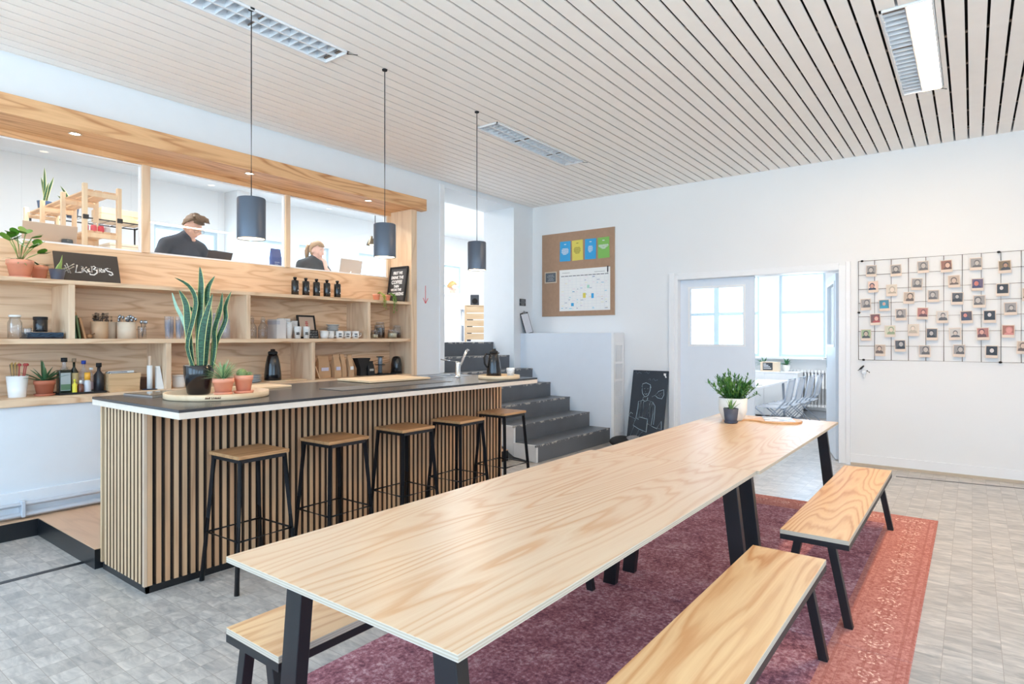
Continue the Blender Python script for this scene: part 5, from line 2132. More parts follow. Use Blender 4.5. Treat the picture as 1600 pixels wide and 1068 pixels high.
for (cp, dep, w, mt) in leaves:
    # resample as smooth curve
    P_ = [Vector((sl(*c)[0], 0, sl(*c)[1])) for c in cp]
    pts, ws = [], []
    nn = 16
    for i in range(nn + 1):
        u = i / nn * (len(P_) - 1)
        k_ = min(int(u), len(P_) - 2)
        f_ = u - k_
        p0_, p1_, p2_, p3_ = P_[max(k_ - 1, 0)], P_[k_], P_[k_ + 1], P_[min(k_ + 2, len(P_) - 1)]
        q = 0.5 * ((2 * p1_) + (-p0_ + p2_) * f_ + (2 * p0_ - 5 * p1_ + 4 * p2_ - p3_) * f_ ** 2 + (-p0_ + 3 * p1_ - 3 * p2_ + p3_) * f_ ** 3)
        t_ = i / nn
        dd = dep * (.5 + .8 * t_)
        pts.append(LAT * q.x + DEP * dd + Vector((0, 0, max(q.z, .13))))
        ws.append(1.3 * w * (0.55 + 1.2 * t_ - 1.0 * t_ ** 2) * (1 - t_ ** 7) + .0008)
    m = MB()
    sdv = (LAT + DEP * random.uniform(-.5, .5))
    m.leaf(pts, ws, sdv, 0, 1, fold=.22, margin=.16)
    m.build('leaf', [mt, SY if mt is SNG else mt], t)

t = thing('potted_plant', 'small terracotta pot with fine spidery green plant on the round tray', 'plant', (2.035, 3.930, ZC + .010))
pot(t, .066, .098, TERRA, saucer=.062)
m = MB()
rr = random.Random(12)
for k_ in range(130):
    d = Vector((rr.gauss(0, 1), rr.gauss(0, 1), rr.uniform(.0, 1.7))).normalized()
    L = rr.uniform(.09, .14)
    p = Vector((0, 0, .10)) + d * .01
    m.leaf([p, p + d * L * .5 + Vector((0, 0, .01)), p + d * L], [.0035, .003, .0004], basis(d)[0], rr.randrange(2), fold=.3)
m.build('foliage', [pbr('spidery_green', (112, 160, 110), .5, var=.2), pbr('spidery_pale', (176, 200, 150), .5, var=.1)], t)
t = thing('potted_plant', 'small terracotta pot with round cactus on the round tray', 'plant', (2.172, 3.925, ZC + .010))
pot(t, .060, .112, TERRA, saucer=.066)
cm = pbr('cactus_green', (124, 146, 92), .7, var=.25, scale=60)


def cactus(parent, c, r):
    m = MB()
    n_, k2 = 40, 12
    vs, fs = [], []
    for i in range(k2 + 1):
        ph = PI * i / k2
        for j in range(n_):
            rr_ = r * (1 + .06 * math.cos(j * PI / 2))
            a = 2 * PI * j / n_
            vs.append((c[0] + rr_ * math.sin(ph) * math.cos(a), c[1] + rr_ * math.sin(ph) * math.sin(a), c[2] - r * 1.1 * math.cos(ph)))
    for i in range(k2):
        for j in range(n_):
            fs.append((i * n_ + j, i * n_ + (j + 1) % n_, (i + 1) * n_ + (j + 1) % n_, (i + 1) * n_ + j))
    m.add(vs, fs, 0, True)
    m.build('cactus_ball', cm, parent)
    m = MB()
    rr = random.Random(4)
    for k_ in range(150):
        d = Vector((rr.gauss(0, 1), rr.gauss(0, 1), rr.uniform(-.3, 1.6))).normalized()
        p = Vector(c) + d * r * 1.03
        m.tube([p, p + d * .007], .0005, 3, caps=False)
    m.build('spines', pbr('cactus_spines', (222, 206, 170), .7), parent)


cactus(t, (-.012, .0, .128), .033)
cactus(t, (.032, -.015, .118), .022)

# hob with a silver front edge
t = thing('induction_hob', 'glossy black table-top induction hob with silver edge at the counter left end', 'hob', (0, 0, ZC))
pts = [(1.735, 4.64), (1.775, 4.09), (2.14, 4.27), (2.06, 4.80)]
pts = [(1.66, 4.515), (1.700, 4.175), (2.00, 4.26), (1.97, 4.53)]
m = MB()
vs = [(x, y, z) for z in (0.0, .010) for x, y in pts]
m.add(vs, [(3, 2, 1, 0), (4, 5, 6, 7)] + [(i, (i + 1) % 4, (i + 1) % 4 + 4, i + 4) for i in range(4)])
m.build('body', ALU, t)
m = MB()
c_ = (sum(p[0] for p in pts) / 4, sum(p[1] for p in pts) / 4)
p2 = [(c_[0] + (x - c_[0]) * .975, c_[1] + (y - c_[1]) * .98) for x, y in pts]
vs = [(x, y, z) for z in (.010, .0125) for x, y in p2]
m.add(vs, [(3, 2, 1, 0), (4, 5, 6, 7)] + [(i, (i + 1) % 4, (i + 1) % 4 + 4, i + 4) for i in range(4)])
m.build('glass_top', pbr('hob_glass', (20, 20, 24), .04, coat=.5), t)

# boards and slate mat
t = thing('cutting_board', 'pale cutting board behind the round tray on the counter', 'cutting board', (2.50, 4.33, ZC), rz=R(8))
m = MB()
m.box(-.24, .21, -.14, .14, 0, .016)
m.build('board', BIRCH, t, bevel=.003)
t = thing('cutting_board', 'large pale cutting board in the middle of the counter, before the kraft bags', 'cutting board', (3.68, 4.25, ZC + .003), rz=R(-3))
m = MB()
m.box(-.34, .34, -.25, .22, 0, .018)
m.build('board', BIRCH, t, bevel=.003)
t = thing('counter_mat', 'thin dark slate mat lying along the counter before the large cutting board', 'mat', (3.3, 3.74, ZC))
m = MB()
m.box(-.55, .62, -.12, .16, 0, .0025)
m.build('mat', pbr('slate_mat', (70, 66, 64), .45), t)
# round tray with flask and paper cup
t = thing('round_tray', 'small round wooden tray with flask and cup at the right end of the counter', 'tray', (4.485, 3.555, ZC))
lathe_part('tray_body', [(0, 0), (.192, 0), (.196, .004), (.196, .034), (.188, .034), (.186, .010), (0, .008)], BIRCH, t, 56)
flask('black vacuum flask with side handle on the small round tray by the tap', (4.475, 3.61, ZC + .010), R(150), .92)
t = thing('patterned_cup', 'white cup with black patterned print beside the vacuum flask', 'cup', (4.56, 3.475, ZC + .0105))
lathe_part('cup_body', [(0, .002), (.032, 0), (.041, .085), (.040, .088), (.038, .085), (.030, .008), (0, .006)], CERAMIC, t, 24)
m = MB()
rr = random.Random(2)
for k_ in range(26):
    a, z_ = R(rr.uniform(150, 330)), rr.uniform(.012, .068)
    r_ = .0325 + z_ * .106
    da, dz = rr.choice(((.0, .014), (.16, 0), (.1, .01), (-.1, .012)))
    r2_ = .0325 + (z_ + dz) * .106
    m.tube([(math.cos(a) * r_, math.sin(a) * r_, z_), (math.cos(a + da) * r2_, math.sin(a + da) * r2_, z_ + dz)], .0011, 5)
m.build('printed_pattern', PRINT, t)

# ---- things on the long table
t = thing('potted_plant', 'bushy green plant in a large white pot on the far end of the table', 'plant', (5.50, 1.70, .7705))
lathe_part('pot', [(0, 0), (.075, 0), (.090, .012), (.118, .08), (.122, .20), (.114, .20), (.112, .17), (0, .165)], pbr('white_matt_pot', (240, 238, 232), .5, var=.01), t, 40)
lathe_part('soil', [(0, .18), (.112, .175)], SOIL, t)
rr = random.Random(21)
m, s = MB(), MB()
for i in range(52):
    a = rr.uniform(0, 2 * PI)
    e = rr.uniform(.15, 1.55)
    L = rr.uniform(.13, .235) * (1.0 if e > .6 else .8)
    d = Vector((math.cos(a) * math.cos(e), math.sin(a) * math.cos(e), math.sin(e)))
    b0 = Vector((math.cos(a) * .04, math.sin(a) * .04, .17))
    b1_ = b0 + d * L * .55
    b2_ = b0 + d * L + Vector((0, 0, .02))
    s.tube([b0, b1_, b2_], [.004, .003, .002], 6)
    for q in range(18):
        f_ = rr.uniform(.25, 1.05)
        p = b0.lerp(b2_, f_)
        dd = (d * .7 + Vector((rr.gauss(0, .7), rr.gauss(0, .7), rr.gauss(.35, .5)))).normalized()
        LL = rr.uniform(.03, .048)
        m.leaf([p, p + dd * LL * .4, p + dd * LL * .8, p + dd * LL], [.003, .0065, .005, .0008], basis(dd)[0], rr.randrange(2), fold=.2)
s.build('stem', GREEN, t)
m.build('foliage', [pbr('bush_green', (84, 134, 58), .45, var=.25, scale=20), pbr('bush_green_deep', (58, 108, 50), .45, var=.2, scale=20)], t)
t = thing('potted_plant', 'small pale aloe in a dark slate pot with saucer at the table end', 'plant', (5.30, 1.655, .7705))
pot(t, .062, .118, NAVYPOT, rim=False, taper=.78, saucer=.060)
rosette(t, .10, 13, .12, .009, pbr('pale_aloe', (128, 164, 96), .45, var=.1), rise=(.5, 1.5), seed=17, droop=.1, fold=.5)
t = thing('serving_board', 'round paddle-shaped wooden board with a magazine on the far table', 'board', (5.66, 1.36, .7705), rz=R(118))
m = MB()
n_ = 40
o_ = []
for i in range(n_ + 1):
    a = R(18) + (2 * PI - R(36)) * i / n_
    o_.append((.195 * math.cos(a), .195 * math.sin(a)))
o_ += [(.25, -.022), (.33, -.02), (.345, 0), (.33, .02), (.25, .022)]
vs = [(x, y, z) for z in (0, .014) for x, y in o_]
k_ = len(o_)
m.add(vs, [tuple(range(k_ - 1, -1, -1)), tuple(range(k_, 2 * k_))] + [(i, (i + 1) % k_, (i + 1) % k_ + k_, i + k_) for i in range(k_)])
m.build('board', pbr('honey_board', (214, 164, 112), .45, var=.06), t, bevel=.002, segs=1)
t = thing('magazine', 'grey and white printed magazine lying on the round wooden board', 'magazine', (5.67, 1.36, .7850), rz=R(20))
m = MB()
m.box(-.15, .15, -.12, .12, 0, .004)
m.build('pages', PAPER, t)


def mag_mat():
    m_, nt, ns, b = new_mat('magazine_cover')
    b.inputs['Roughness'].default_value = .35
    tc = N(nt, 'ShaderNodeTexCoord')
    n_ = N(nt, 'ShaderNodeTexNoise')
    n_.inputs['Scale'].default_value = 14
    n_.inputs['Detail'].default_value = 5
    nt.links.new(tc.outputs['Object'], n_.inputs['Vector'])
    c_ = N(nt, 'ShaderNodeValToRGB')
    c_.color_ramp.elements[0].position = .4
    c_.color_ramp.elements[0].color = lin((142, 144, 150))
    c_.color_ramp.elements[1].position = .56
    c_.color_ramp.elements[1].color = lin((232, 230, 228))
    nt.links.new(n_.outputs['Fac'], c_.inputs[0])
    nt.links.new(c_.outputs[0], b.inputs['Base Color'])
    return m_


m = MB()
m.box(-.151, .151, -.121, .121, .004, .0048)
m.build('cover', mag_mat(), t)

# ================================================================== END WALL: boards, grid, photos
EW = R(-90)     # parts built facing local -y then turned to face the room


def hexmat(name, col, rough=.6):
    return pbr(name, col, rough, var=.02)


t = thing('pin_board', 'large brown cork pin board on the end wall above the stair cover', 'pin board', (8.188, 4.927, 1.85), rz=EW)
m = MB()
m.box(-.656, .656, -.018, 0, 0, 1.32)
m.build('board', CORK, t, bevel=.002, segs=1)
m = MB()
for a in ((-.660, .660, -.6, 0),):
    m.box(-.660, .660, -.008, -.0, -.004, 1.324)
m.build('backing', pbr('board_edge', (206, 196, 184), .7), t)
BLU, YEL, GRN = hexmat('card_blue', (52, 160, 216)), hexmat('card_yellow', (222, 208, 96)), hexmat('card_green', (128, 186, 92))
for i_, (yc, mt, nm, cm_) in enumerate(((5.140, BLU, 'leftmost blue', CHALK), (4.908, YEL, 'yellow', pbr('olive_print', (140, 130, 60), .7)),
                                        (4.682, BLU, 'right-hand blue', CHALK), (4.448, GRN, 'green', CHALK))):
    t = thing('event_card', '%s printed card pinned in the top row of the cork board' % nm, 'card', (8.168, yc, 2.715), rz=EW, rot=(0, R(1.0 * (-1) ** i_), EW))
    m = MB()
    m.box(-.098, .098, -.003, 0, 0, .315)
    m.build('card', mt, t)
    m = MB()
    m.box(-.018, .018, -.0042, -.003, .262, .274)
    m.build('card_mark', cm_, t)
    m = MB()
    ln = ((.05, .20), (.062, .185), (.066, .17), (.062, .155), (.066, .14), (.05, .125), (.035, .11))
    if i_ == 3:
        ln = ((.082, .20), (.085, .186), (.07, .172), (.05, .158), (.03, .144))
    if i_ == 2:
        ln = tuple((a * .62, b) for a, b in ln)
    for w, z_ in ln:
        x_ = -w
        rr = random.Random(int(w * 1e4) + i_)
        while x_ < w - .006:
            q = min(w, x_ + rr.uniform(.008, .022))
            m.box(x_, q, -.0042, -.003, z_ - .004, z_ + .005)
            x_ = q + .004
    m.build('printed_text', cm_, t)
t = thing('wall_planner', 'white month planner with small coloured notes pinned on the cork board', 'planner', (8.168, 4.791, 1.927), rz=EW)
m = MB()
m.box(-.451, .451, -.003, 0, 0, .652)
m.build('sheet', PAPER, t)
m = MB()
for i in range(12):
    m.box(-.42 + i * .071, -.42 + i * .071 + .060, -.0042, -.003, .545, .555)
m.box(-.40, -.26, -.0042, -.003, .60, .604)
m.box(.18, .36, -.0042, -.003, .588, .592)
m.build('header_print', pbr('planner_ink', (70, 74, 84), .6), t)
m = MB()
for i in range(13):
    m.box(-.43 + i * .0713, -.4285 + i * .0713, -.0038, -.003, .02, .54)
for i in range(13):
    m.box(-.43, .43, -.0038, -.003, .02 + i * .0433, .0215 + i * .0433)
m.build('grid_lines', pbr('planner_line', (206, 212, 222), .7), t)
rr = random.Random(44)
NC = [pbr('note_sky', (120, 196, 226), .7), pbr('note_pale_pink', (232, 214, 224), .7), pbr('note_pale_yellow', (234, 230, 190), .7), pbr('note_ink', (140, 152, 180), .7)]
m = MB()
for k_ in range(70):
    i, j = rr.randrange(12), rr.randrange(12)
    x_, z_ = -.43 + i * .0713 + rr.uniform(.004, .02), .02 + j * .0433 + rr.uniform(.008, .025)
    m.box(x_, x_ + rr.uniform(.02, .05), -.0046, -.0038, z_, z_ + .008, rr.choice((0, 1, 1, 2, 3)))
m.build('written_entries', NC, t)
for (x_, z_, w, h, mt, nm) in ((.005, .235, .05, .075, YEL, 'yellow_sticker'), (.150, .225, .042, .075, BLU, 'blue_sticker'), (-.21, .10, .05, .05, BLU, 'blue_sticker'),
                               (.075, .37, .04, .05, pbr('mint', (176, 220, 200), .7), 'mint_sticker')):
    m = MB()
    m.box(x_ - w / 2, x_ + w / 2, -.0055, -.0047, z_ - h / 2, z_ + h / 2)
    m.build(nm, mt, t)
t = thing('marker_pen', 'small dark marker pen clipped at the top right of the wall planner', 'pen', (8.160, 4.378, 2.49), rz=EW)
m = MB()
m.lathe([(.002, 0), (.007, .014), (.009, .02), (.009, .085), (.010, .085), (.010, .1), (0, .1)], n=14)
m.build('pen_body', pbr('pen_navy', (44, 48, 66), .4), t)
t = thing('chalk_note', 'small grey slate note with pale frame at the left edge of the cork board', 'sign', (8.167, 5.408, 2.385), rz=EW)
m = MB()
m.box(-.115, .115, -.008, 0, 0, .018)
m.box(-.115, .115, -.008, 0, .162, .18)
m.box(-.115, -.098, -.008, 0, .018, .162)
m.box(.098, .115, -.008, 0, .018, .162)
m.build('frame', pbr('pale_frame', (198, 182, 162), .6), t)
m = MB()
m.box(-.099, .099, -.005, 0, .017, .163)
m.build('slate', pbr('grey_slate', (96, 102, 108), .7), t)
m = MB()
for k_, (w, z_) in enumerate(((.05, .125), (.07, .1), (.045, .07), (.06, .045))):
    stroke(m, [(-w + q * w / 4, z_ + .004 * math.sin(q * 2.2 + k_)) for q in range(9)], .0022, -.0058)
m.build('chalk_writing', CHALK, t)

# wire grid with instant photos
def gy(x):
    return 1.067 - (x - 100) * 1.471 / 1180.0


GX = [100, 217, 337, 462, 588, 718, 852, 990, 1132, 1280]
GYs = [1.067, .903, .739, .573, .411, .248, .085, -.077, -.240, -.404]
GZs = [2.403, 2.237, 2.071, 1.909, 1.750, 1.579, 1.408, 1.246]
t = thing('wire_grid', 'dark wire grid panel on the end wall right of the doorway, hung with instant photos', 'wire grid', (8.165, 1.067, 1.246), rz=EW)
m = MB()
for y_ in GYs + [-.567, -.73]:
    m.tube([(1.067 - y_, 0, 0), (1.067 - y_, 0, 1.157)], .0030, 6)
for z_ in GZs:
    m.tube([(0, -.0035, z_ - 1.246), (1.797, -.0035, z_ - 1.246)], .0028, 6)
m.build('wires', WIRE, t)
for (y_, z_) in ((1.03, 2.403), (-.222, 2.403), (1.062, 1.80), (1.015, 1.246), (-.236, 1.246)):
    m = MB()
    m.ball((1.067 - y_, -.004, z_ - 1.246), (.016, .012, .012), 12, 8)
    m.tube([(1.067 - y_, 0, z_ - 1.246), (1.067 - y_, .022, z_ - 1.246)], .005, 8)
    m.build('wall_clip', BLACKM, t)

PH = [  # x0,y0,x1,y1 in a 4.643x crop measured off the wall, kind
    (155, 205, 233, 290, 'bw'), (333, 200, 412, 288, 'bw'), (528, 178, 610, 262, 'bw'), (695, 170, 780, 258, 'brown'), (906, 152, 998, 245, 'bw'), (1112, 170, 1208, 268, 'olive'),
    (168, 320, 246, 404, 'colour'), (302, 345, 380, 432, 'faint'), (482, 300, 565, 388, 'bw'), (750, 278, 836, 370, 'sepia'), (918, 303, 1008, 393, 'purple'), (1098, 338, 1190, 434, 'black'),
    (424, 400, 508, 486, 'sepia'), (602, 386, 686, 474, 'bw'), (774, 402, 860, 494, 'darkbw'), (932, 424, 1020, 515, 'bw'), (116, 448, 192, 532, 'bw'), (250, 457, 325, 535, 'teal'),
    (370, 520, 448, 607, 'bw'), (525, 512, 605, 600, 'red'), (665, 537, 750, 628, 'bwl'), (840, 537, 926, 628, 'multi'), (1005, 533, 1096, 625, 'black'), (1155, 475, 1248, 570, 'bw'),
    (186, 558, 260, 640, 'redhair'), (290, 640, 368, 728, 'palegreen'), (460, 632, 538, 720, 'faint'), (592, 662, 673, 750, 'darkbw'), (756, 658, 845, 750, 'bwl'), (957, 658, 1048, 750, 'red'),
    (1138, 640, 1232, 732, 'pink'), (118, 670, 195, 752, 'green'), (220, 780, 296, 864, 'sepia'), (364, 747, 442, 832, 'darkbw'), (538, 785, 622, 874, 'bw'), (785, 780, 873, 872, 'bw'),
    (1020, 788, 1112, 880, 'black'), (1248, 758, 1340, 850, 'sepia'), (1288, 370, 1380, 470, 'sepia')]
PW = {'bw': ('grey portrait', (150, 144, 140), (96, 92, 92), (188, 178, 170)), 'bwl': ('pale grey full-figure portrait', (196, 190, 184), (84, 82, 84), (200, 186, 176)),
      'darkbw': ('dark grey portrait', (84, 80, 82), (40, 40, 44), (186, 176, 170)), 'brown': ('brown-haired portrait', (140, 92, 74), (92, 60, 50), (226, 186, 160)),
      'olive': ('olive brown portrait', (128, 104, 72), (58, 58, 62), (182, 140, 112)), 'colour': ('bright portrait with dark jacket', (226, 196, 180), (48, 50, 70), (206, 150, 130)),
      'faint': ('very pale portrait', (206, 196, 180), (176, 164, 148), (222, 206, 190)), 'sepia': ('sepia portrait', (186, 166, 148), (96, 80, 72), (206, 180, 160)),
      'purple': ('violet and red portrait', (96, 78, 104), (52, 50, 92), (196, 112, 96)), 'black': ('nearly black portrait', (40, 38, 42), (26, 26, 30), (214, 204, 200)),
      'teal': ('teal blue portrait', (64, 118, 136), (34, 140, 168), (206, 160, 140)), 'red': ('reddish portrait', (176, 112, 100), (96, 60, 62), (216, 160, 142)),
      'multi': ('dark portrait with red face', (84, 72, 76), (56, 62, 84), (204, 132, 118)), 'redhair': ('portrait with long dark red hair', (112, 74, 70), (168, 74, 72), (220, 176, 156)),
      'palegreen': ('pale green portrait', (198, 196, 172), (136, 152, 120), (214, 196, 176)), 'pink': ('pink close-up portrait', (160, 104, 84), (198, 128, 120), (214, 150, 136)),
      'green': ('green outdoor portrait', (150, 170, 130), (70, 74, 70), (196, 178, 158))}
BORD = pbr('instant_photo_border', (222, 206, 192), .6, var=.02)
rr = random.Random(77)
place = []
for (x0, y0, x1, y1, kd) in PH:
    place.append(((x0 + x1) / 2, (y0 + y1) / 2))


def wy(cx):
    # columns of the grid give the metric position along the wall
    if cx >= GX[-1]:
        return GYs[-1] - (cx - GX[-1]) * (.163 / 148)
    for a in range(len(GX) - 1):
        if GX[a] <= cx <= GX[a + 1]:
            f_ = (cx - GX[a]) / (GX[a + 1] - GX[a])
            return GYs[a] * (1 - f_) + GYs[a + 1] * f_
    return GYs[0]


def wz(cx, cy):
    f_ = (cx - 100) / 1180.0
    top = 178 + (102 - 178) * f_
    bot = 890 + (914 - 890) * f_
    return 2.403 - (cy - top) / (bot - top) * 1.157


cnt = {}
for (x0, y0, x1, y1, kd) in PH:
    cx_, cy_ = (x0 + x1) / 2, (y0 + y1) / 2
    yy, zz = wy(cx_), wz(cx_, cy_)
    desc, bgc, body, face = PW[kd]
    rowf = (2.403 - zz) / 1.157
    row = ('top', 'second', 'third', 'fourth', 'fifth', 'sixth', 'bottom')[min(6, int(rowf * 7))]
    near = int(round((1.067 - yy) / .163))
    col = ('left edge', 'second wire', 'third wire', 'fourth wire', 'fifth wire', 'sixth wire', 'seventh wire', 'eighth wire', 'ninth wire', 'tenth wire', 'last wire')[min(10, near)]
    lab = '%s instant photo, %s row, near the %s' % (desc, row, col)
    cnt[lab] = cnt.get(lab, 0) + 1
    if cnt[lab] > 1:
        lab = 'lower ' + lab
    t = thing('instant_photo', lab, 'photo', (8.150, yy, zz), group='instant photos on the wire grid', rot=(0, R(rr.uniform(-2.5, 2.5)), EW))
    w, h = .0525, .0665
    m = MB()
    m.box(-w, w, 0, .0012, -h, h)
    m.build('photo_card', BORD, t)
    pw, pz0, pz1 = .046, -.036, .059
    m = MB()
    m.box(-pw, pw, -.0006, 0, pz0, pz1, 0)
    cxh = rr.uniform(-.012, .012)
    hz = .014 + rr.uniform(-.006, .008)
    hr = rr.uniform(.018, .025)

    def clipz(z_):
        return max(pz0, min(pz1, z_))

    def clipx(x_):
        return max(-pw, min(pw, x_))
    # shoulders
    sh = [(clipx(cxh - .040), pz0), (clipx(cxh - .036), hz - .030), (clipx(cxh - .014), hz - .018), (clipx(cxh + .014), hz - .018), (clipx(cxh + .036), hz - .030), (clipx(cxh + .040), pz0)]
    m.poly(sh, -.0010, .0003, 1)
    m.poly([(clipx(cxh + math.cos(a * PI / 8) * hr * 1.18), clipz(hz + .004 + math.sin(a * PI / 8) * hr * 1.35)) for a in range(16)], -.0013, .0003, 1)
    m.poly([(clipx(cxh + math.cos(a * PI / 8) * hr * .85), clipz(hz - .002 + math.sin(a * PI / 8) * hr * 1.08)) for a in range(16)], -.0016, .0003, 2)
    for sx in (-1, 1):
        m.box(cxh + sx * hr * .36 - .0018, cxh + sx * hr * .36 + .0018, -.0019, -.0016, hz + .001, hz + .003, 1)
    m.box(cxh - .004, cxh + .004, -.0019, -.0016, hz - .011, hz - .0095, 1)
    m.build('portrait', [pbr('ph_bg_' + kd, bgc, .35), pbr('ph_body_' + kd, body, .35), pbr('ph_face_' + kd, face, .35)], t)
    m = MB()
    m.box(pw + .002, pw + .008, -.006, .012, .008, .014)
    m.build('clip', KRL, t)

t = thing('bird_hook', 'small black and white bird-shaped wall ornament below the wire grid', 'wall ornament', (8.17, 1.010, 1.10), rz=EW)
m = MB()
m.ball((.0, -.02, .0), (.026, .018, .030), 14, 10)
m.ball((.006, -.022, -.035), (.010, .009, .035), 10, 8)
m.build('bird_body', pbr('bird_white', (224, 230, 236), .3), t)
m = MB()
m.tube([(-.062, -.02, .018), (-.03, -.022, .045), (.0, -.024, .078)], [.004, .012, .008], 8)
m.build('wing', BLACKM, t)
m = MB()
m.tube([(.03, -.02, .022), (.058, -.02, .0)], [.008, .007], 8)
m.build('tail', BLACKM, t)
m = MB()
m.tube([(0, -.01, 0), (0, .018, 0)], .006, 8)
m.build('mount', BLACKM, t)

# chalkboard leaning on the end wall
t = thing('chalkboard', 'large blackboard with chalk drawing of a waiter leaning on the end wall', 'blackboard', (7.90, 3.675, .003), rot=(R(-13), 0, EW))
m = MB()
m.box(-.27, .27, 0, .018, 0, 1.06)
m.build('board', pbr('blue_black_slate', (40, 50, 62), .6, var=.1, scale=6), t, bevel=.002, segs=1)


def cb(x, y):
    # chalk drawing laid out on a 415 x 760 grid
    tl = 190 + (140 - 190) * (y - 148) / 762
    tr = 605 + (565 - 605) * (y - 160) / 690
    return (-.27 + (x - tl) / (tr - tl) * .54, 1.06 - (y - 150) / 760.0 * 1.04)


m = MB()
DR = [[(308, 315), (306, 360), (312, 395), (340, 432), (378, 415), (402, 360), (402, 318)], [(300, 325), (310, 295), (350, 282), (400, 300), (410, 335)],
      [(325, 432), (318, 462), (345, 478), (370, 466), (376, 436)], [(318, 468), (268, 482), (262, 560), (245, 660), (280, 668)],
      [(372, 462), (440, 482), (466, 520), (462, 640), (455, 712)], [(440, 490), (446, 600), (430, 715)], [(245, 655), (300, 645), (388, 660)],
      [(240, 672), (216, 735), (290, 770), (375, 792), (384, 668)], [(300, 470), (290, 640)], [(330, 482), (325, 640)], [(410, 480), (370, 655)], [(430, 490), (395, 600)],
      [(455, 415), (500, 365), (558, 345), (562, 400), (540, 440), (490, 432), (468, 412)], [(425, 425), (455, 410)], [(240, 668), (160, 640), (180, 600), (205, 615)],
      [(385, 705), (455, 735), (500, 748)], [(545, 668), (498, 740), (548, 752), (545, 668)], [(225, 745), (186, 850)], [(290, 775), (235, 880)], [(330, 790), (280, 850)],
      [(345, 370), (350, 380)], [(330, 345), (342, 343)], [(365, 345), (380, 342)], [(335, 395), (352, 404), (368, 394)],
      [(270, 500), (285, 640)], [(400, 500), (405, 640)]]
for q in DR:
    stroke(m, [cb(*p) for p in q], .0038)
m.build('chalk_drawing', pbr('chalk_bluish', (170, 194, 208), .9), t)
m = MB()
for q in ([(205, 180), (225, 165), (240, 190), (262, 170), (290, 185)], [(330, 175), (350, 165), (370, 185), (385, 170)], [(375, 250), (392, 235), (400, 255)], [(420, 250), (435, 235), (455, 255), (485, 245)],
          [(485, 380), (520, 420)], [(500, 370), (540, 410)], [(490, 415), (540, 375)]):
    stroke(m, [cb(*p) for p in q], .0028)
m.build('faint_writing', pbr('chalk_faint', (104, 122, 138), .9), t)
m = MB()
m.poly([cb(*p) for p in ((552, 175), (580, 178), (576, 196), (588, 218), (572, 222), (566, 204), (552, 196))], -.0015, .001)
m.build('bird_logo', CHALK, t)
t = thing('floor_cushion', 'black floor cushion with grey folded cover at the foot of the blackboard', 'cushion', (7.60, 3.86, 0), rz=.3)
m = MB()
m.ball((0, 0, .075), (.20, .17, .075), 24, 10)
m.build('cushion_body', BLACKM, t)
m = MB()
m.ball((-.03, -.16, .12), (.09, .10, .05), 16, 8)
m.ball((.04, -.17, .10), (.10, .08, .06), 16, 8)
m.build('grey_cover', pbr('grey_fleece', (128, 128, 132), .95, var=.2, scale=40), t)

# left wall (beyond the opening): black sign, clipboard; red arrow on the pier
t = thing('wall_sign', 'tiny black sign with white script above the clipboard', 'sign', (7.895, 5.775, 2.02))
m = MB()
for z0, z1 in ((0, .052), (.056, .112)):
    m.box(-.08, .08, -.006, 0, z0, z1)
m.build('plate', pbr('dark_plate', (64, 68, 74), .6), t)
m = MB()
for z_, w in ((.095, .05), (.075, .06), (.035, .055), (.016, .045)):
    stroke(m, [(-w + q * w / 4, z_ + .003 * math.sin(q * 2.4)) for q in range(9)], .0018, -.0068)
m.build('white_script', CHALK, t)
t = thing('clipboard', 'clipboard with white sheet leaning on the wall on top of the stair cover', 'clipboard', (7.975, 5.69, 1.5785), rot=(R(-13), R(-9), 0))
m = MB()
m.box(-.105, .105, 0, .004, 0, .345)
m.build('board', BLACKM, t, bevel=.001, segs=1)
m = MB()
m.box(-.092, .092, -.0015, 0, .008, .325)
m.build('sheet', pbr('lined_sheet', (222, 224, 232), .8), t)
m = MB()
m.box(-.045, .045, -.010, .002, .325, .352)
m.tube([(-.02, -.006, .35), (0, -.012, .372), (.02, -.006, .35)], .004, 8)
m.build('clip', STEEL, t)
t = thing('wall_arrow', 'thin red arrow pointing down on the white pier beside the shelving', 'arrow', (5.72, 5.779, 1.96))
RED = pbr('arrow_red', (226, 96, 104), .6)
m = MB()
m.box(-.005, .005, -.0015, 0, 0.0, .235)
m.beam((0, -.001, .0), (-.045, -.001, .07), .010, .0012, side=(1, 0, 0))
m.beam((0, -.001, .0), (.045, -.001, .07), .010, .0012, side=(1, 0, 0))
m.build('arrow_mark', RED, t)
m = MB()
m.box(5.985, 6.07, 5.765, 5.78, 1.03, 3.6)
m.box(6.055, 6.07, 5.78, 6.4, 1.435, 3.57)
struct('trim_7', m, [TRIM])

# ================================================================== FAR ROOM
t = thing('radiator', 'white column radiator under the far room window', 'radiator', (12.48, 2.2, 0))
for i in range(13):
    m = MB()
    y_ = .60 - i * .06
    for dx in (-.05, .05):
        m.tube([(dx, y_, .24), (dx, y_, .88)], .017, 8)
    m.box(-.07, .07, y_ - .024, y_ + .024, .86, .90)
    m.box(-.07, .07, y_ - .024, y_ + .024, .215, .255)
    m.build('column', TRIM, t)
m = MB()
m.tube([(0, .62, .14), (0, -1.0, .14)], .022, 10)
m.tube([(0, .62, .14), (0, .60, .24)], .014, 8)
m.box(.08, .10, -1.6, 3.2, .0, .12)
m.build('feed_pipe', PIPEW, t)
CHR = pbr('chair_tube', (170, 180, 196), .35, .4)
SEATP = glassy('frosted_plastic', (.86, .89, .93), .08, .2, body=.35, bodycol=(.78, .82, .88))
c0 = thing('wire_chair', 'nearest translucent chair of the row seen through the doorway', 'chair', (9.9, 2.45, 0), group='translucent chairs in the far room', rz=0)
m = MB()
m.box(-.21, .21, -.20, .22, .44, .455)
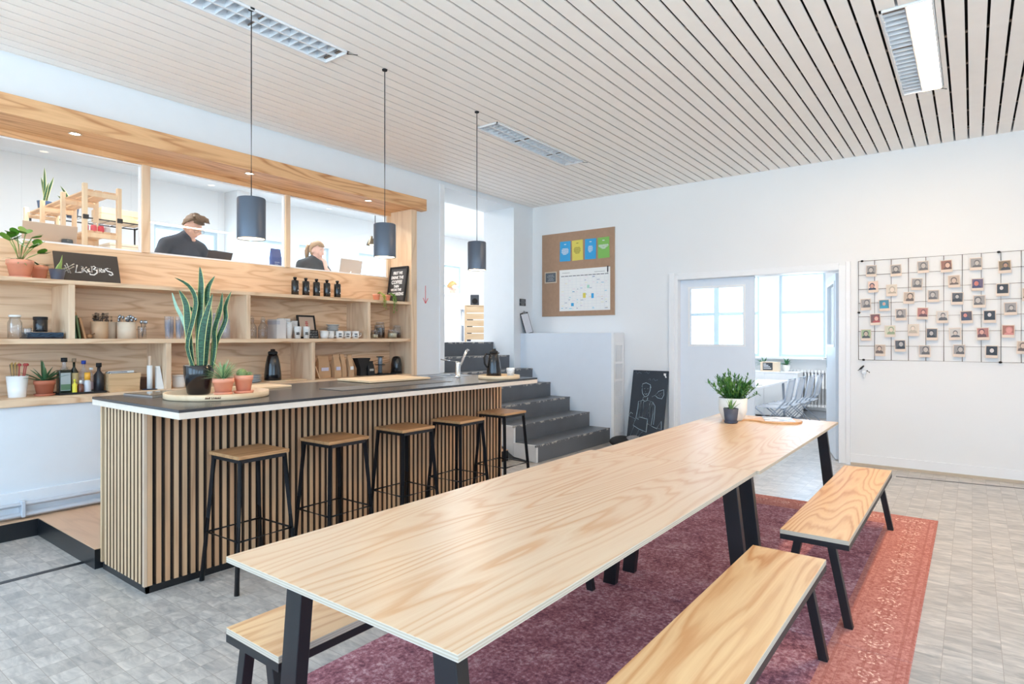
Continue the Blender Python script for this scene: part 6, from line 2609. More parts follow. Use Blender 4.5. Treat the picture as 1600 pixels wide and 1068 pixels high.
m.build('seat', SEATP, c0, bevel=.006)
m = MB()
m.add([(-.19, -.21, .52), (.19, -.21, .52), (.19, -.27, .86), (-.19, -.27, .86), (-.19, -.205, .52), (.19, -.205, .52), (.19, -.265, .86), (-.19, -.265, .86)],
      [(0, 1, 2, 3), (7, 6, 5, 4), (0, 4, 5, 1), (1, 5, 6, 2), (2, 6, 7, 3), (3, 7, 4, 0)])
m.build('backrest', SEATP, c0, bevel=.004)
for sx in (-1, 1):
    m = MB()
    m.tube([(sx * .215, .27, 0), (sx * .215, -.12, .44), (sx * .205, -.215, .55), (sx * .20, -.275, .88)], .012, 8)
    m.build('leg', CHR, c0)
    m = MB()
    m.tube([(sx * .235, -.30, 0), (sx * .235, .20, .44), (sx * .215, .20, .45)], .012, 8)
    m.build('leg', CHR, c0)
m = MB()
m.tube([(-.20, -.275, .88), (.20, -.275, .88)], .012, 8)
m.tube([(-.215, .27, .01), (.215, .27, .01)], .010, 8)
m.build('stretcher', CHR, c0)
dup(c0, (10.4, 2.41, 0), label='second translucent chair of the row in the far room')
dup(c0, (10.9, 2.37, 0), label='third translucent chair of the row in the far room')
dup(c0, (11.4, 2.33, 0), label='farthest translucent chair of the row, before the radiator')
t = thing('white_table', 'long white table behind the row of translucent chairs', 'table', (10.6, 2.98, 0))
m = MB()
m.box(-1.1, 1.1, -.35, .35, .715, .745)
m.build('tabletop', TRIM, t, bevel=.003)
for sx in (-1, 1):
    for sy in (-1, 1):
        m = MB()
        m.tube([(sx * 1.03, sy * .30, 0), (sx * 1.0, sy * .28, .715)], .02, 10)
        m.build('leg', CHR, t)
t = thing('laptop', 'thin dark laptop standing open on the white far room table', 'laptop', (10.15, 2.85, .7455), rz=R(60))
m = MB()
m.box(-.15, .15, -.10, .10, 0, .010)
m.build('base', ALU, t)
m = MB()
m.box(-.15, .15, .10, .106, .008, .02)
m.build('hinge', BLACKM, t)
t = thing('sideboard', 'low white sideboard under the far room windows', 'sideboard', (12.16, 3.15, 0))
m = MB()
m.box(-.22, .22, -.62, .9, .06, .855)
m.build('body', TRIM, t, bevel=.003)
m = MB()
m.box(-.23, .23, -.63, .91, .855, .875)
m.build('top', TRIM, t, bevel=.003)
for y_ in (-.24, .14, .52):
    m = MB()
    m.box(-.232, -.22, y_ - .17, y_ + .17, .08, .84)
    m.build('door', TRIM, t, bevel=.002)
for y_ in (-.60, .86):
    m = MB()
    m.box(-.18, .18, y_, y_ + .03, 0, .06)
    m.build('leg', CHR, t)
t = thing('sign_box', 'light wooden box with a small black lettered sign on the sideboard', 'box', (12.05, 3.03, .8755), rz=EW)
m = MB()
m.box(-.165, .165, -.06, .06, 0, .18)
m.build('box_body', KRL, t, bevel=.003)
m = MB()
m.box(-.12, .055, -.064, -.06, .025, .165)
m.build('sign_plate', pbr('dark_plate', (64, 68, 74)), t)
m = MB()
for z_, w in ((.14, .05), (.115, .09), (.09, .12), (.06, .14)):
    m.box(-.11, -.11 + w, -.0655, -.064, z_ - .006, z_ + .006)
m.build('sign_print', CHALK, t)
for y_, lb in ((3.21, 'small green plant left of the wooden sign box in the far room'), (2.80, 'small green plant right of the wooden sign box in the far room')):
    t = thing('potted_plant', lb, 'plant', (12.28, y_, .8755))
    pot(t, .07, .12, CERAMIC, rim=False)
    rosette(t, .11, 22, .20, .02, pbr('far_green', (70, 128, 84), .5, var=.2), rise=(.2, 1.4), seed=int(y_ * 10), droop=.25)

# ================================================================== UPPER ROOM
for x0_, x1_, lb in ((0.55, 2.02, 'left wooden desk behind the glass, carrying the gold laptop'), (2.42, 5.35, 'long wooden desk behind the glass where two people sit')):
    t = thing('window_desk', lb, 'desk', (x0_, 6.62, 1.435))
    w_ = x1_ - x0_
    m = MB()
    m.box(0, w_, -.20, .18, .70, .73)
    m.build('desktop', BIRCH, t, bevel=.003)
    for x_ in (.08, w_ - .08):
        for y_ in (-.15, .13):
            m = MB()
            m.box(x_ - .025, x_ + .025, y_ - .025, y_ + .025, 0, .70)
            m.build('leg', TRIM, t)
DZ = 2.1655


def laptop(label, x, y, w, h, lidcol, rz=0, tilt=18, logo=False, deep=.17):
    """lid faces the partition (local -y), keyboard on the far side"""
    t = thing('laptop', label, 'laptop', (x, y, DZ), rz)
    m = MB()
    m.box(-w / 2, w / 2, 0, deep, 0, .012)
    m.build('keyboard_base', ALU, t, bevel=.003)
    o = MB()
    o.box(-w / 2, w / 2, -.004, .004, 0, h)
    l = o.build('lid', lidcol, t, loc=(0, 0, .012), rot=(R(tilt), 0, 0), bevel=.002)
    s = MB()
    s.box(-w / 2 + .008, w / 2 - .008, .0042, .005, .012, h - .008)
    s.build('screen', glow('laptop_screen', (.8, .88, 1), .8), l)
    if logo:
        g = MB()
        g.ball((0, -.0042, h * .48), (.022, .0012, .022), 18, 10)
        g.ball((.004, -.0042, h * .48 + .030), (.005, .001, .009), 8, 6)
        g.build('fruit_logo', glow('logo_glow', (1, 1, 1), 1.2), l)
    return t


laptop('large gold laptop lid behind the round-leaved plant, above the top shelf', 1.80, 6.52, .40, .335, pbr('gold_lid', (206, 180, 158), .35, .3), tilt=12)
laptop('dark laptop in front of the man behind the glass', 3.27, 6.50, .30, .27, pbr('dark_lid', (72, 66, 68), .4, .2), rz=R(12), tilt=22)
laptop('silver laptop with glowing logo in front of the woman', 5.12, 6.62, .36, .37, pbr('silver_lid', (206, 194, 186), .35, .3), rz=R(2), tilt=12, logo=True)
t = thing('coffee_bag', 'dark blue coffee bag standing behind the glass left of the woman', 'bag', (4.0, 6.52, DZ))
m = MB()
m.add([(-.06, -.03, 0), (.06, -.03, 0), (.06, .03, 0), (-.06, .03, 0), (-.062, -.03, .28), (.062, -.03, .28), (.062, .03, .28), (-.062, .03, .28), (-.064, -.003, .385), (.064, -.003, .385), (.064, .003, .385), (-.064, .003, .385)],
      [(0, 3, 2, 1), (0, 1, 5, 4), (1, 2, 6, 5), (2, 3, 7, 6), (3, 0, 4, 7), (4, 5, 9, 8), (5, 6, 10, 9), (6, 7, 11, 10), (7, 4, 8, 11), (8, 9, 10, 11)])
m.build('bag_body', pbr('royal_blue_bag', (62, 84, 152), .4, var=.1), t, bevel=.004)
m = MB()
for k_ in range(5):
    m.box(-.03, .03 - (k_ % 2) * .015, -.034, -.0305, .13 + k_ * .022, .138 + k_ * .022)
m.build('bag_print', pbr('pale_blue_print', (160, 176, 214), .6), t)
t = thing('dark_tumbler', 'dark tumbler on the desk in front of the gold laptop', 'tumbler', (1.92, 6.45, DZ))
lathe_part('cup', [(0, 0), (.038, 0), (.044, .19), (.042, .215), (0, .218)], pbr('dark_tumbler_grey', (58, 64, 70), .3), t)
lathe_part('band', [(.0435, .15), (.0455, .155), (.046, .175), (.0445, .18)], BLACKM, t)
for i_, (x_, lb) in enumerate(((2.58, 'low water glass left of the man'), (2.72, 'taller water glass right beside the man’s arm'))):
    t = thing('water_glass', lb.replace('’', "'"), 'glass', (x_, 6.45, DZ))
    lathe_part('glass_body', [(0, 0), (.033, 0), (.036, .16 + i_ * .02), (.034, .16 + i_ * .02), (.031, .008), (0, .008)], CLEAR, t)
t = thing('white_mug', 'white mug on the desk in front of the man', 'mug', (2.98, 6.45, DZ))
lathe_part('cup_body', [(0, 0), (.04, 0), (.044, .15), (.041, .15), (.038, .01), (0, .01)], CERAMIC, t)
m = MB()
m.tube([(.043, 0, .12), (.07, 0, .11), (.07, 0, .05), (.04, 0, .04)], .005, 8)
m.build('handle', CERAMIC, t)

# pine shelving running away from the glass
t = thing('pine_shelving', 'raw pine shelving of three bays behind the glass, seen from its end', 'shelving', (2.21, 6.5, 1.435))
PB = [0, .57, 1.18, 1.72]
for y_ in PB:
    for x_ in (-.14, .14):
        m = MB()
        m.box(x_ - .018, x_ + .018, y_ - .022, y_ + .022, 0, 1.49)
        m.build('post', PINE, t, bevel=.002, segs=1)
    m = MB()
    for z_ in (.12, .62, 1.02, 1.40):
        m.box(-.122, .122, y_ - .014, y_ + .014, z_ - .02, z_ + .02)
    m.build('end_rail', PINE, t)
for i in range(3):
    for z_ in (.16, .64, 1.055, 1.435):
        m = MB()
        for x_ in (-.115, -.045, .025, .085):
            m.box(x_ - .0, x_ + .055, PB[i] + .026, PB[i + 1] - .026, z_, z_ + .012)
        m.box(-.135, .135, PB[i] + .03, PB[i] + .05, z_ - .012, z_)
        m.box(-.135, .135, PB[i + 1] - .05, PB[i + 1] - .03, z_ - .012, z_)
        m.build('shelf', wood('pine_shelf_slats', (226, 192, 156), (206, 164, 124), 'y', rings=8, stretch=.8, wide=9, fine=.2, strength=.5) if 'pine_shelf_slats' not in MATS else MATS['pine_shelf_slats'], t)
for x_ in (-.14, .14):
    m = MB()
    m.box(x_ - .022, x_ + .022, -.036, -.022, 1.16, 1.20)
    m.build('bracket', BLACKM, t)
SHZ = 1.435 + 1.055 + .0125
for i_, (x_, y_, mt, lb) in enumerate(((2.115, 6.62, pbr('jar_pink', (226, 120, 150), .4), 'pink jar, leftmost on the pine shelf'), (2.175, 6.60, pbr('jar_rose', (230, 96, 110), .4), 'rose red jar, second on the pine shelf'),
                                       (2.235, 6.60, pbr('jar_red', (222, 60, 80), .4), 'bright red jar on the pine shelf'), (2.295, 6.62, pbr('jar_clear', (206, 206, 208), .4), 'clear pale jar, rightmost on the pine shelf'))):
    t = thing('preserve_jar', lb, 'jar', (x_, y_, SHZ), group=None)
    lathe_part('jar_body', [(0, 0), (.024, 0), (.026, .006), (.026, .05), (.02, .062), (0, .062)], mt, t, 18)
    lathe_part('lid', [(0, .062), (.022, .062), (.022, .085), (0, .085)], CLEAR2, t, 16)
# black wire rack behind with crate and pots
t = thing('wire_rack', 'black metal rack behind the pine shelving', 'rack', (2.78, 8.5, 1.435))
m = MB()
for x_ in (-.55, .55):
    for y_ in (-.2, .2):
        m.tube([(x_, y_, 0), (x_, y_, 1.49)], .012, 8)
m.build('uprights', BLACKM, t)
for z_ in (.53, 1.03, 1.48):
    m = MB()
    for a, b in (((-.56, -.21), (.56, -.21)), ((-.56, .21), (.56, .21)), ((-.56, -.21), (-.56, .21)), ((.56, -.21), (.56, .21))):
        m.beam((a[0], a[1], z_), (b[0], b[1], z_), .02, .012)
    for k_ in range(9):
        m.tube([(-.55 + k_ * .1375, -.21, z_ + .004), (-.55 + k_ * .1375, .21, z_ + .004)], .004, 6)
    m.build('shelf', BLACKM, t)
t = thing('wooden_crate', 'pale wooden slatted crate on top of the black rack', 'crate', (3.07, 8.5, 1.435 + 1.4885))
for z_ in (.005, .085):
    m = MB()
    for y_ in (-.16, .15):
        m.box(-.24, .24, y_, y_ + .012, z_, z_ + .07)
    m.box(-.24, -.228, -.148, .15, z_, z_ + .07)
    m.box(.228, .24, -.148, .15, z_, z_ + .07)
    m.build('slat', BIRCH, t)
m = MB()
m.box(-.23, .23, -.15, .152, 0, .006)
m.build('bottom', BIRCH, t)
t = thing('storage_box', 'pale cardboard storage box on the middle level of the black rack', 'box', (3.10, 8.5, 1.435 + 1.0385))
m = MB()
m.box(-.18, .18, -.16, .16, 0, .16)
m.build('box_body', KRL, t, bevel=.003)
m = MB()
m.box(-.185, .185, -.165, .165, .16, .19)
m.build('lid', KRL, t, bevel=.003)
for (x_, y_, tips, lb) in ((2.31, 8.5, ((0, .40), (-.055, .29), (.10, .29), (.06, .22), (.02, .18)), 'snake plant in blue pot, left one above the pine shelving'),
                          (2.58, 8.5, ((-.14, .24), (-.16, .12), (.02, .15), (.09, .16), (.16, .18), (-.05, .12)), 'low snake plant with spreading leaves, right one above the pine shelving')):
    t = thing('snake_plant', lb, 'plant', (x_, y_, 1.435 + 1.4885), group=None)
    lathe_part('pot', [(0, 0), (.052, 0), (.070, .14), (.073, .145), (.066, .145), (.06, .11), (0, .11)], pbr('blue_glazed_pot', (66, 92, 128), .25), t, 28)
    for (lx, lz) in tips:
        m = MB()
        pts, ws = [], []
        for k_ in range(9):
            t_ = k_ / 8
            pts.append(LAT * (lx * t_ ** 1.4) + DEP * (.02 * math.sin(lx * 90)) + Vector((0, 0, .10 + (lz + .04) * t_)))
            ws.append(.020 * (.6 + 1.1 * t_ - t_ * t_) * (1 - t_ ** 6) + .001)
        m.leaf(pts, ws, LAT, 0, 1, fold=.2, margin=.25)
        m.build('leaf', [SNG, SY], t)
# clamp lamp behind the third pane
t = thing('clamp_lamp', 'small bronze clamp lamp hanging behind the right-hand pane', 'lamp', (5.83, 7.0, 2.86))
m = MB()
m.lathe([(.075, 0), (.070, .02), (.045, .07), (.022, .095), (.020, .13), (0, .132)], n=24)
m.build('lamp_shade', pbr('bronze_shade', (92, 80, 64), .3, .7), t)
m = MB()
m.ball((0, 0, .012), .028, 12, 8)
m.build('bulb', glow('clamp_bulb', (1, .85, .6), 5), t)
m = MB()
m.tube([(0, 0, .12), (.06, .02, .10), (.10, .04, .15), (.10, .04, 1.07)], .006, 8)
m.build('arm', BLACKM, t)
# things seen through the stair opening
t = thing('slatted_crate', 'light wooden slatted crate standing upright at the top of the stairs', 'crate', (8.05, 6.95, 1.4355), rz=R(-48))
m = MB()
for x_ in (-.14, .20):
    m.box(x_ - .015, x_ + .015, -.15, .15, 0, .62)
m.build('side_board', BIRCH, t, bevel=.002)
for k_ in range(5):
    m = MB()
    m.box(-.125, .185, -.155, -.140, .04 + k_ * .116, .142 + k_ * .116)
    m.build('slat', BIRCH, t, bevel=.002)
m = MB()
m.box(-.155, .215, -.155, .155, .62, .635)
m.build('top', BIRCH, t, bevel=.002)
t = thing('speaker', 'small dark grey speaker on top of the upright slatted crate', 'speaker', (8.07, 6.94, 1.4355 + .636), rz=R(-48))
m = MB()
m.box(-.075, .075, -.07, .07, 0, .185)
m.build('cabinet', pbr('speaker_grey', (72, 76, 84), .6), t, bevel=.010, segs=3)
m = MB()
m.lathe([(0, .0), (.045, .0), (.05, .004)], n=24)
o = m.build('speaker_cone', BLACKM, t, loc=(0, -.0705, .07), rot=(R(90), 0, 0))

# ================================================================== PEOPLE
SKIN = pbr('skin', (226, 178, 156), .5, var=.04, scale=20)
SKIN2 = pbr('skin_fair', (236, 194, 178), .5, var=.04, scale=20)


def skin_graph(name, nodes, edges, root=0, sub=2):
    """nodes: (x,y,z,r) joined by tapering limbs; all pieces are later fused into one surface"""
    mb = MB()

    def rad(r):
        return Vector(r + ((r[0] + r[1]) / 2,)) if isinstance(r, tuple) else Vector((r, r, r))
    for n in nodes:
        r = rad(n[3])
        big = max(r) > .03
        mb.ball(n[:3], tuple(r), 20 if big else 10, 12 if big else 6)
    for a, b in edges:
        p, q = Vector(nodes[a][:3]), Vector(nodes[b][:3])
        ra, rb_ = rad(nodes[a][3]), rad(nodes[b][3])
        step = min(min(ra), min(rb_)) * .3
        k = max(1, int((q - p).length / step))
        big = max(ra) > .03
        for i in range(1, k):
            t_ = i / k
            mb.ball(tuple(p.lerp(q, t_)), tuple(ra.lerp(rb_, t_)), 18 if big else 10, 10 if big else 6)
    return mesh_of(mb)


def fuse(name, meshes, voxel, mat, parent, smooth=6):
    bm = bmesh.new()
    for me, mx in meshes:
        b2 = bmesh.new()
        b2.from_mesh(me)
        b2.transform(mx)
        bmesh.ops.remove_doubles(b2, verts=b2.verts, dist=1e-6)
        bmesh.ops.recalc_face_normals(b2, faces=b2.faces)
        tmp = bpy.data.meshes.new('tmp')
        b2.to_mesh(tmp)
        b2.free()
        bm.from_mesh(tmp)
        bpy.data.meshes.remove(tmp)
    me = bpy.data.meshes.new(name)
    bm.to_mesh(me)
    bm.free()
    o = bpy.data.objects.new(name, me)
    COL.objects.link(o)
    r = o.modifiers.new('r', 'REMESH')
    r.mode = 'VOXEL'
    r.voxel_size = voxel
    r.use_smooth_shade = True
    if smooth:
        s = o.modifiers.new('s', 'SMOOTH')
        s.factor = .5
        s.iterations = smooth
    evalmesh(o)
    for p in o.data.polygons:
        p.use_smooth = True
    o.data.materials.clear()
    o.data.materials.append(mat)
    o.parent = parent
    return o


def mesh_of(mb):
    me = bpy.data.meshes.new('part')
    me.from_pydata(mb.v, [], mb.f)
    me.update()
    return me


def head_mesh():
    """a head about 0.235 tall, face to -y, centre at the origin, chin at z=-.115"""
    m = MB()
    n_, k_ = 32, 24
    vs, fs = [], []
    for i in range(k_ + 1):
        ph = PI * i / k_
        z = -math.cos(ph)
        for j in range(n_):
            a = 2 * PI * j / n_
            x, y = math.sin(ph) * math.sin(a), -math.sin(ph) * math.cos(a)
            rx, ry = .076, .096
            zz = z * .120
            if z < 0:                       # narrowing jaw
                rx *= 1 - .30 * (-z) ** 1.3
                if y > 0:
                    ry *= 1 - .42 * (-z)
                    zz *= .80
            X, Y = x * rx, y * ry
            if y < 0 and z < .1:
                Y = max(Y, -.092)
            vs.append((X, Y, zz))
    for i in range(k_):
        for j in range(n_):
            fs.append((i * n_ + j, i * n_ + (j + 1) % n_, (i + 1) * n_ + (j + 1) % n_, (i + 1) * n_ + j))
    m.add(vs, fs)
    m.tube([(0, -.088, .022), (0, -.104, -.008), (0, -.112, -.028), (0, -.096, -.038)], [.008, .010, .014, .010], 10)   # nose
    m.ball((0, -.082, -.058), (.024, .014, .010), 14, 8)      # lips
    m.ball((0, -.080, -.098), (.024, .018, .018), 14, 8)      # chin
    m.ball((0, -.083, .030), (.052, .014, .010), 16, 8)       # brow
    for sx in (-1, 1):
        m.ball((sx * .045, -.068, -.022), (.022, .018, .020), 12, 8)    # cheeks
        m.ball((sx * .078, .008, -.008), (.010, .020, .032), 12, 8)     # ears
    return mesh_of(m)


def hand_graph(wrist, direction, palm, curl=.6, side=1, L=.085):
    """nodes/edges of a hand: palm plus five fingers of unequal length and a side thumb"""
    d = Vector(direction).normalized()
    pn = Vector(palm).normalized()                       # the way the palm faces
    sd = d.cross(pn).normalized() * side                 # towards the thumb
    w = Vector(wrist)
    out = []
    pc = w + d * .045
    base = MB()
    for off in (.026, .009, -.009, -.026):
        me = skin_graph('palm', [(*(w + sd * off * .45), .015), (*(w + d * .045 + sd * off), .0135), (*(w + d * .082 + sd * off), .0115)], [(0, 1), (1, 2)])
        out.append(me)
    for i, (off, ln) in enumerate(((.030, .070), (.010, .080), (-.011, .074), (-.031, .058))):
        p0 = w + d * .080 + sd * off
        nodes = [(*p0, .0095)]
        dr = d.copy()
        p = p0
        for s_, fr in enumerate((.42, .32, .26)):
            dr = (dr * math.cos(curl * (.6 + .3 * s_)) + pn * math.sin(curl * (.6 + .3 * s_))).normalized()
            p = p + dr * ln * fr
            nodes.append((*p, .0092 - .0007 * s_))
        out.append(skin_graph('finger', nodes, [(0, 1), (1, 2), (2, 3)]))
    p0 = w + d * .022 + sd * .026
    dr = (d * .6 + sd * .8 + pn * .3).normalized()
    p1 = p0 + dr * .034
    dr2 = (d * .85 + sd * .35 + pn * .5).normalized()
    p2 = p1 + dr2 * .032
    out.append(skin_graph('thumb', [(*p0, .013), (*p1, .0108), (*p2, .0095), (*(p2 + dr2 * .016), .0085)], [(0, 1), (1, 2), (2, 3)]))
    return out


def person(label, loc, rz, head_c, head_rot, hands, elbows, skin, top, topcol_extra, trousers, hair, scale=1.0, voxel=.0075, sleeves=.93, lean=.0,
           glasses=False, collar=False):
    """seated figure; origin on the seat; faces local -y. hands: (pos, dir, palm) per side (-1 right.. +1 left in local x)"""
    t = thing('person', label, 'person', loc, rz)
    t.scale = (scale,) * 3
    hc = Vector(head_c)
    ns, es = [], []

    def nd(p, r):
        ns.append((p[0], p[1], p[2], r))
        return len(ns) - 1

    def ed(a, b):
        es.append((a, b))
    pel = nd((0, 0, .09), (.155, .11))
    wst = nd((0, -.01 - lean * .25, .24), (.135, .095))
    chs = nd((0, -.02 - lean * .6, .42), (.165, .11))
    upc = nd((0, -.015 - lean * .85, .52), (.13, .085))
    nb = Vector((0, -.01 - lean, .585))
    nbk = nd(nb, .056)
    nk = nb.lerp(hc + Vector((0, .02, -.05)), .55)
    nkk = nd(nk, .050)
    hd = nd(hc + Vector((0, .015, -.03)), .055)
    for a, b in ((pel, wst), (wst, chs), (chs, upc), (upc, nbk), (nbk, nkk), (nkk, hd)):
        ed(a, b)
    arms = {}
    for sx in (-1, 1):
        sh = Vector((sx * .175, -.01 - lean * .85, .515))
        el = Vector(elbows[sx])
        hp_, hdir, hpalm = hands[sx]
        wr = Vector(hp_)
        s0_, s1_ = nd(sh, .060), nd(sh.lerp(el, .5), .048)
        e_ = nd(el, .040)
        f_ = nd(el.lerp(wr, .4), .039)
        w_ = nd(wr, .025)
        ed(upc, s0_)
        ed(s0_, s1_)
        ed(s1_, e_)
        ed(e_, f_)
        ed(f_, w_)
        arms[sx] = (sh, el, wr)
        hip = nd((sx * .095, -.04, .085), .090)
        kn = nd((sx * .13, -.44, .09), .060)
        cf = nd((sx * .13, -.42, -.12), .056)
        an = nd((sx * .13, -.40, -.385), .038)
        to = nd((sx * .14, -.52, -.415), (.042, .026))
        for a, b in ((pel, hip), (hip, kn), (kn, cf), (cf, an), (an, to)):
            ed(a, b)
    body = skin_graph('body', ns, es, pel)
    HR = Matrix.Translation(hc) @ Euler(tuple(R(a) for a in head_rot), 'XYZ').to_matrix().to_4x4()
    parts = [(body, Matrix.Identity(4)), (head_mesh(), HR)]
    for sx in (-1, 1):
        hp_, hdir, hpalm = hands[sx]
        for me in hand_graph(hp_, hdir, hpalm, side=-sx):
            parts.append((me, Matrix.Identity(4)))
    b = fuse('body', parts, voxel, skin, t, 3)
    # top
    ts, te = [], []

    def n2(p, r):
        ts.append((p[0], p[1], p[2], r))
        return len(ts) - 1
    a0 = n2((0, 0, .07), (.178, .130))
    a1 = n2((0, -.01 - lean * .25, .24), (.158, .118))
    a2 = n2((0, -.02 - lean * .6, .42), (.185, .128))
    a3 = n2((0, -.012 - lean * .85, .53), (.142, .098))
    a4 = n2(nb + Vector((0, .0, .015)), .068)
    te += [(a0, a1), (a1, a2), (a2, a3), (a3, a4)]
    if collar:
        a5 = n2(nb.lerp(nk, 1.0) + Vector((0, 0, -.0)), .068)
        te.append((a4, a5))
    for sx in (-1, 1):
        sh, el, wr = arms[sx]
        q0, q1, q2 = n2(sh, .074), n2(sh.lerp(el, .5), .062), n2(el, .054)
        q3, q4 = n2(el.lerp(wr, .45), .050), n2(el.lerp(wr, sleeves), .040)
        te += [(a3, q0), (q0, q1), (q1, q2), (q2, q3), (q3, q4)]
    fuse('sweater', [(skin_graph('top', ts, te, a0), Matrix.Identity(4))], .011, top, t, 2)
    ps, pe = [(0, 0, .09, (.175, .128))], []
    for sx in (-1, 1):
        i = len(ps)
        ps += [(sx * .095, -.04, .085, .104), (sx * .13, -.44, .09, .074), (sx * .13, -.42, -.12, .068), (sx * .13, -.405, -.36, .056)]
        pe += [(0, i), (i, i + 1), (i + 1, i + 2), (i + 2, i + 3)]
    fuse('trousers', [(skin_graph('tr', ps, pe, 0), Matrix.Identity(4))], .014, trousers, t, 2)
    # shoes
    for sx in (-1, 1):
        me = skin_graph('sh', [(sx * .13, -.37, -.41, (.042, .038)), (sx * .135, -.46, -.42, (.046, .034)), (sx * .14, -.55, -.428, (.040, .024))], [(0, 1), (1, 2)])
        fuse('shoe', [(me, Matrix.Identity(4))], .012, BLACKM, t, 1)
    # hair
    hm = MB()
    rr = random.Random(hair['seed'])
    n_, k_ = 40, 26
    vs, fs, keep = [], [], []
    for i in range(k_ + 1):
        ph = PI * i / k_
        for j in range(n_):
            a = 2 * PI * j / n_
            x, y, z = math.sin(ph) * math.sin(a), -math.sin(ph) * math.cos(a), -math.cos(ph)
            puff = hair['puff'] * max(0, z) ** 1.2 * (1 + .5 * max(0, -y))
            r_ = 1.0 + .05 * math.sin(j * 2.7 + i) * hair['mess'] + .05 * math.sin(i * 1.9 - j * 1.3) * hair['mess']
            vs.append((x * .086 * r_, y * .108 * r_ - .012 * max(0, -y) * hair['quiff'], z * .118 * r_ + .010 + puff))
            hairline = .40 + .1 * abs(x)
            keep.append((y < -.25 and z < hairline) or z < hair['low'] or (abs(x) > .55 and y < .12 and z < .28))
    for i in range(k_):
        for j in range(n_):
            f = (i * n_ + j, i * n_ + (j + 1) % n_, (i + 1) * n_ + (j + 1) % n_, (i + 1) * n_ + j)
            if sum(keep[q] for q in f) <= 1:
                fs.append(f)
    hm.add(vs, fs, 0, True)
    if hair.get('tail'):
        hm.tube([(0, .09, .06), (.0, .135, .03), (-.01, .145, -.04), (-.015, .125, -.12), (-.01, .105, -.17)], [.026, .032, .034, .028, .008], 12)
    if hair.get('quiff'):
        for q in range(16):
            x = -.055 + q * .0073
            hm.tube([(x, -.035, .115 + hair['puff'] * .9), (x * 1.06, -.085, .122 + hair['puff'] * .9 + rr.uniform(-.006, .006)), (x * 1.1 + rr.uniform(-.008, .02), -.128 + rr.uniform(-.008, .008), .092 + hair['puff'])],
                    [.015, .014, .003], 7)
    h = hm.build('hair', hair['mat'], t)
    sd = h.modifiers.new('thick', 'SOLIDIFY')
    sd.thickness = .006
    sd.offset = -1
    h.matrix_local = HR
    # face details
    for sx in (-1, 1):
        m = MB()
        m.ball((sx * .031, -.0855, .012), (.0115, .006, .0055), 12, 8, 0)
        m.ball((sx * .031, -.0905, .0115), (.0048, .003, .0048), 10, 6, 1)
        o = m.build('eye', [PAPER, pbr('iris_dark', (60, 48, 42), .3)], t)
        o.matrix_local = HR
        m = MB()
        m.tube([(sx * .015, -.094, .030), (sx * .032, -.093, .036), (sx * .050, -.084, .030)], .0032, 6)
        o = m.build('eyebrow', hair['mat'], t)
        o.matrix_local = HR
    m = MB()
    m.tube([(-.022, -.089, -.058), (0, -.0965, -.0565), (.022, -.089, -.058)], [.002, .0042, .002], 8)
    o = m.build('mouth', pbr('lip_pink', (196, 120, 112), .5), t)
    o.matrix_local = HR
    if glasses:
        m = MB()
        for sx in (-1, 1):
            m.tube([(sx * .034 + .023 * math.cos(a * PI / 8), -.108, .008 + .018 * math.sin(a * PI / 8)) for a in range(17)], .0013, 6, caps=False)
            m.tube([(sx * .057, -.108, .012), (sx * .078, -.06, .014), (sx * .080, .01, .008)], .0013, 6)
        m.tube([(-.011, -.109, .010), (.011, -.109, .010)], .0013, 6)
        o = m.build('glasses', pbr('thin_dark_frame', (70, 60, 60), .3, .5), t)
        o.matrix_local = HR
    return t


HB = pbr('hair_brown', (112, 84, 56), .6, var=.25, scale=60)
HBL = pbr('hair_dark_blonde', (168, 134, 98), .6, var=.25, scale=60)
HG = pbr('hair_ginger_blonde', (206, 160, 104), .6, var=.25, scale=60)
TOPD = pbr('charcoal_wool', (58, 64, 76), .9, var=.12, scale=70)
TOPB = pbr('black_knit', (50, 54, 60), .9, var=.12, scale=70)
TOPG = pbr('dark_green_knit', (64, 92, 88), .9, var=.12, scale=70)
JEANS = pbr('dark_jeans', (44, 52, 74), .9, var=.1, scale=60)

SEATZ = 1.435 + .45
# man: bends over the laptop
person('person in a charcoal high-collared sweater and glasses bending over a dark laptop', (3.10, 6.98, SEATZ + .06), R(8),
       (.03, -.20, .70), (30, 0, 6),
       {-1: ((-.16, -.42, .245), (.35, -1, -.05), (0, 0, -1)), 1: ((.20, -.42, .245), (-.3, -1, -.05), (0, 0, -1))},
       {-1: (-.32, -.16, .28), 1: (.34, -.16, .28)}, SKIN, TOPD, None, JEANS,
       dict(mat=HB, puff=.024, mess=1.0, quiff=1.0, low=-.15, seed=3), scale=1.08, lean=.10, glasses=True, collar=True)
# woman: chin resting on her hand
person('person in a black round-neck top resting chin on one hand at a silver laptop', (4.88, 7.17, SEATZ + .07), R(6),
       (.03, -.14, .725), (16, -6, 14),
       {-1: ((-.20, -.40, .255), (.4, -1, 0), (0, 0, -1)), 1: ((.090, -.245, .485), (-.22, -.02, 1), (-.25, .95, .1))},
       {-1: (-.30, -.14, .27), 1: (.20, -.33, .275)}, SKIN2, TOPB, None, JEANS,
       dict(mat=HBL, puff=.004, mess=.3, quiff=0, low=-.8, tail=True, seed=5), scale=1.0, lean=.09, sleeves=.55)
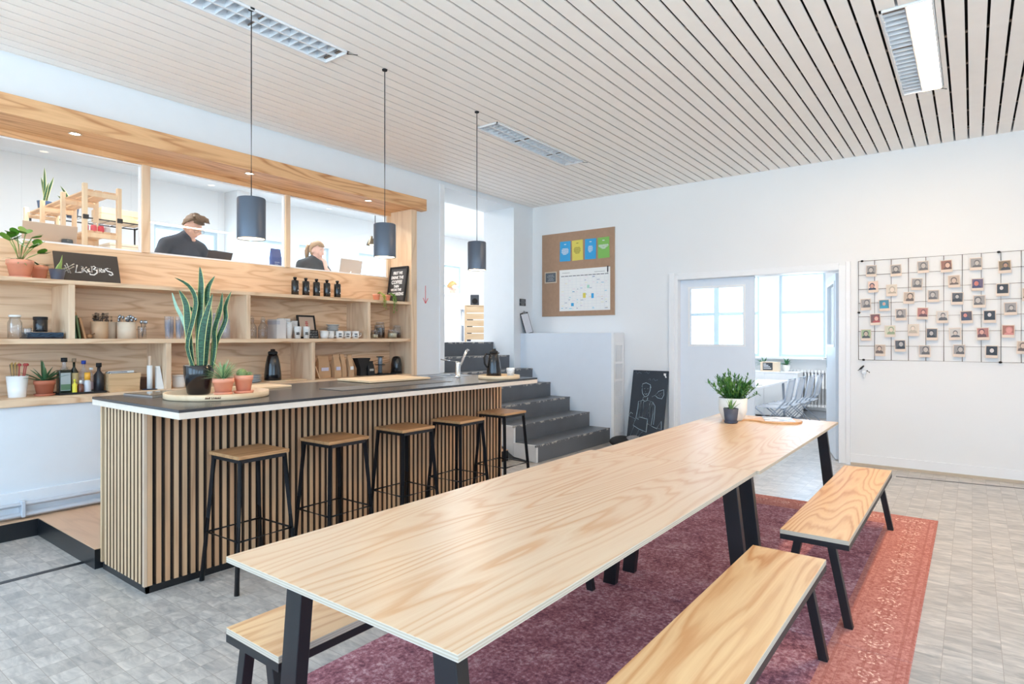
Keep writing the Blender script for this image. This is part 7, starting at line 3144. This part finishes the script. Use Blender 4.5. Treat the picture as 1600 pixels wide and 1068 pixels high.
# third person far off in the stair opening
person('person with short reddish-blond hair and green top, glimpsed through the stair opening', (9.63, 9.0, SEATZ - .09), R(40),
       (.0, -.06, .80), (8, 0, 10),
       {-1: ((-.16, -.42, .325), (.35, -1, -.05), (0, 0, -1)), 1: ((.20, -.42, .325), (-.3, -1, -.05), (0, 0, -1))},
       {-1: (-.28, -.16, .33), 1: (.30, -.16, .33)}, SKIN2, TOPG, None, JEANS,
       dict(mat=HG, puff=.010, mess=1.0, quiff=0, low=-.3, seed=9), scale=1.0, lean=.04, voxel=.010)
# chairs they sit on, and the far desk
for i_, (x_, y_, rz, lb, dz) in enumerate(((3.10, 6.98, 8, 'light shell chair under the man behind the glass', .06), (4.88, 7.17, 6, 'light shell chair under the woman behind the glass', .07),
                                           (9.63, 9.0, 40, 'light shell chair under the far person', -.09))):
    if i_ == 0:
        ch = thing('shell_chair', lb, 'chair', (x_, y_, 1.4355), rz=R(rz))
        m = MB()
        m.box(-.20, .20, -.22, .17, .395, .41)
        m.build('seat', TRIM, ch, bevel=.006)
        m = MB()
        m.box(-.20, .20, .185, .20, .46, .78)
        m.build('backrest', TRIM, ch, bevel=.006)
        for sx in (-1, 1):
            for sy in (-1, 1):
                m = MB()
                m.tube([(sx * .17, -.02 + sy * .16, .395), (sx * .21, -.02 + sy * .20, 0)], .011, 8)
                m.build('leg', CHR, ch)
        m = MB()
        for sx in (-1, 1):
            m.tube([(sx * .15, .15, .40), (sx * .15, .19, .5)], .010, 8)
        m.build('back_support', CHR, ch)
        ch.scale = (1, 1, 1.14)
    else:
        c = dup(ch, (x_, y_, 1.4355), R(rz), lb)
        c.scale = (1, 1, 1 + dz * 2.2)
t = thing('desk', 'white desk of the far person beyond the stair opening', 'desk', (9.85, 8.45, 1.4355), rz=R(40))
m = MB()
m.box(-.7, .7, -.35, .30, .64, .66)
m.build('desktop', TRIM, t, bevel=.003)
for sx in (-.66, .66):
    for sy in (-.30, .25):
        m = MB()
        m.tube([(sx, sy, 0), (sx, sy, .64)], .018, 8)
        m.build('leg', CHR, t)
